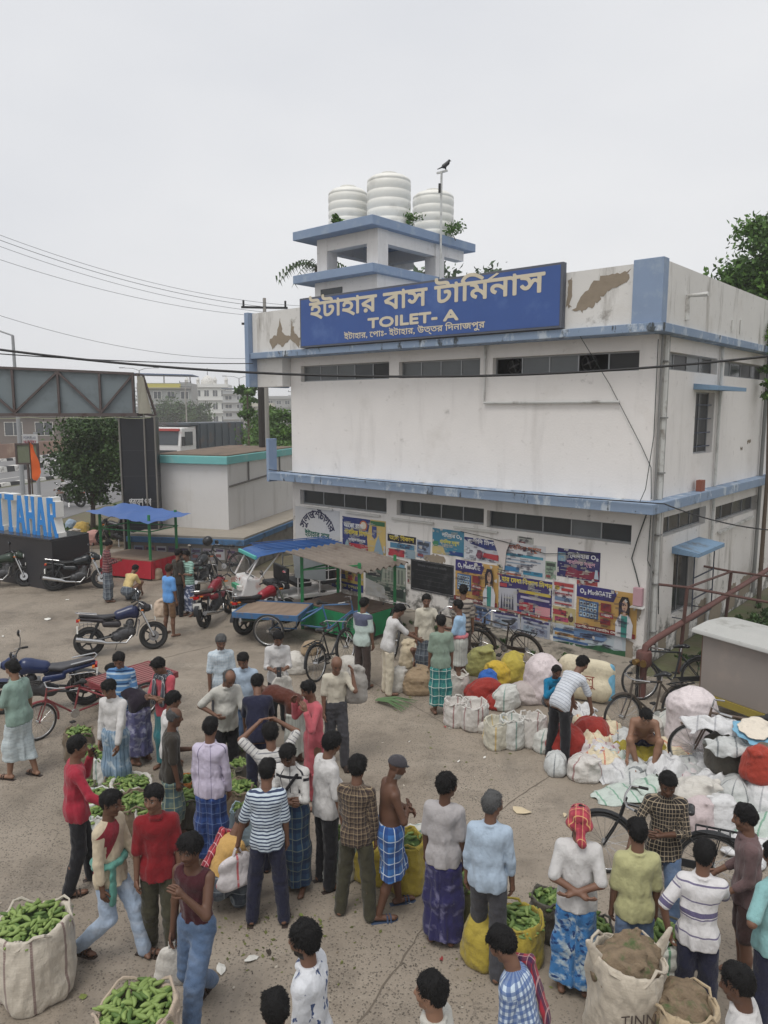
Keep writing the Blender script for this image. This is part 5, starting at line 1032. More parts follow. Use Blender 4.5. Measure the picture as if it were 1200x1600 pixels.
for s in (-1, 1): MB().box(s*.95-.16,s*.95+.16,5.96,6.02,1.0,1.22).build('headlight', M((.7,.7,.68), .2), tk); MB().box(s*1.22-.02,s*1.22+.02,4.5,5.4,1.9,2.8).build('side_window', WN, tk); MB().box(s*1.38-.1,s*1.38+.1,5.85,5.95,1.9,2.5).build('mirror', BLK, tk)
MB().box(-1.1,1.1,5.82,5.96,2.86,3.02).build('visor_stripe', TR, tk); MB().box(-1.25,1.25,-2.6,3.8,1.15,3.35).build('tipper_body', TB, tk, bev=.04); MB().box(-1.3,1.3,3.8,5.0,3.2,3.36).build('canopy_board', TB, tk)
for k in range(7):
    MB().box(1.251,1.34,-2.5+k*1.0,-2.38+k*1.0,1.2,3.3).build('rib', TB, tk); MB().box(-1.34,-1.251,-2.5+k*1.0,-2.38+k*1.0,1.2,3.3).build('rib', TB, tk)
MB().box(1.252,1.30,-2.6,3.8,1.2,1.6).build('red_stripe', TR, tk); MB().box(-1.30,-1.252,-2.6,3.8,1.2,1.6).build('red_stripe', TR, tk); MB().box(-.5,.5,-2.5,5.6,.75,1.14).build('chassis', BLK, tk)
for y in (4.9,-.3,-1.6):
    for s in (-1, 1): MB().lathe([(.2,-.16),(.5,-.16),(.52,-.1),(.52,.1),(.5,.16),(.2,.16)], 20, (s*1.0,y,.52), 'x').build('wheel', TYRE, tk, smooth=True)
# ---- warning triangle, parked things by the road
tr = thing('warning_sign', 'dark triangular road sign on a red and white post', 'sign', (-17.6, 97, 0)); MB().prism([(-.9,1.7),(.9,1.7),(0,3.2)], -.03, .03, 'xz').build('plate', M(S2L(52,56,54), .6), tr); 
for k in range(4): MB().tube([(0,.05,k*.45),(0,.05,k*.45+.45)], .07, 6).build('post', (WHT, TR)[k % 2], tr)
# ---- hoarding, flag by the letters
hd = thing('hoarding', 'small white roadside hoarding with red heading and blue base', 'hoarding', (-17.4,37,0), R(-12)); MB().tube([(.25,.05,0),(.25,.05,4.0)], .09, 8).build('post', LP, hd)
MB().box(-.42,.42,-.04,0,2.5,3.9).build('panel', pm((222,222,222)), hd); MB().box(-.1,.42,-.046,-.042,2.75,3.2).build('printed_block', pm((70,130,190)), hd); letters('POPULAR', 0, -.05, 3.72, .2, pm((120,120,150)), hd, .7); letters('NURSERY', 0, -.05, 3.52, .2, pm((190,60,80)), hd, .7, bold=.006); MB().box(-.1,.42,-.047,-.043,2.52,2.7).build('printed_block', pm((200,80,90)), hd)
fl = thing('flag', 'orange pennant flag on a pole behind the letters', 'flag', (-13.3,28.2,0)); MB().tube([(0,0,0),(-.02,0,3.9)], .025, 6).build('pole', BARK, fl)
mb = MB(); n_ = 9
for i in range(n_):
    t_ = i/(n_-1); z = 3.9-1.35*t_; w = .12+.35*t_ if t_ < .8 else .4-(t_-.8)*1.2; y = .06*math.sin(i*1.3); mb.v += [(0,0,z), (w*.5,y,z-.08), (w,-y,z-.12)]
for i in range(n_-1): mb.f += [(i*3,i*3+1,i*3+4,i*3+3), (i*3+1,i*3+2,i*3+5,i*3+4)]
mb.build('cloth', M(S2L(226,104,44), .8, .08, 4), fl, smooth=True, fixn=False)
fb = thing('sign_frame', 'empty square dark sign frame beside the flag', 'sign', (-13.75,28.9,0)); MB().tube([(0,0,0),(0,0,3.0)], .05, 6).build('post', STEEL, fb)
for a in ((-.45,.45,3.0,3.07),(-.45,.45,3.75,3.82),(-.45,-.38,3.07,3.75),(.38,.45,3.07,3.75)): MB().box(a[0],a[1],-.04,.04,a[2],a[3]).build('frame', STEEL, fb)
MB().box(-.379,.379,-.01,.01,3.071,3.749).build('panel', pm((130,140,110)), fb)
gs = crown_mesh([(-12.3+1.4*math.sin(i*2.1),30.6+.35*i-1.4,.10,1.0,.6,.10) for i in range(9)], 6000, .22, 17, 120, droop=-1.5); tag(finish('grass_patch', gs, LEAFB), 'rough grass around the tree behind the letters', 'grass', kind='stuff')
gs = crown_mesh([local(1.0+.2*math.sin(i),.6+i*.75,.14)+(.55,.55,.16) for i in range(10)]+[local(-.6-i*.8,-.75,.05)+(.4,.25,.09) for i in range(7)], 4500, .10, 18, 160, droop=-1.2); tag(finish('weed_patch', gs, LEAFD), 'low weeds growing along the foot of the building', 'weeds', kind='stuff')
# ================================================================ bicycles, motorcycles, carts
CHR = M(S2L(190,190,190), .25, .05, 6, metal=.9); RUB = M((.02,.02,.02), .8); DUST = M(S2L(96,88,78), .9, .2, 6); BLKP = M((.015,.016,.018), .35, .2, 5)
_WH = {}
def wheel(par, loc, r, tw, spokes, rimm=CHR, name='wheel', hubr=.03, alloy=0):
    """wheel in the xz plane: tyre, rim, hub and spokes; meshes shared between equal wheels"""
    w = bpy.data.objects.new(name, None); COL.objects.link(w); w.parent = par; w.location = loc
    key = (r, tw, spokes, alloy)
    if key not in _WH:
        ring = lambda rr, t, n: MB().tube([(rr*math.cos(a*6.2832/n), 0, rr*math.sin(a*6.2832/n)) for a in range(n)], t, 7, closed=True)
        ty = ring(r-tw, tw, 32).mesh('tyre'); ty.shade_smooth(); rm = ring(r-tw*2.1, tw*.55, 32).mesh('rim'); rm.shade_smooth()
        mb = MB().lathe([(hubr,-.05),(hubr,.05)], 10, axis='y')
        if alloy:
            for k in range(alloy): a = k*6.2832/alloy; mb.bar((0,0,0), ((r-tw*2)*math.cos(a),0,(r-tw*2)*math.sin(a)), .035, .03)
        for k in range(spokes):
            a = k*6.2832/spokes; b = a+(.35 if k % 2 else -.35); mb.tube([(hubr*math.cos(b),.03*(1 if k % 2 else -1),hubr*math.sin(b)), ((r-tw*2)*math.cos(a),0,(r-tw*2)*math.sin(a))], .0028, 3, cap=False)
        _WH[key] = (ty, rm, mb.mesh('spokes'))
        ty.materials.append(RUB); rm.materials.append(rimm); _WH[key][2].materials.append(CHR if not alloy else BLKP)
    for nm, me in zip(('tyre', 'rim', 'hub_and_spokes'), _WH[key]): finish(nm, me, None, w)
    return w
def lay(o, lean): o.rotation_mode = 'XYZ'; o.rotation_euler = (R(lean), 0, o.rotation_euler.z)
def bicycle(label, loc, yaw, col=(.02,.022,.025), lean=0, bag=None, steer=0):
    t = thing('bicycle', label, 'bicycle', loc, R(yaw), 'bicycles'); fm = M(col, .45, .2, 6); lay(t, lean)
    wheel(t, (-.54,0,.35), .35, .019, 20); wheel(t, (.56,0,.35), .35, .019, 20)
    f = MB(); bb = (-.06,0,.30); st = (-.20,0,.82); hd = (.36,0,.86); hl = (.40,0,.70); ra = (-.54,0,.35)
    for a, b, r in ((bb,st,.016),(bb,hl,.017),(st,hd,.016),(hd,hl,.02)): f.tube([a,b], r, 7)
    for s in (-.05,.05): f.tube([(bb[0],s*.6,bb[2]),(ra[0],s,ra[2])], .010, 6).tube([(st[0],s*.4,st[2]-.04),(ra[0],s,ra[2])], .009, 6)
    f.build('frame', fm, t, smooth=True)
    fk = MB()
    for s in (-.05,.05): fk.tube([(.40,s,.70),(.46,s,.55),(.56,s,.35)], .011, 6)
    fk.tube([hl,hd,(.345,0,.93)], .016, 7); fk.build('fork', fm, t, smooth=True)
    MB().tube([(.20,-.28,.93),(.32,-.24,.95),(.36,-.08,.93),(.36,.08,.93),(.32,.24,.95),(.20,.28,.93)], .012, 7).build('handlebar', CHR, t, smooth=True)
    for s in (-1, 1): MB().tube([(.24,s*.267,.94),(.14,s*.29,.925)], .017, 7).build('grip', RUB, t)
    MB().tube([st,(-.215,0,.90)], .013, 6).build('seat_post', CHR, t); g = Fld((-.40,-.13,.86), (-.02,.13,1.0), .012); g.cone((-.30,-.06,.93),(-.30,.06,.93), .045, k=.03, flat=((0,0,1),1.4)); g.cone((-.28,0,.93),(-.07,0,.925), .04, .02, k=.03); V, Q = g.nets(); finish('saddle', arr_mesh('saddle', V, Q), BLKP, t)
    for c, a0, a1 in (((-.54,.35),20,190),((.56,.35),60,200)):
        mb = MB(); P = [(c[0]+.375*math.cos(R(a)),0,c[1]+.375*math.sin(R(a))) for a in range(a0,a1,10)]; mb.tube(P, .022, 6); mb.build('mudguard', fm, t, smooth=True)
    cr = MB().box(-.80,-.36,-.08,-.06,.73,.745).box(-.80,-.36,.06,.08,.73,.745)
    for x in (-.80,-.69,-.58,-.47,-.36): cr.box(x-.008,x+.008,-.06,.06,.735,.745)
    for s in (-.07,.07): cr.tube([(-.6,s,.73),(-.54,s,.36)], .006, 5)
    cr.build('carrier', BLKP, t); MB().lathe([(.085,-.012),(.085,.012)], 16, (bb[0],.06,bb[2]), 'y').build('chain_wheel', CHR, t); MB().box(-.54,-.02,.05,.065,.31,.40).build('chain_guard', fm, t, bev=.006)
    MB().tube([(bb[0],.09,bb[2]),(bb[0]+.1,.09,bb[2]-.13)], .01, 5).tube([(bb[0],-.09,bb[2]),(bb[0]-.1,-.09,bb[2]+.13)], .01, 5).build('crank', CHR, t)
    for s, q in ((.14,(.04,.17)), (-.14,(-.16,.43))): MB().box(q[0]-.045,q[0]+.045,s-.045,s+.045,q[1]-.012,q[1]+.012).build('pedal', RUB, t)
    return t
def blob(name, mat, par, prims, lo, hi, vox=.012, rough=(0,0), seed=1, loc=None, rot=None):
    g = Fld(lo, hi, vox)
    for p in prims: g.cone(*p[:4], k=p[4] if len(p) > 4 else .03, flat=p[5] if len(p) > 5 else None)
    if rough[0]: g.rough(seed, *rough)
    V, Q = g.nets(); me = arr_mesh(name, V, Q); vvec(me, 'weave', V); return finish(name, me, mat, par, loc, rot)
_MO = {}
def motorcycle(label, loc, yaw, tank=(.3,.02,.03), seat=(.015,.015,.016), lean=-9, accent=None, sw=1, mir=True):
    t = thing('motorcycle', label, 'motorcycle', loc, R(yaw), 'motorcycles'); lay(t, lean); Y = (0,1,0)
    tm = M(tank, .28, .12, 5, bmp=.0, stain=tuple(.5*x+.06 for x in tank), ssc=5, sth=(.5,.8)); sm = M(seat, .6, .1, 9); am = M(accent or tank, .3, .05, 5, bmp=0)
    wheel(t, (-.63,0,.31), .31, .055, 0, BLKP, hubr=.07, alloy=5); wheel(t, (.66,0,.30), .30, .045, 0, BLKP, hubr=.06, alloy=5)
    blob('fuel_tank', tm, t, [((-.02,0,.80),(.26,0,.86),.11,.13,.04,(Y,1.0)), ((.2,0,.86),(.30,0,.80),.11,.10)], (-.2,-.2,.6), (.5,.2,1.05), .014)
    blob('seat', sm, t, [((-.08,0,.80),(-.30,0,.78),.085,.11,.03,((0,0,1),1.8)), ((-.30,0,.78),(-.72,0,.86),.11,.09,.03,((0,0,1),2.0))], (-.9,-.16,.65), (.06,.16,1.0), .014)
    blob('tail_panel', am, t, [((-.35,-.07,.72),(-.80,-.05,.80),.05,.03), ((-.35,.07,.72),(-.80,.05,.80),.05,.03), ((-.05,-.11,.62),(-.3,-.1,.64),.07,.06,.03,(Y,1.8)), ((-.05,.11,.62),(-.3,.1,.64),.07,.06,.03,(Y,1.8))], (-.92,-.2,.5), (.1,.2,.92), .014)
    blob('engine', M(S2L(70,70,72), .5, .2, 12, metal=.4), t, [((.02,0,.42),(.20,0,.42),.12,.11,.04,(Y,1.1)), ((.14,0,.45),(.20,0,.62),.085,.085), ((-.1,0,.36),(.0,0,.36),.11,.11)], (-.3,-.2,.2), (.45,.2,.75), .016, (.003,90))
    fr = MB().tube([(.42,0,.95),(.38,0,.84),(.30,0,.55),(.20,0,.30),(-.10,0,.26),(-.22,0,.42)], .02, 6).tube([(.40,0,.90),(.0,0,.74),(-.30,0,.70),(-.78,0,.76)], .02, 6)
    for s in (-.09,.09): fr.tube([(-.16,s,.38),(-.63,s,.31)], .022, 6).tube([(-.42,s,.70),(-.60,s,.34)], .024, 7)
    fr.build('frame', BLKP, t, smooth=True)
    fk = MB()
    for s in (-.085,.085): fk.tube([(.40,s,.93),(.66,s,.30)], [.022,.026], 8)
    fk.build('fork', CHR, t, smooth=True)
    MB().tube([(.30,-.36,1.02),(.38,-.26,1.06),(.43,-.07,.99),(.43,.07,.99),(.38,.26,1.06),(.30,.36,1.02)], .013, 7).build('handlebar', BLKP, t, smooth=True)
    for s in (-1, 1):
        MB().tube([(.345,s*.30,1.045),(.27,s*.40,1.005)], .019, 7).build('grip', RUB, t); MB().tube([(.38,s*.27,1.06),(.47,s*.36,1.0)], .006, 5).build('lever', CHR, t)
        MB().box(.42,.47,s*.17-.04,s*.17+.04,.86,.89).build('indicator', M(S2L(200,110,40), .3), t)
        MB().box(-.82,-.78,s*.13-.035,s*.13+.035,.77,.80).build('indicator', M(S2L(200,110,40), .3), t)
        if mir:
            m = MB().tube([(.37,s*.27,1.06),(.36,s*.34,1.20),(.38,s*.40,1.25)], .007, 5).build('mirror_stalk', BLKP, t, smooth=True)
            MB().lathe([(.055,0),(.062,.012),(.03,.03)], 14, (0,0,0), 'x').build('mirror', M((.75,.76,.78), .05, 0, 5, metal=1, bmp=0) if False else BLKP, t, (.385,s*.42,1.27)); MB().lathe([(.052,0),(.052,.003)], 14, (0,0,0), 'x').build('mirror_glass', M((.85,.86,.88), .08, 0, 5, metal=1, bmp=0), t, (.380,s*.42,1.27), (0, R(-28), 0))
    blob('headlight_cowl', am, t, [((.46,0,.92),(.56,0,.90),.10,.085,.03), ((.45,0,1.0),(.50,0,.98),.06,.05)], (.3,-.16,.75), (.7,.16,1.12), .014); MB().lathe([(.07,0),(.06,.02),(.02,.03)], 14, (.635,0,.90), 'x').build('headlight', M((.7,.7,.68), .15, 0), t)
    MB().box(.39,.47,-.07,.07,1.0,1.05).build('meter', BLKP, t, bev=.012)
    for c, rr, a0, a1, mm in (((.66,.30),.335,40,150,am), ((-.63,.31),.36,60,175,BLKP)):
        mb = MB()
        P = [(c[0]+rr*math.cos(R(a)), c[1]+rr*math.sin(R(a))) for a in range(a0, a1, 8)]
        for i in range(len(P)-1): mb.add([(P[i][0],-.06,P[i][1]),(P[i][0],.06,P[i][1]),(P[i+1][0],.06,P[i+1][1]),(P[i+1][0],-.06,P[i+1][1])], [(0,1,2,3)])
        mb.build('mudguard', mm, t, smooth=True, fixn=False)
    MB().tube([(.22,-.1,.36),(.1,-.14,.22),(-.3,-.16,.26),(-.4,-.17,.30),(-.88,-.18,.40)], [.022,.022,.03,.05,.055], 10).build('exhaust', CHR if sw else BLKP, t, smooth=True); MB().box(-.86,-.83,-.10,.10,.50,.64).build('number_plate', M(S2L(216,216,210), .5), t); MB().box(-.86,-.80,-.07,.07,.73,.79).build('tail_lamp', M(S2L(170,24,24), .2), t, bev=.01)
    MB().tube([(-.45,-.13,.86),(-.82,-.11,.92),(-.86,0,.93),(-.82,.11,.92),(-.45,.13,.86)], .012, 6).build('grab_rail', CHR, t, smooth=True); MB().tube([(-.05,.1,.28),(-.12,.26,.03)], .012, 6).build('side_stand', CHR, t)
    MB().tube([(.30,-.30,.36),(.36,-.33,.60),(.38,-.10,.66),(.38,.10,.66),(.36,.33,.60),(.30,.30,.36),(.24,.08,.30)], .013, 7).build('crash_guard', CHR, t, smooth=True)
    mb = MB()
    for k in range(6): mb.tube([(-.42-k*.075,.15,.68),(-.42-k*.075,.16,.40)], .005, 4)
    mb.tube([(-.40,.15,.68),(-.82,.15,.70)], .008, 5).tube([(-.40,.16,.40),(-.80,.16,.42)], .008, 5).build('wheel_guard', CHR, t)
    MB().box(.70,.715,-.09,.09,.62,.70).build('number_plate', M(S2L(206,206,200), .5), t)
    for s in (-1, 1): MB().tube([(.36,s*.24,1.05),(.52,s*.16,1.02),(.50,s*.05,.80),(.34,s*.03,.70)], .006, 5).build('control_cable', BLKP, t, smooth=True)
    mb = MB()
    for k in range(5): mb.box(.06,.26,-.085,.085,.47+k*.03,.478+k*.03)
    mb.build('cooling_fins', M(S2L(120,120,120), .4, metal=.6), t); t.children[-1]['kind'] = 'stuff'
    MB().lathe([(.11,0),(.11,.006),(.04,.006),(.04,0)], 18, (.66,-.075,.30), 'y', cap=False).build('brake_disc', CHR, t)
    for s in (-1, 1): MB().tube([(-.02,s*.1,.28),(-.02,s*.27,.27)], .014, 6).build('foot_peg', RUB, t)
    return t
def cyclevan(label, loc, yaw, slat, rail, sc=1):
    """pedal van: bicycle front, slatted deck on two rear wheels"""
    t = thing('cycle_van', label, 'cycle van', loc, R(yaw), 'cycle vans', sc); fm = M(rail, .5, .25, 7, stain=S2L(110,92,80), ssc=6); sm = M(slat, .7, .25, 6, stain=S2L(120,104,92), ssc=7)
    wheel(t, (1.15,0,.36), .36, .022, 22)
    for s in (-.56,.56): wheel(t, (-.75,s,.36), .36, .024, 22)
    f = MB(); bb = (.45,0,.32)
    for a, b in (((bb),(.30,0,.84)), ((bb),(.98,0,.76)), ((.30,0,.84),(.96,0,.90)), ((.96,0,.92),(1.0,0,.72)), ((bb),(-.2,0,.36)), ((.30,0,.80),(-.15,.0,.60)), ((.30,0,.78),(-.1,.35,.55)), ((.30,0,.78),(-.1,-.35,.55))): f.tube([a,b], .019, 7)
    f.tube([(-.75,-.56,.36),(-.75,.56,.36)], .022, 7)
    for s in (-.3,.3): f.tube([(-.2,s,.55),(-1.5,s,.55)], .018, 6); f.tube([(-.75,s,.36),(-.75,s,.55)], .02, 6); f.tube([(-.2,s,.55),(-.2,s,.36),(-.75,s,.36)], .014, 6)
    f.build('frame', fm, t, smooth=True); fk = MB()
    for s in (-.05,.05): fk.tube([(1.0,s,.74),(1.15,s,.36)], .013, 6)
    fk.tube([(1.0,0,.74),(.95,0,.98)], .015, 6); fk.build('fork', fm, t); MB().tube([(.74,-.29,.98),(.88,-.25,1.0),(.95,0,.98),(.88,.25,1.0),(.74,.29,.98)], .013, 7).build('handlebar', CHR, t, smooth=True)
    blob('saddle', RUB, t, [((.22,-.05,.90),(.22,.05,.90),.045,.045,.03), ((.24,0,.9),(.42,0,.89),.04,.02,.03)], (.1,-.15,.8), (.5,.15,1.0), .014); MB().lathe([(.09,-.012),(.09,.012)], 16, (bb[0],.05,bb[2]), 'y').build('chain_wheel', CHR, t)
    for s, q in ((.13,(.55,.2)), (-.13,(.35,.44))): MB().box(q[0]-.045,q[0]+.045,s-.045,s+.045,q[1]-.012,q[1]+.012).build('pedal', RUB, t)
    mb = MB(); P = [(1.15+.39*math.cos(R(a)),0,.36+.39*math.sin(R(a))) for a in range(60,200,10)]; mb.tube(P, .022, 6).build('mudguard', fm, t, smooth=True)
    x0, x1, yw, z = -1.55, -.12, .52, .70
    for a in ((x0,x1,-yw-.04,-yw,z-.1,z+.02),(x0,x1,yw,yw+.04,z-.1,z+.02),(x0-.04,x0,-yw-.04,yw+.04,z-.1,z+.02),(x1,x1+.04,-yw-.04,yw+.04,z-.1,z+.02)): MB().box(*a).build('deck_rail', fm, t)
    for k in range(5): xx = x0+.1+k*.31; MB().box(xx,xx+.05,-yw,yw,z-.06,z-.012).build('deck_bearer', fm, t)
    MB().box(x0,x1,-yw,yw,z-.105,z-.09).build('gap_shade_plate', M(S2L(46,38,34), .9), t)  # added dark plate: shade between the slats put into its colour
    me = MB().box(x0,x1,0,.058,z-.01,z+.012).mesh('slat'); me.materials.append(sm)
    for k in range(10): finish('slat', me, None, t, (0, -yw+.012+k*.103, 0))
    return t
# placed vehicles
def gp(x, y): return px(x, y)
motorcycle('red motorcycle with white number plate parked facing the rickshaw', (-4.05,17.75,0), 76, S2L(120,28,40), S2L(70,58,52)); motorcycle('red and black motorcycle with covered tank beside the slatted van', (-2.75,17.05,0), 50, S2L(140,30,42), S2L(24,22,24), accent=S2L(40,34,36))
motorcycle('blue and black motorcycle with long flat seat parked at the left', (-5.8,12.3,0), 198, S2L(24,40,80), S2L(66,66,70)); motorcycle('black motorcycle with red seat panel and round mirrors in the open yard', (-5.55,15.3,0), 22, S2L(26,36,72), S2L(52,52,56), accent=S2L(40,36,40))
motorcycle('dark green motorcycle at the left edge before the plinth', (-11.1,21.2,0), 8, S2L(40,56,44), S2L(30,32,34)); motorcycle('black motorcycle with a cloth bundle tied on its seat', (-8.75,20.9,0), 14, S2L(24,30,34), S2L(24,26,28))
motorcycle('black motorcycle with helmet hung on it by the low wall', (-5.1,20.9,0), 80, S2L(26,28,32), S2L(24,24,26)); motorcycle('motorcycle ridden along the service lane by a man in white', (-16.6,39.2,0), 172, S2L(30,30,36), S2L(24,24,26), lean=0)
motorcycle('dark motorcycle parked beneath the round tree', (-10.0,27.9,0), 170, S2L(30,30,32), S2L(24,24,26)); 
bicycle('old black bicycle leaning at the low poster wall', (-5.0,22.75,0), 170, lean=8); bicycle('black roadster bicycle with a sack on its carrier before the green stall', (-1.0,14.1,0), 62, lean=-6)
bicycle('black bicycle held by the man in checked shirt', (2.95,7.5,0), 157, lean=0); bicycle('black bicycle leaning by the red pipe at the building corner', (5.1,12.75,0), 186, lean=8); bicycle('rusty bicycle leaning on the poster wall behind the crowd', (1.6,15.2,0), 140, S2L(62,54,48), lean=-14); bicycle('second rusty bicycle against the poster wall under the handbills', (2.5,14.9,0), 139, S2L(56,48,44), lean=-16); bicycle('dark bicycle among the sacks near the beige shirted man', (.15,15.55,0), 95, S2L(40,38,38), lean=8)
bicycle('dusty bicycle half buried by white sacks at the right', (4.25,11.3,0), 200, S2L(70,62,54), lean=5)
cyclevan('red slatted cycle van in the middle left of the yard', (-4.76,11.8,0), 230, S2L(150,96,94), S2L(124,50,54), .82); cyclevan('cycle van with tan slats and blue rails beside the green stall', (-1.65,16.1,0), -12, S2L(150,130,112), S2L(56,98,140))
cyclevan('cycle van loaded with white sheets at the right edge', (5.5,9.75,0), 165, S2L(120,100,84), S2L(90,74,62))
helm = thing('helmet', 'black helmet hanging from the motorcycle mirror by the low wall', 'helmet', (-5.05,21.1,1.25)); blob('shell', BLKP, helm, [((0,0,.12),(.02,0,.14),.14,.135,.03)], (-.2,-.2,-.1), (.2,.2,.35), .015)
# ---- battery rickshaw
er = thing('battery_rickshaw', 'white battery rickshaw with blue and turquoise roof before the painted notice', 'rickshaw', (-2.55,18.85,0), R(210))
EW = M(S2L(206,204,202), .4, .06, 3, stain=S2L(180,150,140), ssc=4); EB = M(S2L(42,84,140), .5, .1, 3); ET = M(S2L(80,168,160), .5); PB = M((.02,.02,.024), .5)
wheel(er, (1.15,0,.24), .24, .05, 0, BLKP, hubr=.06, alloy=6)
for s in (-.45,.45): wheel(er, (-.85,s,.24), .24, .05, 0, BLKP, hubr=.06, alloy=6)
MB().box(-1.35,.75,-.5,.5,.34,.44).build('floor_pan', EW, er, bev=.02)
MB().add([(1.32,-.34,.45),(1.32,.34,.45),(1.16,.42,.98),(1.16,-.42,.98),(.80,-.5,.42),(.80,.5,.42),(.86,.5,.98),(.86,-.5,.98)], [(0,1,2,3),(0,3,7,4),(1,5,6,2),(3,2,6,7),(0,4,5,1)]).build('front_cowl', EW, er, bev=.03)
MB().add([(1.15,-.42,1.0),(1.15,.42,1.0),(.82,.46,1.56),(.82,-.46,1.56)], [(0,1,2,3)]).build('windscreen', M(S2L(120,124,126), .1, .2, 2, bmp=.02), er, fixn=False)
for s in (-.45,.45): MB().tube([(1.17,s*.96,.98),(.82,s*1.03,1.57)], .022, 7).build('screen_pillar', EW, er); MB().tube([(.86,s,.95),(.55,s,1.30),(.30,s,1.58)], .02, 7).build('side_rail', EW, er)
rf = MB()
P = [(1.0,1.56),(.9,1.63),(.4,1.69),(-.6,1.69),(-1.45,1.65)]
for i in range(len(P)-1):
    for s0, s1, d0, d1 in ((-.62,-.4,-.07,0),(-.4,.4,0,0),(.4,.62,0,-.07)): rf.add([(P[i][0],s0,P[i][1]+d0),(P[i+1][0],s0,P[i+1][1]+d0),(P[i+1][0],s1,P[i+1][1]+d1),(P[i][0],s1,P[i][1]+d1)], [(0,1,2,3)])
rf.build('roof', EB, er, fixn=False); MB().box(.96,1.02,-.6,.6,1.49,1.58).build('roof_front', ET, er, bev=.015)
for k in range(6): MB().bar((.75,-.5+k*.2,1.70-.0),( -1.4,-.5+k*.2,1.695), .025, .02).build('roof_rib', EB, er)
for x in (-.15,-.75,-1.35):
    for s in (-.5,.5): MB().tube([(x,s,.4),(x,s,1.66)], .016, 6).build('post', EW, er)
for s in (-.5,.5):
    for z in (.75,1.0,1.3): MB().tube([(-1.35,s,z),(-.15,s,z)], .012, 6).build('side_rail', EW, er)
    for x in (-.5,-1.0): MB().tube([(x,s,.75),(x,s,1.3)], .012, 6).build('side_rail', EW, er)
for x, b in ((.25,.1),(-.35,-.5),(-1.05,-1.2)): MB().box(x-.2,x+.2,-.46,.46,.62,.74).build('seat', PB, er, bev=.03); MB().box(b-.04,b+.04,-.46,.46,.75,1.15).build('seat_back', PB, er, bev=.03)
MB().box(1.24,1.34,-.25,.12,.70,.80).build('number_plate', M(S2L(60,150,110), .5), er, rot=(0,0,0)); MB().box(1.24,1.335,.13,.3,.70,.80).build('number_plate', WHT, er); MB().lathe([(.07,0),(.06,.05),(.02,.06)], 12, (1.31,0,.52), 'x').build('headlight', CHR, er)
letters('সাথী', 0, 0, .9, .14, pm((190,70,60)), er, .4).location = (1.22,-.05,.89); er.children[-1].rotation_euler = (R(-12), 0, R(90))
MB().tube([(.95,-.3,1.0),(.98,0,1.03),(.95,.3,1.0)], .014, 6).build('handlebar', BLKP, er)
ab = thing('auto_rickshaw', 'dark vehicles cluster: black auto rickshaw with red top under the tree', 'rickshaw', (-9.4,29.3,0), R(200)); ab['label'] = 'dark auto rickshaw with red roof under the round tree'
MB().add([(1.2,-.3,.3),(1.2,.3,.3),(.95,.5,1.0),(.95,-.5,1.0),(-1.2,-.6,.3),(-1.2,.6,.3),(-1.2,.6,1.0),(-1.2,-.6,1.0)], [(0,1,2,3),(0,3,7,4),(1,5,6,2),(3,2,6,7),(0,4,5,1),(4,7,6,5)]).build('body', BLKP, ab, bev=.03); MB().add([(.95,-.5,1.01),(.95,.5,1.01),(.6,.55,1.6),(.6,-.55,1.6)], [(0,1,2,3)]).build('windscreen', GLASS2, ab, fixn=False); MB().box(-1.25,.65,-.62,.62,1.6,1.7).build('roof', M(S2L(170,50,46), .6), ab, bev=.03)
for s in (-.58,.58):
    for x in (-1.15,-.3,.5): MB().bar((x,s,1.0),(x,s,1.6), .05).build('pillar', BLKP, ab)
wheel(ab, (1.0,0,.25), .25, .05, 0, BLKP, hubr=.06, alloy=6)
for s in (-.5,.5): wheel(ab, (-.8,s,.25), .25, .05, 0, BLKP, hubr=.06, alloy=6)
# ================================================================ stalls, sacks, heaps
GRN = M(S2L(38,120,70), .6, .15, 5, stain=S2L(60,90,70), ssc=5); REDC = M(S2L(176,34,50), .75, .12, 6, stain=S2L(196,120,120), ssc=9, sth=(.66,.70))
def stall(label, P, zc, skirt, postm, posts, top=None):
    t = thing('market_stall', label, 'stall'); return t
# blue roofed stall
bs = thing('market_stall', 'stall with sagging blue sheet roof, green posts and red skirted counter', 'stall')
a, b, c, d_ = (-8.75,22.65), (-6.95,21.95), (-6.45,23.15), (-8.25,23.85)
mb = MB()
for p, q in ((a,b),(b,c),(c,d_),(d_,a)):
    n_ = 14
    for i in range(n_):
        w0, w1 = .03*math.sin(i*2.1), .03*math.sin((i+1)*2.1); f0, f1 = i/n_, (i+1)/n_
        mb.add([(p[0]+(q[0]-p[0])*f0+w0,p[1]+(q[1]-p[1])*f0-w0,.06),(p[0]+(q[0]-p[0])*f1+w1,p[1]+(q[1]-p[1])*f1-w1,.06),(p[0]+(q[0]-p[0])*f1,p[1]+(q[1]-p[1])*f1,.60),(p[0]+(q[0]-p[0])*f0,p[1]+(q[1]-p[1])*f0,.60)], [(0,1,2,3)])
mb.build('red_skirt', REDC, bs, smooth=True, fixn=False)
MB().prism([a,b,c,d_], .601, .64, 'xy').build('counter_top', M(S2L(142,122,106), .8, .2, 5), bs); MB().prism([(p[0]+(-7.6-p[0])*.06, p[1]+(22.9-p[1])*.06) for p in (a,b,c,d_)], .02, .59, 'xy').build('counter_frame', M(S2L(70,60,52), .9), bs)
for p in (a,b,c,d_): q = (p[0]+(-7.6-p[0])*.05, p[1]+(22.9-p[1])*.05); MB().tube([(*q,.64),(*q,2.0)], .045, 7).build('post', GRN, bs)
for p, q in ((a,b),(b,c),(c,d_),(d_,a)): MB().bar((p[0],p[1],1.5),(q[0],q[1],1.5), .03).build('rail', GRN, bs)
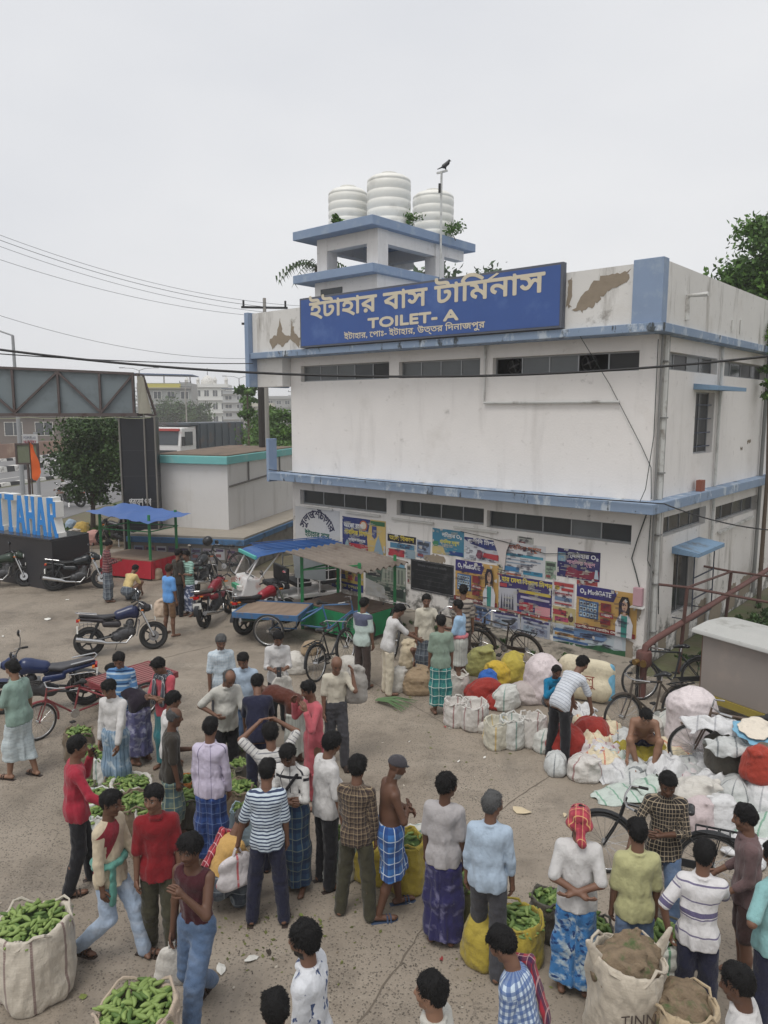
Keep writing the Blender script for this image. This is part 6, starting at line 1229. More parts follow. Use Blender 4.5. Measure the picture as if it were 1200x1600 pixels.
V = []; Fq = []; n_ = 16; ra_, rb_, rc_, rd_ = [Vector(v) for v in ((-9.0,22.35,2.05),(-6.85,21.5,1.82),(-5.95,22.95,1.9),(-8.35,24.0,2.12))]
for i in range(n_+1):
    for j in range(n_+1):
        u, w = i/n_, j/n_; p = ra_.lerp(rb_, u).lerp(rd_.lerp(rc_, u), w); p.z += -.10*math.sin(u*math.pi*2)**2*math.sin(w*math.pi)+.02*math.sin(i*1.9+j); V.append(p)
for i in range(n_):
    for j in range(n_): q = i*(n_+1)+j; Fq.append((q, q+1, q+n_+2, q+n_+1))
MB().add(V, Fq).build('blue_sheet_roof', M(S2L(74,104,160), .5, .08, 2, bmp=.1), bs, smooth=True, fixn=False)
# green stall with corrugated roof
gs_ = thing('market_stall', 'green stall with rusty corrugated sheet roof in front of the poster wall', 'stall')
fd = Vector((.755,-.656,0)); bd_ = Vector((.656,.755,0)); o0 = Vector((-1.95,17.05,0))
def sp_(u, v, z): p = o0+fd*u+bd_*v; return (p.x, p.y, z)
W_, Dp = 1.9, 1.25
for (u0,v0,u1,v1) in ((0,0,W_,0),(W_,0,W_,Dp),(0,0,0,Dp)): MB().bar(sp_(u0,v0,.36), sp_(u1,v1,.36), .03, .52).build('side_panel', M(S2L(34,132,84), .55, .1, 4, stain=S2L(40,100,70), ssc=3), gs_)
for k in range(6): MB().bar(sp_(.02+0,.1+k*.21,.64), sp_(W_,.1+k*.21,.64), .2, .025).build('counter_plank', M(S2L(104,88,76), .85, .2, 5), gs_)
for u in (.03, W_-.05):
    for v in (.03, Dp-.03): MB().bar(sp_(u,v,.0), sp_(u,v,1.82), .07).build('post', GRN, gs_)
MB().bar(sp_(0,.03,1.4), sp_(0,Dp,1.4), .035).build('rail', GRN, gs_); MB().bar(sp_(0,.03,1.4), sp_(W_,.03,1.78), .03).build('rail', GRN, gs_)
mb = MB(); n_ = 60
for i in range(n_+1):
    v = -.35+(Dp+.5)*i/n_; z = .035*math.sin(i*.9)
    mb.v += [sp_(-.12,v,1.86+z-.02*v), sp_(W_+.22,v,1.68+z-.02*v)]
mb.f = [(2*i,2*i+1,2*i+3,2*i+2) for i in range(n_)]
ro = mb.build('corrugated_roof', M(S2L(118,108,98), .75, .2, 3, stain=S2L(92,78,68), ssc=2.5), gs_, smooth=True, fixn=False); m_ = ro.modifiers.new('thickness', 'SOLIDIFY'); m_.thickness = .006
# ---- red fire pipe, railing, kiosk at the right
RP = M(S2L(98,64,58), .7, .2, 5, stain=S2L(78,56,50), ssc=4)
fp = thing('fire_hydrant_pipe', 'thick rust red fire pipe with brass outlets at the building corner', 'pipe'); hp0 = Vector(px(1003,1092))
e1 = local(.55,8.0,1.0)
MB().tube([hp0, hp0+Vector((0,0,.80)), hp0+Vector((.03,.03,.95)), Vector((hp0.x+.25,hp0.y+.25,1.0)), e1], .06, 12).build('pipe_run', RP, fp, smooth=True)
MB().lathe([(.12,.62),(.135,.66),(.135,.84),(.12,.88)], 14, tuple(hp0)).build('valve_body', RP, fp, smooth=True)
for s in (-1, 1): MB().tube([hp0+Vector((0,0,.72)), hp0+Vector((-.14+.06*s,-.14-.06*s,.70))], [.05,.055], 10).build('brass_outlet', M(S2L(150,124,80), .35, .1, 5, metal=.8), fp, smooth=True)
MB().tube([hp0+Vector((-.10,.0,0)), hp0+Vector((-.10,0,.62))], .03, 8).build('side_pipe', BLK, fp)
rl = thing('pipe_railing', 'rusty pipe railing beside the side wall', 'railing'); RS = M(S2L(84,58,52), .8, .25, 8)
p1 = Vector(px(1060,1052)); p2 = Vector(px(1131,990)); t1 = Vector(PV3(1070,918,p1.y)); t2 = Vector(PV3(1141,893,p2.y)); t1.x = p1.x+.08; t2.x = p2.x+.08
for p, q in ((p1,t1),(p2,t2)): MB().tube([p,q], .035, 7).build('post', RS, rl)
MB().tube([t1-Vector((.55,.0,-.06)), t1, t1+Vector((1.8,-.8,-.2))], .026, 7).build('rail', RS, rl); MB().tube([t1, t2, t2+Vector((1.6,-.7,-.1))], .026, 7).build('rail', RS, rl); MB().tube([t2-Vector((.55,-.2,-.08)), t2], .026, 7).build('rail', RS, rl)
ks = thing('kiosk_box', 'grey sheet metal kiosk box with white rounded lid at the right edge', 'kiosk', (5.30,12.05,0), math.atan2(-.85,.53))
MB().box(0,2.4,.0,.95,.42,1.42).build('box_body', M(S2L(142,134,128), .5, .06, 1.5, stain=S2L(160,146,136), ssc=.8, bmp=.04), ks, bev=.015)
MB().box(-.02,2.42,-.02,.97,.30,.419).build('base_rail', M(S2L(150,134,60), .7, .2, 5), ks); MB().prism([(-.12,1.421),(1.08,1.421),(1.06,1.5),(.7,1.56),(.3,1.56),(-.1,1.49)], -.15, 2.5, 'yz').build('lid', M(S2L(176,176,172), .6, .12, 3, stain=S2L(140,138,132), ssc=3), ks, bev=.02)
MB().box(-.012,-.002,.0,.95,.45,1.4).build('side_frame', M(S2L(110,84,70), .8), ks)
for x in (.1,2.2):
    for y in (.08,.85): MB().box(x,x+.06,y,y+.06,0,.299).build('leg', RS, ks)
# ---- sacks
GCOL = leaf_mat(S2L(72,98,46), S2L(132,152,86))
def gourd_mesh(seed, L=.17, r=.030):
    g = random.Random(seed); n, m = 8, 7; V = []; c = g.uniform(-.02,.02)
    for i in range(m+1):
        t_ = i/m; rr = r*max(.06, math.sin(math.pi*min(1, t_*.94+.03))**.48)*(1+.08*math.sin(5*t_))
        for k in range(n): a_ = k*6.2832/n; V.append((rr*math.cos(a_)+c*math.sin(t_*3.1), rr*math.sin(a_), (t_-.5)*L))
    me = MB().add(V, [(i*n+k, i*n+(k+1) % n, (i+1)*n+(k+1) % n, (i+1)*n+k) for i in range(m) for k in range(n)]+[tuple(range(n))[::-1], tuple(m*n+k for k in range(n))]).mesh('gourd'); me.shade_smooth(); vcol(me, 'tone', np.full((len(me.vertices),3), g.random())); me.materials.append(GCOL); return me
GM = [gourd_mesh(i, .135+.008*i, .025+.0015*(i % 3)) for i in range(7)]
def heap_pts(r, h, n, seed):
    g = random.Random(seed); out = []
    for i in range(n):
        q = math.sqrt(g.random())*r*.92; a_ = g.random()*6.2832; z = h*(1-(q/r)**2)+g.uniform(-.03,.015)
        out.append((q*math.cos(a_), q*math.sin(a_), z, Euler((R(90)+g.uniform(-.45,.45), g.uniform(-.4,.4), g.random()*6.28))))
    return out
def sackmat(col, stripe=None, dirt=None):
    pats = [('n', 9, .55, .72, tuple(x*.72 for x in col))]
    if stripe: pats.append(('u', .22, .10, .1, stripe, .8))
    pats.append(('v', .022, .25, 0, tuple(x*.88 for x in col), .5))
    return cloth(tuple(col), *pats, rough=.6)
JUTE = sackmat(S2L(150,130,104)); WSK = sackmat(S2L(196,192,184)); WSR = sackmat(S2L(198,194,188), S2L(130,70,72)); WSG = sackmat(S2L(196,196,190), S2L(90,130,120)); YSK = sackmat(S2L(164,146,60)); BRN = sackmat(S2L(120,106,88)); OLV = sackmat(S2L(106,104,78)); TAN = sackmat(S2L(176,158,130)); BLS = sackmat(S2L(160,180,190), S2L(60,120,150)); DRK = sackmat(S2L(84,80,72)); RDS = sackmat(S2L(146,46,38)); ORS = sackmat(S2L(190,120,60))
def sackbody(name, mat, par, r, h, seed, opened=True, vox=None, squash=1.0, neck=True):
    vox = vox or max(.016, r*.055); g = Fld((-r*1.7,-r*1.7,-.03), (r*1.7,r*1.7,h*1.55+.1), vox); rr = random.Random(seed)
    g.cone((0,0,r*.55), (rr.uniform(-.06,.06)*r,rr.uniform(-.06,.06)*r,h*.9 if opened else h*.62), r*1.0, r*(1.0 if opened else .78), k=.08)
    for k in range(4): a_ = k*1.57+.785; g.cone((r*.45*math.cos(a_),r*.45*math.sin(a_),r*.35), (r*.5*math.cos(a_),r*.5*math.sin(a_),h*.6), r*.52, r*.45, k=.1)
    if opened:
        g.cut((0,0,h), (rr.uniform(-.18,.18),rr.uniform(-.18,.18),-1))
    elif neck:
        dx, dy = rr.uniform(-.45,.45)*r, rr.uniform(-.45,.45)*r; g.cone((0,0,h*.7),(dx,dy,h*.92), r*.66, r*.42, k=.12)
        for k in range(5): a_ = k*1.257+rr.random(); g.cone((dx,dy,h*.9), (dx+r*.62*math.cos(a_),dy+r*.62*math.sin(a_),h*(.86+.2*rr.random())), r*.16, r*.13, k=.06)
    g.rough(seed, r*.045, 6/r, (1,1,.8)); g.folds(seed+1, r*.045, 9/r, (1,1,.7)); 
    if opened: g.cone((0,0,h*.93), (0,0,h*1.5), r*.86, r*.92, k=.01, sub=True)
    g.cut((0,0,0), (0,0,1)); V, Q = g.nets(); me = arr_mesh(name, V, Q); W = V.copy(); W[:,0] = np.arctan2(V[:,0], V[:,1]+1e-9)*r; W[:,1] = V[:,2]; vvec(me, 'weave', W); o = finish(name, me, mat, par); return o
NS = [0]
def open_sack(label, rim, r, h, mat, n=45, hl=None, individual=False, gsc=1.0, heap=.06, cols=None):
    """open sack whose rim centre is seen at photo position rim"""
    NS[0] += 1; p = px(*rim, h); t = thing('sack', label, 'sack', (p[0], p[1], 0), random.Random(NS[0]).random()*6, 'sacks of produce')
    sackbody('sack_body', mat, t, r, h, NS[0]*7+3)
    mb = MB(); R_ = r*.97; P = [(R_*math.cos(i*.2094)*(1+.06*math.sin(i*1.9+NS[0])), R_*math.sin(i*.2094)*(1+.06*math.cos(i*1.7)), h-.012+.05*r/.3*math.sin(i*.9+NS[0])+.012*math.sin(i*2.7)) for i in range(30)]; mb.tube(P, [.008+.007*abs(math.sin(i*1.1)) for i in range(30)], 6, closed=True).build('rolled_rim', mat, t, smooth=True)
    me = t.children[-1].data; vvec(me, 'weave', np.array([v.co[:] for v in me.vertices]))
    if not n: return t
    pts = heap_pts(r, heap, n, NS[0])
    if individual:
        for i, (x, y, z, e) in enumerate(pts):
            o = finish('gourd', GM[i % 7], None, None, (p[0]+x, p[1]+y, h-.04+z), e); tag(o, hl, 'gourd', hl)
            o.scale = (gsc,)*3
        r *= .97
        u = MB().lathe([(r,h-.12),(r*.7,h-.05),(.01,h-.02)], 16).build('fill', M(S2L(60,84,36), .8), t)
    else:
        mb = MB(); T_ = []
        for i, (x, y, z, e) in enumerate(pts):
            me = GM[i % 7]; Mx = Matrix.Translation((x,y,h-.04+z)) @ e.to_matrix().to_4x4() @ Matrix.Scale(gsc, 4); k0 = len(mb.v); mb.add([Mx @ v.co for v in me.vertices], [tuple(q.vertices) for q in me.polygons]); T_ += [random.Random(i*3+NS[0]).random()]*(len(mb.v)-k0)
        me = mb.mesh('gourd_heap', False); me.shade_smooth(); vcol(me, 'tone', np.array(T_)[:, None]*np.ones(3)); o = finish('gourd_heap', me, GCOL, None, (p[0], p[1], 0)); tag(o, hl or 'heap of green gourds filling the '+label, 'gourds', kind='stuff')
        MB().lathe([(r*.95,h-.12),(r*.7,h-.05),(.01,h-.02)], 14).build('fill', M(S2L(60,84,36), .8), t)
    return t
def closed_sack(label, foot, r, h, mat, rot=0, tip=0, z=0, neck=True, name='sack', grp='tied and filled sacks'):
    NS[0] += 1; p = px(*foot, z); t = thing(name, label, 'sack' if name == 'sack' else name.replace('_', ' '), (p[0], p[1], z), R(rot), grp); sackbody('sack_body', mat, t, r, h, NS[0]*7+3, False, neck=neck)
    rs = random.Random(NS[0]*13); t.scale = (rs.uniform(.9,1.28), rs.uniform(.85,1.1), rs.uniform(.72,1.0)) if r < .3 else (1,1,1)
    if tip: t.rotation_euler = (R(tip), 0, R(rot)); t.location.z = z+r*.7*abs(math.sin(R(tip)))
    return t
open_sack('biggest white sack of gourds at the left edge', (50,1438), .325, .68, sackmat(S2L(190,182,168), S2L(110,84,84)), 150, 'green gourd heaped in the biggest white sack at the left edge', True, .66, .09)
open_sack('round white sack of gourds cut by the bottom edge', (213,1572), .30, .74, sackmat(S2L(176,160,142)), 150, 'green gourd heaped in the round sack at the bottom edge', True, .66, .08)
for i, (x, y, r, h, m, w) in enumerate(((122,1142,.20,.42,BRN,'brown gourd sack farthest back behind the red cycle van wheel'), (143,1172,.20,.42,OLV,'olive gourd sack in front of the farthest brown one'), (168,1180,.19,.38,WSG,'white gourd sack half behind the white shirted man'), (205,1222,.25,.38,WSK,'white gourd sack with rope handle near the white shirted man'), (211,1250,.24,.40,BRN,'brown gourd sack nearest the red shirted man'), (146,1243,.20,.40,WSG,'pale gourd sack by the phoning man in red'), (128,1226,.16,.36,OLV,'low olive gourd sack under the outstretched red sleeve'), (290,1216,.16,.34,ORS,'small orange bucket sack of gourds by the dark shirted man'), (160,1266,.2,.36,WSG,'pale gourd sack behind the walking man in the sweater'), (188,1216,.2,.38,BRN,'brown gourd sack at the hem of the grey blue lungi'), (238,1264,.2,.36,WSK,'white gourd sack under the dark printed T shirt'), (346,1212,.18,.36,OLV,'olive gourd sack left of the bent navy shirt'), (292,1242,.20,.38,DRK,'dark gourd sack beside the lavender shirt'), (375,1164,.13,.46,DRK,'dark basket of gourds under the bent navy shirt'), (377,1192,.17,.40,DRK,'dark sack of gourds below the basket'), (372,1228,.20,.40,BRN,'brown gourd sack right of the lavender shirt'), (381,1262,.16,.40,BLS,'blue and white gourd bag right of the blue lungi'), (528,1300,.19,.52,WSG,'white sack of greens between the two standing men'), (720,1374,.19,.42,OLV,'net sack of gourds between navy lungi and grey trousers'), (855,1400,.16,.40,DRK,'dark gourd sack left of the scarfed man'), (808,1432,.24,.44,YSK,'yellow open sack of gourds beside grey trousers'), (918,1440,.22,.46,DRK,'dark gourd sack right of the blue lungi of the scarfed man'), (1032,1456,.24,.46,DRK,'dark gourd sack behind the big tied sacks'))):
    open_sack(w, (x, y), r, h, m, int(1500*r*r), None, False, .72 if r > .15 else .6)
# filled and tied sacks
open_sack('tall yellow printed sack in front of the shirtless man', (636,1308), .19, .58, YSK, 14, 'few gourds showing in the mouth of the tall yellow sack', False, .6); closed_sack('yellow sack behind the shirtless man', (588,1370), .20, .62, YSK); closed_sack('white bag behind the shirtless man', (668,1366), .19, .56, WSG); closed_sack('slumped yellow sack lying before the grey trousers', (757,1497), .22, .42, YSK, 40)
bigs = open_sack('huge grimy white printed sack at the bottom right', (982,1492), .29, .88, sackmat(S2L(186,176,160)), 0); browns = open_sack('brown cloth sack with open frayed mouth at the bottom right', (1068,1562), .25, .68, TAN, 0)
for t_, hh in ((bigs,.88),(browns,.68)): t_.rotation_euler.z = .2; blob('fill', M(S2L(120,104,84), .9, .5, 16, bmp=1, stain=S2L(70,90,50), ssc=9), t_, [((-.1,0,hh-.12),(.1,.05,hh-.10),.15*hh/.7,.15*hh/.7,.05), ((.0,-.08,hh-.1),(.02,.1,hh-.08),.13,.13,.05)], (-.45,-.45,hh-.4), (.45,.45,hh+.3), .018, (.022, 55), 9)
for x_, s_ in ((-.25,-1),(.25,1)): blob('corner_ear', sackmat(S2L(186,176,160)), bigs, [((x_,0,.86),(x_+.1*s_,0,1.05),.06,.025,.03,((0,1,0),2))], (x_-.2,-.12,.7), (x_+.2,.12,1.15), .015)
letters('TINNI', -.06, -.305, .58, .14, pm((90,76,70)), bigs, .3).rotation_euler = (0,0,-.1); letters('FOOD GRAINS', (.04), -.315, .40, .07, pm((90,80,76)), bigs, .3)
sheetpiece_later = True
closed_sack('white sack of leaves on the ground by the leaning white shirt', (620,1078), .22, .46, WSK); closed_sack('tan jute sack upright beside the white sack', (652,1082), .24, .62, JUTE); closed_sack('beige sack being shaken out by the man in white', (643,1040), .22, .62, sackmat(S2L(186,172,146)), 30)
open_sack('white sack of orange produce beside the green checked lungi', (716,1052), .19, .40, WSK, 0); closed_sack('yellow green sack against the poster wall', (752,1052), .24, .6, sackmat(S2L(150,148,92))); closed_sack('bright yellow and blue plastic sack', (775,1066), .22, .46, sackmat(S2L(196,166,60))); closed_sack('small blue plastic bundle between yellow sacks', (762,1074), .15, .34, sackmat(S2L(44,98,176)))
closed_sack('yellow sack with greens behind the red net', (800,1062), .22, .5, sackmat(S2L(176,160,70))); closed_sack('bright red net sack heaped on the ground', (757,1095), .27, .34, RDS, 15); closed_sack('red mesh bag lying beside the red net sack', (775,1104), .2, .22, RDS, neck=False)
open_sack('white striped sack with drawn mouth, left of the row', (714,1094), .20, .40, WSR, 0); open_sack('white striped sack with drawn mouth, second of the row', (742,1098), .22, .42, WSR, 0); closed_sack('round pale pink grey sack behind the row', (820,1095), .26, .38, sackmat(S2L(176,166,162)), neck=False); closed_sack('white sack laid flat on the ground before the row', (755,1140), .17, .26, WSK, neck=False)
open_sack('white sack with yellow print in the row', (776,1125), .18, .42, sackmat(S2L(190,186,170), S2L(190,160,90)), 0); open_sack('white sack with green and blue bands in the row', (800,1120), .19, .46, WSG, 0); open_sack('white sack with red rim beside the seated boy', (832,1118), .20, .46, WSR, 0); closed_sack('white sack with greens by the leaning man', (852,1172), .17, .42, WSG)
closed_sack('big pinkish white sack propped upright behind the boy', (848,1092), .34, .92, sackmat(S2L(206,194,194)), 20, neck=False); closed_sack('red plastic sack pile at the leaning man\'s feet', (882,1178), .3, .40, RDS, neck=False); closed_sack('red plastic bundle right of the leaning man', (925,1160), .3, .30, RDS, 70, neck=False); closed_sack('white sack with maroon top edge on the ground', (912,1214), .20, .42, WSR)
closed_sack('beige sack lying over the carrier of the roadster bicycle', (487,1020), .18, .30, JUTE, 40, z=.35, neck=False); closed_sack('white sack on the ground under the bicycle wheel', (462,1050), .22, .36, WSK); closed_sack('small white sack by the colour block shirt', (548,1050), .15, .30, WSK); closed_sack('white bag beside the blue shirt man\'s foot', (252,962), .16, .42, sackmat(S2L(190,170,150)))
closed_sack('beige bag lying under the red motorcycle', (362,950), .2, .34, sackmat(S2L(170,140,118)), neck=False); closed_sack('white grain sack on the ground by the bundle motorcycle', (112,905), .30, .36, WSK, 30, neck=False); closed_sack('second white sack behind the grain sack', (128,902), .22, .32, WSK); closed_sack('peach cloth bundle tied over the motorcycle seat', (98,866), .34, .38, sackmat(S2L(190,152,128)), 30, z=.86, neck=False); closed_sack('white sack hanging beside the dark green motorcycle', (58,885), .26, .42, WSK, neck=False)
closed_sack('yellow sack heap behind the letters', (128,838), .34, .5, sackmat(S2L(190,160,84))); closed_sack('red sack behind the letters', (118,858), .26, .46, sackmat(S2L(176,60,66))); closed_sack('pale blue sack behind the letters', (112,828), .26, .46, sackmat(S2L(160,178,196))); closed_sack('white wicker sack beside the last letter', (116,845), .28, .6, sackmat(S2L(180,172,160))); closed_sack('pink sack behind the stall post', (145,850), .28, .5, sackmat(S2L(186,140,130)))
closed_sack('small sack under the blue roofed stall edge', (243,905), .18, .4, sackmat(S2L(160,140,120)), neck=False)
closed_sack('large pinkish white sack standing by the loaded van', (1078,1166), .36, 1.05, sackmat(S2L(212,202,202)), 20, z=.12, neck=False); closed_sack('white knotted sack standing at the right', (1078,1282), .27, .6, WSK); closed_sack('white plastic sack right of the knotted one', (1122,1298), .22, .55, sackmat(S2L(204,204,204))); closed_sack('small white bundle behind the bicycle saddle', (1088,1300), .19, .42, sackmat(S2L(190,176,176))); closed_sack('red and orange printed sack on the loaded van', (1186,1216), .22, .42, sackmat(S2L(156,58,44)), 30, z=.45)
closed_sack('pile of dark cloth sacks on the loaded van', (1140,1200), .34, .42, DRK, z=.3, neck=False)
# crumpled plastic sheets
def sheetpiece(label, at_, sx, sy, hgt, mat, yaw, seed, z=0, grp='crumpled plastic sheets', tilt=(0,0), name='plastic_sheet'):
    g = np.random.RandomState(seed); n, m = 30, 22; U, W = np.meshgrid(np.linspace(-1,1,n), np.linspace(-1,1,m), indexing='ij'); Z = hgt*np.clip(1-(np.abs(U)**2.5+np.abs(W)**2.5)*.55, 0, 1); X, Y = U*np.sqrt(1-W*W*.42)*sx, W*np.sqrt(1-U*U*.42)*sy
    for k in range(9):
        a_ = g.rand()*3.14; f_ = 2.5+g.rand()*5.5; ph = g.rand()*6; q = np.sin(f_*(U*math.cos(a_)+W*math.sin(a_))+ph+1.5*np.sin(2*U+ph)); Z += hgt*.11*(1-q*q)*(1 if k % 2 else -1)
        X += sx*.035*np.sin(f_*W+ph); Y += sy*.045*np.sin(f_*U+ph)
    Z = np.maximum(Z, .006); V = np.stack([X,Y,Z], 2).reshape(-1,3); I = np.arange(n*m).reshape(n,m); Fq = np.stack([I[:-1,:-1],I[1:,:-1],I[1:,1:],I[:-1,1:]], 2).reshape(-1,4)
    me = arr_mesh(name, V, Fq); vvec(me, 'weave', V); o = finish(name, me, mat); mo = o.modifiers.new('thickness', 'SOLIDIFY'); mo.thickness = .006
    p = px(*at_, z); o.location = (p[0], p[1], z); o.rotation_euler = (R(tilt[0]), R(tilt[1]), R(yaw)); tag(o, label, name.replace('_', ' '), grp); return o
PW = sackmat(S2L(206,206,206), S2L(150,150,154)); PW2 = sackmat(S2L(190,192,190), S2L(90,96,100)); PG = sackmat(S2L(186,196,188), S2L(80,140,110)); PY = sackmat(S2L(150,136,50)); PC = sackmat(S2L(212,200,172), S2L(190,90,70)); PT = sackmat(S2L(216,206,190)); PRM = sackmat(S2L(198,190,190), S2L(130,60,80))
SH = [((965,1200),.62,.42,.22,PW,20,'white sheet with dark lines heaped in front of the shirtless man'), ((945,1190),.42,.35,.26,PRM,60,'white and maroon folded sheet beside the red bundle'), ((1010,1222),.55,.34,.16,PW2,-15,'grey white sheet at the front of the heap'), ((985,1242),.55,.26,.07,PG,10,'green edged sheet lying flat at the heap front'), ((1000,1192),.46,.26,.30,PY,-20,'mustard yellow sack sheet on the shirtless man\'s knees'), ((1050,1185),.42,.34,.24,PC,40,'cream sheet with orange print right of the shirtless man'), ((1075,1220),.5,.38,.26,PW2,80,'grey white sheet heap behind the checked shirt'), ((1115,1222),.5,.32,.30,PW,-25,'white sheet with grid lines behind the checked shirt'), ((1040,1240),.42,.3,.20,PG,15,'pale sheet beside the checked shirt'), ((1165,1290),.5,.42,.22,PG,-40,'green edged white sheet near the right edge'), ((1185,1330),.45,.3,.12,PW,20,'white sheet lying near the brown shirted man')]
for i, (a_, sx, sy, hg, m, yw, lb) in enumerate(SH): sheetpiece(lb, a_, sx, sy, hg, m, yw, 100+i)
sheetpiece('long white sheet roll on the loaded van', (1118,1146), .42, .2, .24, PW, -25, 130, .74); sheetpiece('layered grey sheets under the white roll on the van', (1150,1180), .38, .22, .2, PW2, -20, 131, .62); sheetpiece('stiff cream board sheet with blue edge topping the van', (1182,1138), .24, .22, .03, PT, 20, 132, .98, tilt=(10,-6)); sheetpiece('blue edged underside sheet below the cream board', (1179,1143), .27, .25, .03, sackmat(S2L(120,170,196)), 18, 133, .93, tilt=(10,-6))
sheetpiece('black mat lying flat behind the leaning man', (940,1133), .32, .28, .02, DRK, 30, 134); sheetpiece('white paper sheet held open before the leaning man', (905,1120), .30, .22, .20, PW, 10, 135, .05)
g_ = random.Random(12); BK = [PW, PW2, PG, PC, PRM, WSK]
for i in range(26):
    u = g_.random(); x = 905+u*290; y = 1150+u*110+g_.uniform(-30,34); sheetpiece('crumpled pale plastic sheet in the bank of sheets at the right', (x, y), g_.uniform(.22,.42), g_.uniform(.16,.30), g_.uniform(.12,.30), BK[i % 6], g_.uniform(0,360), 200+i, 0 if i % 3 else .08, 'loose sheets in the right hand bank')
for i, (x, y, r, h, lb) in enumerate(((735,1118,.19,.34,'white sack slumped in front of the striped pair'),(790,1105,.2,.4,'white sack squeezed between the row and the pink sack'),(868,1205,.17,.28,'white sack at the heels of the leaning man'),(935,1190,.2,.34,'white sack among the folded sheets'),(1020,1150,.2,.36,'pale sack behind the bare chested man'),(1045,1150,.22,.42,'grey sack beside the leaning bicycle'),(1150,1262,.24,.44,'white sack in front of the loaded van'),(1192,1275,.26,.5,'white sack at the right edge below the van'),(1055,1262,.2,.36,'white sack left of the knotted one'),(690,1078,.16,.3,'small pale sack right of the jute sack'))): closed_sack(lb, (x, y), r, h, (WSK, WSG, PW2, PW)[i % 4], i*40, neck=bool(i % 2))
# cream and blue printed sack leaning up behind the boy
cs = thing('printed_sack', 'cream printed sack with blue edge propped up beside the wall', 'sack', (*px(915,1095)[:2], 0), R(-25)); blob('sack_body', sackmat(S2L(206,196,170)), cs, [((-.28,.0,.22),(.26,0,.22),.20,.20,.08,((0,1,0),1.6)), ((-.28,.08,.55),(.26,.08,.52),.24,.22,.1,((0,1,0),2.0))], (-.6,-.3,-.05), (.65,.4,1.0), .02, (.006,16), 3); blob('blue_edge', sackmat(S2L(110,164,190)), cs, [((.40,.0,.16),(.38,.08,.62),.10,.09,.05,((0,1,0),1.5))], (.2,-.2,-.02), (.6,.35,.9), .02)
letters('আলু', -.05, -.13, .42, .26, pm((180,80,60)), cs, .45)
# green onions bundle
on = thing('onion_greens', 'bundle of long green leaves on the ground by the white sack', 'greens', (*px(612,1102)[:2], .02), R(-30))
for k in range(16):
    g = random.Random(k); a0 = g.uniform(-.15,.15); MB().tube([(-.3,a0*.4,.03),(0,a0,.06+.03*g.random()),(.35,a0*2.2,.03)], [.010,.012,.003], 5).build('leaf', M(S2L(84,112,70), .6, .2, 9), on)
# litter
LT = [M(S2L(210,208,200), .7), M(S2L(196,180,150), .8), M(S2L(150,60,60), .7), M(S2L(110,120,60), .8), M(S2L(60,52,44), .9)]
for i, (x, y, w, m, lb) in enumerate(((162,963,.16,0,'white paper scrap in the open yard at the left'), (75,968,.28,0,'torn white paper strip near the left'), (125,917,.14,4,'dark crumpled scrap near the left motorcycles'), (5,995,.12,0,'white scrap at the left edge'), (105,938,.12,0,'pale scrap behind the white one'), (815,1268,.32,1,'pale dry husk leaf in the middle of the yard'), (717,1191,.07,0,'small white scrap in mid yard'), (757,1185,.06,0,'smaller white scrap right of it'), (695,1137,.08,2,'red wrapper near the sacks'), (703,1139,.08,0,'white wrapper beside the red one'), (882,1275,.1,1,'straw piece by the bicycle wheel'), (925,1222,.06,2,'tiny red scrap by the white sheets'), (392,1500,.16,0,'translucent plastic bag scrap near the front'), (500,1440,.06,3,'green leaf scrap under the crowd'), (345,1515,.18,0,'white plastic scrap by the jeans man'), (420,1490,.10,4,'dry stalk near the front'), (130,1560,.09,3,'yellow green peel under the big sack'), (470,1432,.07,3,'trampled greens at the crowd\'s feet'), (70,1050,.08,4,'dark spot of rubbish near the motorcycles'), (690,1500,.07,2,'faint red scrap near grey trousers'), (640,1160,.05,0,'speck of paper behind the crowd'))):
    g = random.Random(i*5); p = px(x, y); n_ = 9; mb = MB(); P = [(w*.5*(.6+.5*g.random())*math.cos(k*6.28/n_), w*.3*(.5+.6*g.random())*math.sin(k*6.28/n_), .006+.02*g.random()) for k in range(n_)]; mb.add([(0,0,.035*min(1,w*6))]+P, [(0,k+1,(k+1) % n_+1) for k in range(n_)]); o = mb.build('litter_scrap', LT[m], None, (p[0], p[1], .003), (0,0,g.random()*6), fixn=False); tag(o, lb, 'litter', 'scraps of litter')

# trampled leaves, grit
def scatter(name, label, cat, areas, n, size, mat, seed, z=.004):
    g = np.random.RandomState(seed); P = []
    for (cx, cy, sx, sy, w) in areas:
        k = int(n*w); xs = cx+g.normal(size=k)*sx; ys = cy+g.normal(size=k)*sy
        for x, y in zip(xs, ys):
            if y > 905 and y < 1640: q = px(x, y); P.append((q[0], q[1], z))
    P = np.array(P); N = len(P); s = size*(.4+g.rand(N,1)); a = g.rand(N)*6.283; d = np.stack([np.cos(a), np.sin(a), np.zeros(N)], 1); u = np.stack([-np.sin(a), np.cos(a), np.zeros(N)], 1); up = np.array((0,0,1.))
    V = np.stack([P-d*s*.5, P+u*s*.28+up*s*.12*g.rand(N,1), P+d*s*.5+up*s*.2*g.rand(N,1), P-u*s*.28], 1).reshape(-1,3)
    me = arr_mesh(name, V, np.arange(N*4).reshape(-1,4), smooth=False); vcol(me, 'tone', np.repeat(g.rand(N), 4)[:, None]*np.ones(3)); tag(finish(name, me, mat), label, cat, kind='stuff')
scatter('trampled_leaves', 'trampled leaves and peelings around the sacks', 'leaves', [(430,1470,70,40,.3),(250,1290,90,60,.25),(560,1420,120,40,.15),(850,1480,120,50,.15),(740,1130,110,50,.15)], 260, .045, leaf_mat(S2L(70,72,40), S2L(120,126,70)), 3)
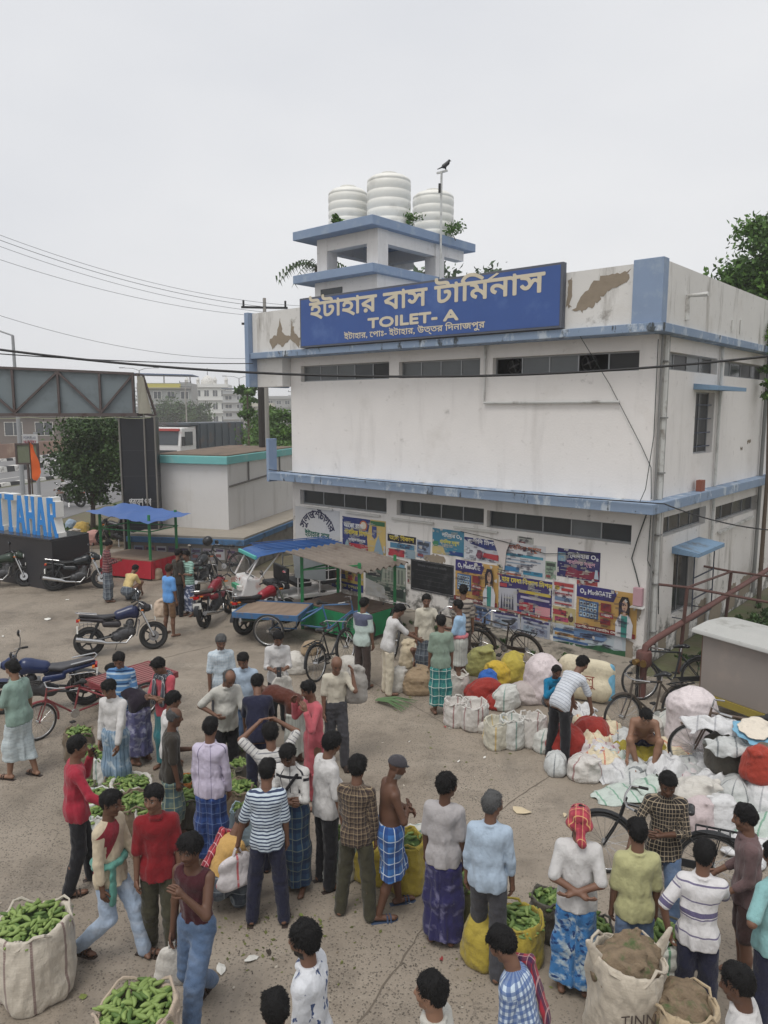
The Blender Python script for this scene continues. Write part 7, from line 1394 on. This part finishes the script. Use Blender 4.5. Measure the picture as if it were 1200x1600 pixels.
scatter('husk_litter', 'dry husks and paper bits strewn over the yard', 'litter', [(500,1300,330,190,.4),(300,1000,220,60,.2),(850,1200,160,70,.4)], 420, .04, leaf_mat(S2L(120,108,88), S2L(190,182,168)), 4)
scatter('grit', 'dark grit scattered on the worn concrete', 'grit', [(640,1450,300,110,.7),(200,1450,160,100,.3)], 2600, .018, leaf_mat(S2L(58,52,46), S2L(104,96,86)), 5)
# ================================================================ the crowd
def hp(x, y, h=1.66): p = px(x, y, h); return (p[0], p[1])          # where a person of height h stands whose head top is seen at x, y
def fp_(x, y): p = px(x, y); return (p[0], p[1])
WH_ = cloth(S2L(194,192,190)); WH2 = cloth(S2L(184,182,174)); OFFW = cloth(S2L(190,184,168)); BLKC = cloth(S2L(30,30,34)); NAVC = cloth(S2L(34,36,56)); GREYC = cloth(S2L(64,64,68)); JEAN = cloth(S2L(84,104,132), ('n', 6, .5, .7, S2L(104,122,148))); LJEAN = cloth(S2L(160,176,196), ('n', 6, .5, .7, S2L(184,196,212))); KHAKI = cloth(S2L(110,84,62)); BRNP = cloth(S2L(66,56,52)); OLVP = cloth(S2L(62,60,46)); CREAM = cloth(S2L(196,186,166))
REDK = cloth(S2L(152,42,58)); REDT = cloth(S2L(122,28,34)); PINK = cloth(S2L(180,90,98)); CORAL = cloth(S2L(176,76,86)); MAROON = cloth(S2L(66,30,36)); TEALG = cloth(S2L(128,150,140)); SKYB = cloth(S2L(96,148,206)); TEALT = cloth(S2L(130,172,172)); YGR = cloth(S2L(172,170,126)); LAV = cloth(S2L(190,182,200), ('u', .17, .05, .25, S2L(84,78,110), .9)); DKT = cloth(S2L(52,48,42)); PURP = cloth(S2L(124,112,160)); ORGY = cloth(S2L(196,158,96)); PALEY = cloth(S2L(206,184,130)); GREYT = cloth(S2L(164,160,160)); BROWNT = cloth(S2L(104,84,84)); LBLUE = cloth(S2L(164,180,196)); BLUES = cloth(S2L(22,112,150)); GRNT = cloth(S2L(124,140,126)); BRNS = cloth(S2L(84,46,36))
CHKW = cloth(S2L(196,206,212), ('u', .05, .15, 0, S2L(150,172,186), .6), ('v', .05, .15, 0, S2L(150,172,186), .6)); STRB = cloth(S2L(190,202,210), ('v', .034, .42, 0, S2L(56,66,92))); STRP = cloth(S2L(208,206,206), ('v', .14, .09, .2, S2L(110,104,130)), ('v', .42, .10, .35, S2L(96,90,120))); STRG = cloth(S2L(190,188,184), ('v', .05, .2, 0, S2L(120,120,124))); BLUP = cloth(S2L(86,130,176), ('v', .09, .3, 0, S2L(170,190,206)), ('v', .18, .12, .3, S2L(40,70,110))); WSTR = cloth(S2L(200,198,194), ('v', .30, .10, .62, S2L(34,34,40)), ('u', .16, .10, .3, S2L(50,50,56))); WLINE = cloth(S2L(196,200,206), ('v', .045, .2, 0, S2L(150,156,166)))
PLB = cloth(S2L(92,78,66), ('u', .055, .28, 0, S2L(52,44,42), .85), ('v', .055, .28, 0, S2L(52,44,42), .85), ('u', .055, .07, .55, S2L(168,150,120), .7), ('v', .055, .07, .55, S2L(168,150,120), .7)); PLD = cloth(S2L(48,44,42), ('u', .042, .16, 0, S2L(176,160,136), .75), ('v', .042, .16, 0, S2L(176,160,136), .75)); PLR = cloth(S2L(120,62,62), ('u', .07, .3, 0, S2L(60,46,56), .7), ('v', .07, .3, 0, S2L(60,46,56), .7), ('v', .07, .08, .5, S2L(190,176,170), .7)); CHKB = cloth(S2L(190,204,216), ('u', .05, .5, 0, S2L(70,96,146), .75), ('v', .05, .5, 0, S2L(70,96,146), .75)); SGR = cloth(S2L(150,186,172), ('v', .06, .35, 0, S2L(96,120,112))); CBLK = cloth(S2L(176,190,184), ('v', 3, .072, -.4, S2L(84,88,108))); SWT = cloth(S2L(190,176,152), ('d', 3, .10, -.42, S2L(126,36,48))); PRNT = cloth(S2L(206,208,212), ('n', 11, .60, .62, S2L(62,80,120))); STRD = cloth(S2L(150,142,132), ('v', .09, .42, .1, S2L(84,78,76)))
def plaid(c, a, b, s=1.0): return cloth(c, ('u', .12*s, .38, 0, a, .7), ('v', .12*s, .38, 0, a, .7), ('u', .12*s, .08, .6, b, .85), ('v', .12*s, .08, .6, b, .85))
LB1 = plaid(S2L(60,110,170), S2L(36,64,120), S2L(196,206,216)); LB2 = plaid(S2L(44,70,126), S2L(30,48,96), S2L(90,110,150)); LB3 = cloth(S2L(60,116,170), ('n', 7, .5, .62, S2L(176,190,196)), ('n', 13, .55, .62, S2L(30,60,110))); LGR = plaid(S2L(60,130,124), S2L(30,96,100), S2L(206,214,206), 1.2); LGY = plaid(S2L(96,104,112), S2L(70,76,86), S2L(140,146,150)); LNV = cloth(S2L(44,42,84), ('n', 6, .55, .68, S2L(110,108,140))); LTE = plaid(S2L(96,112,104), S2L(60,84,92), S2L(150,150,120)); LBG = cloth(S2L(120,142,162), ('u', .06, .3, 0, S2L(70,96,116), .7), ('n', 8, .55, .7, S2L(170,180,186))); LWH = cloth(S2L(180,190,192), ('v', .05, .15, 0, S2L(150,162,168), .6)); LTL = cloth(S2L(50,110,116)); LPU = cloth(S2L(84,84,118), ('n', 8, .5, .6, S2L(140,140,160))); LDK = cloth(S2L(66,76,104), ('n', 9, .5, .58, S2L(170,176,190))); LMB = plaid(S2L(52,78,104), S2L(34,50,78), S2L(110,120,110)); LSH = cloth(S2L(176,178,170), ('u', .05, .2, 0, S2L(130,134,130), .6))
GAMR = plaid(S2L(170,60,70), S2L(120,36,50), S2L(214,180,180), .5); GAMG = plaid(S2L(80,84,92), S2L(44,48,56), S2L(180,180,180), .4); GAMP = plaid(S2L(176,72,84), S2L(140,50,64), S2L(200,160,110), .5); GAMRB = plaid(S2L(150,44,56), S2L(44,40,70), S2L(180,150,150), .6)
def toworld(root, p): s = root.scale[0]; c, n = math.cos(root.rotation_euler.z), math.sin(root.rotation_euler.z); return (root.location.x+s*(p[0]*c-p[1]*n), root.location.y+s*(p[0]*n+p[1]*c), root.location.z+s*p[2])
def fldpart(name, mat, root, prims, vox=.012, rough=None, cuts=()):
    P = np.array([q for p in prims for q in (p[0], p[1])]); m = max(max(p[2], p[3]) for p in prims)+.04
    f = Fld(P.min(0)-m, P.max(0)+m, vox)
    for p in prims: f.cone(p[0], p[1], p[2], p[3], k=.025, flat=p[4] if len(p) > 4 else None)
    if rough: f.rough(5, *rough)
    for c in cuts: f.cut(*c)
    V, Q = f.nets()
    if len(V): me = arr_mesh(name, V, Q); vvec(me, 'weave', V*np.array((1,1,1))); finish(name, me, mat, root)
def X_scarf(mat, back=False):
    def e(root, J):
        nk, X, fw, sd = J['nk'], J['X'], J['fw'], J['sd']; P = []; s = -1 if back else 1
        for i in range(8):
            a0, a1 = i/8*6.283, (i+1)/8*6.283; P.append((nk+.0*sd+(X*math.sin(a0)*.10+fw*math.cos(a0)*.085), nk+(X*math.sin(a1)*.10+fw*math.cos(a1)*.085), .034, .034))
        for sx in (-1, 1): P.append((nk+X*sx*.09+fw*.08*s-.02*sd, nk+X*sx*.08+fw*.15*s-.36*sd, .036, .05, (fw, 2.2)))
        fldpart('scarf', mat, root, P, .013, (.004, 45))
    return e
def X_shoulder(mat, side=1):
    def e(root, J):
        nk, X, fw, sd = J['nk'], J['X'], J['fw'], J['sd']; o = X*side*.11
        fldpart('shoulder_cloth', mat, root, [(nk+o+.015*sd+fw*.06, nk+o+.015*sd-fw*.07, .045, .045, (sd, 1.8)), (nk+o+fw*.07, nk+o+fw*.13-.32*sd, .05, .055, (fw, 2.6)), (nk+o-fw*.08, nk+o-fw*.125-.38*sd, .05, .06, (fw, 2.6))], .013, (.004, 45))
    return e
def X_wrap(mat):
    def e(root, J):
        H, hc = J['H'], J['hc']; P = [(H((0,-.03,.04)), H((0,.02,.05)), .098, .094), (H((-.06,-.05,-.02)), H((.06,-.05,-.02)), .06, .06), (H((0,-.09,-.0)), H((.03,-.13,-.19)), .055, .035, (J['fw'], 1.6)), (H((-.07,.0,-.04)), H((-.06,.0,-.09)), .03, .02)]
        fldpart('head_scarf', mat, root, P, .011, (.005, 55))
    return e
def X_sash(mat):
    def e(root, J):
        P = []; c = J['pel']+.10*J['sd']; X, fw = J['X'], J['fw']
        for i in range(10):
            a0, a1 = i/10*6.283, (i+1)/10*6.283; P.append((c+X*math.sin(a0)*.15+fw*math.cos(a0)*.12, c+X*math.sin(a1)*.15+fw*math.cos(a1)*.12, .032, .032))
        P.append((c+X*.10+fw*.11, c+X*.12+fw*.12-.32*J['sd'], .04, .05, (fw, 2))); fldpart('waist_cloth', mat, root, P, .013, (.004, 50))
    return e
def X_bag(label, mat, side='R', w=.17, h=.36, name='carry_bag', dz=-.05):
    def e(root, J):
        p = toworld(root, J['wr'+side]+J['hd'+side]*.09); t = thing(name, label, 'bag', (p[0], p[1], p[2]), root.rotation_euler.z+.4)
        blob('bag_body', mat, t, [((-w*.75,0,-h*.97),(w*.75,0,-h*.92),.085,.085,.05,((0,1,0),1.8)), ((-w*.6,0,-h*.5),(w*.65,0,-h*.5),.075,.075,.06,((0,1,0),2.0)), ((-w*.4,0,-.12),(w*.4,0,-.12),.035,.035,.05,((0,1,0),1.6))], (-w-.12,-.16,-h-.14), (w+.12,.16,.0), .014, (.009, 34), 4)
        for s in (-1, 1): MB().tube([(-w*.25,s*.012,-.10),(-.02,s*.012,-.01),(.02,s*.012,-.01),(w*.25,s*.012,-.10)], .010, 5).build('handle', mat, t)
    return e
def X_phone(side='R', d=.07, label='dark mobile phone'):
    def e(root, J):
        p = toworld(root, J['wr'+side]+J['hd'+side]*d+J['X']*(-.045 if side == 'R' else .045)+J['fw']*.02); t = MB().box(-.036,.036,-.006,.006,-.075,.075).build('mobile_phone', M((.02,.02,.024), .2, bmp=0), None, p, (R(15), 0, root.rotation_euler.z), bev=.004); tag(t, label, 'phone')
    return e
def X_strap(mat):
    def e(root, J):
        ch, X, fw, sd = J['ch'], J['X'], J['fw'], J['sd']; P = [(ch+.17*sd-X*.10+fw*.09, ch-.16*sd+X*.12+fw*.13, .018, .018), (ch+.17*sd-X*.10-fw*.08, ch-.16*sd+X*.12-fw*.13, .018, .018)]; fldpart('chest_strap', mat, root, P, .012)
    return e
def both(*fs):
    def e(root, J):
        for f in fs: f(root, J)
    return e
def closed_at(label, p, r, h, mat):
    NS[0] += 1; t = thing('sack', label, 'sack', p, .4); sackbody('sack_body', mat, t, r, h, NS[0]*7+3, False)
PER = person
# --- back of the yard
PER('man in lavender shirt bending by the granite plinth at the left edge', fp_(6,900), 110, 1.62, (PURP,.45,.05,1), ('trousers',NAVC,1), lean=28, la='reach', ra='reach', vox=.02)
PER('man in red checked shirt and grey lungi at the blue roofed stall', hp(165,846,1.64), -60, 1.64, (PLR,.9,.10,1), ('lungi',LGY,.8), la='fwd', ra='fwd', head=(22,0), vox=.018)
PER('man in pale yellow shirt squatting with his back turned before the red counter', fp_(203,938), -20, 1.62, (PALEY,.45,.05,0), ('lungi',LGY,.5), legs='squat', lean=32, la='low', ra='low', head=(30,0), vox=.018)
PER('barefoot man in bright blue T shirt and brown shorts', hp(262,884,1.62), -35, 1.62, (SKYB,.42,.06,0), ('shorts',KHAKI,.95), belly=.035, head=(5,10), style='short', hair='brown', legs='wide', vox=.017)
PER('man in dark shirt half hidden behind the blue T shirt', hp(276,860,1.66), -40, 1.66, (DKT,.45,.08,0), ('trousers',BLKC,1), face='b', vox=.018)
PER('man in green striped shirt and patterned lungi holding hand to his mouth', hp(293,862,1.62), 150, 1.62, (SGR,.4,.06,0), ('lungi',LDK,.78), ra='phone', la='fold', style='full', vox=.017)
PER('rider in white on the moving motorcycle', (-16.75,39.2), 82, 1.66, (WH_,.9,.12,1), ('trousers',WH_,1), legs='ride', la='reach', ra='reach', lean=12, head=(0,0), vox=.022, z=.04)
# --- left group
PER('stout man in grey green T shirt and short white wrap at the left edge', hp(24,1036,1.66), 70, 1.66, (TEALG,.42,.06,1), ('lungi',LWH,.62), belly=.06, girth=1.12, tone='fair', la='fwd', feet='sandal', legs='step', vox=.015)
PER('man in blue striped polo looking down behind the white shirt', hp(188,1018), 185, 1.66, (BLUP,.45,.06,1), ('lungi',LPU,.8), head=(28,0), vox=.015)
PER('man in long sleeved white shirt and grey blue lungi by the gourd sacks', hp(176,1062), 165, 1.66, (WH_,.95,.05,1), ('lungi',LBG,.8), head=(24,0), face='m', la='low', vox=.014)
PER('person in dark clothes stooping behind the white shirted man', fp_(222,1192), 60, 1.66, (cloth(S2L(40,34,44)),.9,.08,0), ('lungi',LPU,.75), lean=62, la='low', ra='low', head=(0,0), vox=.015)
PER('man in coral T shirt with grey scarf looking at his hands', hp(256,1026), 150, 1.66, (CORAL,.45,.06,0), ('lungi',LTL,.8), la='fold', ra='fold', head=(34,0), extra=X_scarf(GAMG), vox=.014)
PER('man in white shirt seen from behind next to the dark shirted man', hp(262,1086,1.6), -60, 1.6, (WH_,.45,.06,1), ('trousers',GREYC,1), head=(15,0), vox=.014)
PER('older man in dark printed T shirt and green checked wrap', hp(264,1112,1.62), -70, 1.62, (DKT,.45,.12,0), ('lungi',LTE,.62), style='ring', hair='grey', tone='dark', la='fwd', vox=.014)
PER('man in bright red kurta talking on the phone with arm out', hp(112,1156,1.68), -60, 1.68, (REDK,.95,.16,0), ('trousers',BLKC,1), legs='step', la='phone', ra='out', feet='sandal', head=(8,-15), extra=X_phone('L', label='mobile phone at the ear of the man in the red kurta'), vox=.013)
PER('walking man in cream and maroon sweater with teal waist cloth', hp(164,1236,1.66), -105, 1.66, (SWT,.85,.08,0), ('trousers',LJEAN,1), legs='walk', la='swing', ra='down', feet='sandal', tone='dark', extra=X_sash(cloth(S2L(90,142,130))), vox=.012)
PER('man in plain red T shirt and olive trousers in the left front', hp(242,1230,1.68), 195, 1.68, (REDT,.48,.12,1), ('trousers',OLVP,1), legs='step', head=(2,-30), tone='mid', extra=None, vox=.012)
PER('man in dark maroon vest and jeans with hand at his face', hp(302,1302,1.70), 160, 1.70, (MAROON,0,.05,0), ('trousers',JEAN,1), legs='walk', la='mouth', ra='down', feet='sandal', tone='dark', style='full', head=(6,0), extra=X_bag('crumpled white plastic bag at the hip of the man in jeans', WSK, 'R', .10, .34), vox=.012)
# --- centre group
PER('man in white and blue checked shirt at the back of the centre group', hp(344,992), 200, 1.66, (CHKW,.45,.06,1), ('trousers',GREYC,1), hair='grey', head=(20,0), face='m', vox=.015)
PER('balding man in white polo with hand on hip', hp(350,1041,1.68), 205, 1.68, (WH2,.45,.06,1), ('trousers',BLKC,1), style='ring', hair='grey', head=(32,15), ra='hip', la='low', girth=1.08, belly=.03, lean=10, vox=.014)
PER('man in grey white shirt and blue trousers beside the balding man', hp(382,1019,1.64), 175, 1.64, (LBLUE,.48,.10,1), ('trousers',JEAN,1), head=(26,0), la='back', ra='back', vox=.015)
PER('man in white shirt reading his phone behind the group', hp(433,985,1.66), 190, 1.66, (WH_,.6,.06,1), ('trousers',BLKC,1), la='fwd', ra='fwd', head=(30,10), extra=both(X_phone('R', .10, 'mobile phone read by the man behind the group'), X_bag('white cloth bag hanging from the phone reader\'s arm', WSK, 'L', .15, .34)), vox=.015)
PER('man in navy T shirt leaning over with his back turned', hp(402,1072,1.58), 10, 1.66, (NAVC,.45,.08,0), ('trousers',NAVC,1), lean=24, head=(25,0), la='low', ra='low', vox=.014)
PER('man in rust brown shirt bent double over the gourds', fp_(462,1195), 70, 1.66, (BRNS,.5,.10,0), ('lungi',LSH,.7), lean=78, la='low', ra='low', head=(10,0), tone='dark', vox=.014)
PER('man in pink kurta holding his head', hp(490,1066,1.66), 120, 1.66, (PINK,.95,.48,0), ('trousers',PINK,1), la='phone', ra='phone', head=(20,0), vox=.014)
PER('bald man in beige T shirt carrying a sack on his shoulder', hp(524,1024,1.64), 195, 1.64, (OFFW,.42,.05,0), ('trousers',GREYC,1), style='bald', head=(28,0), la='shoulder', legs='step', feet='shoe', extra=lambda r, J: closed_at('limp grey sack over the bald man\'s shoulder', toworld(r, J['shL']+np.array((-.16,-.10,-.42))), .17, .5, sackmat(S2L(150,146,140))), vox=.014)
PER('man in grey striped polo raising both arms', hp(424,1142,1.62), 20, 1.64, (STRG,.45,.06,0), ('trousers',NAVC,1), la='up', ra='up', head=(20,0), style='full', vox=.013)
PER('man in white shirt with dark straps and checked lungi', hp(455,1160,1.66), 165, 1.66, (WSTR,.6,.05,1), ('lungi',LMB,.82), head=(30,0), la='fold', ra='fold', tone='dark', extra=X_strap(BLKC), vox=.013)
PER('big man in white T shirt and black trousers facing right', hp(508,1152,1.68), -60, 1.68, (WH_,.48,.10,1), ('trousers',BLKC,1), girth=1.14, belly=.04, feet='sandal', head=(22,0), style='full', vox=.012)
PER('man in lavender striped shirt and blue lungi seen from behind', hp(326,1130,1.66), -5, 1.66, (LAV,.95,.14,1), ('lungi',LB2,.8), head=(12,0), vox=.013)
PER('man in blue and white striped T shirt carrying a printed bag', hp(415,1196,1.66), 5, 1.66, (STRB,.46,.08,0), ('trousers',NAVC,1), legs='wide', head=(18,-10), feet='sandal', la=((.35,.05,-1),(.22,.12,-1)), extra=X_bag('white plastic bag with red and blue print in the striped man\'s hand', sackmat(S2L(206,200,200), S2L(190,50,60)), 'L', .20, .36), vox=.012)
PER('old man in ochre shirt squatting with a red cloth on his shoulder', fp_(352,1412), -45, 1.62, (ORGY,.5,.12,0), ('lungi',LGY,.5), legs='squat', lean=30, style='ring', hair='grey', la='low', ra='low', head=(18,0), extra=X_shoulder(GAMR, -1), vox=.012)
PER('man in brown checked shirt standing with his back turned', hp(556,1190,1.66), -15, 1.66, (PLB,.95,.14,1), ('trousers',OLVP,1), legs='wide', la='front', ra='down', head=(12,0), style='full', vox=.012)
PER('bare chested man in dark cap and blue checked wrap', hp(608,1186,1.66), -75, 1.66, None, ('lungi',LB1,.42), style='cap', hair='grey', face='bw', tone='dark', la='fold', ra='fold', head=(20,0), feet='blue', girth=1.08, belly=.02, legs='step', vox=.012)
PER('young man in grey T shirt and navy lungi', hp(694,1218,1.66), -20, 1.66, (GREYT,.45,.10,0), ('lungi',LNV,.82), head=(4,-45), style='full', tone='dark', vox=.012)
PER('man in pale blue shirt and grey trousers seen from behind', hp(766,1246,1.68), -15, 1.68, (LBLUE,.75,.14,1), ('trousers',GREYC,1), legs='step', head=(5,-40), hair='grey', girth=1.05, vox=.012)
PER('man in white T shirt with red head scarf and blue printed lungi', hp(906,1274,1.66), -15, 1.66, (WH_,.46,.12,0), ('lungi',LB3,.78), la='back', ra='back', head=(14,0), style='short', extra=X_wrap(GAMP), vox=.012)
PER('man in yellow green polo and jeans seen from behind', hp(999,1292,1.62), -5, 1.62, (YGR,.46,.10,1), ('trousers',JEAN,1), head=(8,0), vox=.012)
PER('man in white striped polo holding a white bag behind him', hp(1100,1326,1.64), -20, 1.64, (STRP,.45,.10,1), ('trousers',NAVC,1), la=((.5,-.25,-.8),(-.2,.1,-.9)), ra='reach', head=(8,-20), extra=X_bag('white woven bag with green cross bands held by the striped man', sackmat(S2L(196,196,186), S2L(60,130,90)), 'L', .20, .42), vox=.012)
PER('man in brown shirt at the right edge', hp(1176,1266,1.66), 75, 1.66, (BROWNT,.75,.14,1), ('shorts',cloth(S2L(70,52,50)),.9), la='hold', ra='hold', head=(10,0), vox=.013)
PER('person in teal T shirt cut off by the right edge with hand on hip', hp(1222,1330,1.66), 20, 1.66, (TEALT,.42,.08,0), ('trousers',NAVC,1), la='hip', girth=1.08, vox=.013)
PER('man in dark checked shirt holding the bicycle', hp(1043,1200,1.68), 165, 1.68, (PLD,.7,.14,1), ('trousers',JEAN,1), style='thin', head=(22,0), ra='out', la='fold', tone='dark', feet='blue', legs='walk', vox=.013)
# --- cut by the bottom edge
PER('bearded man in white printed shirt at the bottom edge', hp(486,1454,1.70), 75, 1.70, (PRNT,.46,.12,1), ('trousers',JEAN,1), face='bm', head=(5,0), style='full', vox=.010)
PER('person of whom only dark hair shows at the bottom edge', hp(432,1570,1.62), 20, 1.62, (DKT,.45,.1,0), ('trousers',BLKC,1), vox=.012)
PER('man in cream shirt looking left at the bottom edge', hp(684,1536,1.66), 70, 1.66, (WH2,.46,.1,1), ('trousers',GREYC,1), head=(2,0), tone='fair', vox=.010)
PER('man in blue checked shirt with red scarf at the bottom edge', hp(826,1467,1.64), 60, 1.64, (CHKB,.5,.1,0), ('trousers',JEAN,1), head=(25,0), extra=X_shoulder(GAMRB, 1), lean=12, vox=.010)
PER('man in white shirt at the bottom right corner', hp(1172,1524,1.66), 60, 1.66, (WH_,.46,.1,1), ('trousers',GREYC,1), head=(15,0), tone='dark', vox=.010)
# --- by the poster wall
PER('man in grey and mint colour block T shirt by the green stall', hp(566,938,1.66), -30, 1.66, (CBLK,.45,.06,0), ('trousers',BRNP,1), head=(16,0), la='fwd', vox=.016)
PER('man in white T shirt and cream trousers reaching into a sack', hp(606,950,1.60), -70, 1.66, (WH_,.45,.06,0), ('trousers',CREAM,1), lean=16, la='reach', ra='reach', head=(25,0), vox=.016)
PER('man in open beige shirt facing the camera behind the sacks', hp(666,930,1.66), 180, 1.66, (OFFW,.5,.08,1), ('lungi',LGY,.8), la='out', head=(14,0), face='m', vox=.016)
PER('person in pale shawl sitting low behind the jute sack', fp_(668,1046), 150, 1.6, (OFFW,.5,.08,0), ('lungi',LSH,.5), legs='squat', lean=24, la='low', ra='low', head=(30,0), vox=.016)
PER('man in grey green T shirt and green checked lungi seen from behind', hp(690,966,1.66), 5, 1.66, (GRNT,.45,.08,0), ('lungi',LGR,.74), la='down', ra='down', head=(14,0), vox=.015)
PER('man in dark striped T shirt turned to the poster wall', hp(724,918,1.68), -10, 1.68, (STRD,.45,.08,0), ('trousers',BRNP,1), vox=.016)
PER('man in pale blue T shirt with pink belt and short white wrap', hp(720,941,1.64), 65, 1.64, (cloth(S2L(150,180,206)),.45,.04,0), ('lungi',LSH,.42), la='fwd', ra='fwd', head=(10,0), extra=X_sash(cloth(S2L(186,110,116))), vox=.015)
PER('boy in bright blue shirt sitting among the white sacks', (px(862,1140)[0], px(862,1140)[1]), 190, 1.45, (BLUES,.95,.05,1), ('trousers',GREYC,1), legs='sit', lean=20, ra='mouth', la='low', head=(10,0), tone='dark', z=.22, vox=.015)
PER('man in white T shirt and black trousers bending over red plastic', fp_(872,1190), -55, 1.66, (WLINE,.46,.06,0), ('trousers',BLKC,1), lean=46, la='low', ra='low', head=(6,0), legs='wide', vox=.014)
PER('bare chested man sitting among plastic sheets', fp_(1002,1196), 165, 1.64, None, ('shorts',NAVC,1), legs='sit', lean=42, girth=1.1, la='low', ra='low', head=(20,0), tone='fair', z=.12, vox=.014)
# ================================================================ haze
hz = MB().box(-700,700,-40,1100,-1.2,18).build('haze', None); hm = bpy.data.materials.new('haze'); hm.use_nodes = True; ht = hm.node_tree; ht.nodes.remove(ht.nodes['Principled BSDF'])
hv = ht.nodes.new('ShaderNodeVolumePrincipled'); hv.inputs['Color'].default_value = (.985,.99,1,1); hv.inputs['Density'].default_value = .0011; hv.inputs['Anisotropy'].default_value = .1
ht.links.new(hv.outputs[0], [n for n in ht.nodes if n.type == 'OUTPUT_MATERIAL'][0].inputs['Volume']); hz.data.materials.append(hm); tag(hz, 'thin pale haze filling the air', 'haze', kind='stuff')
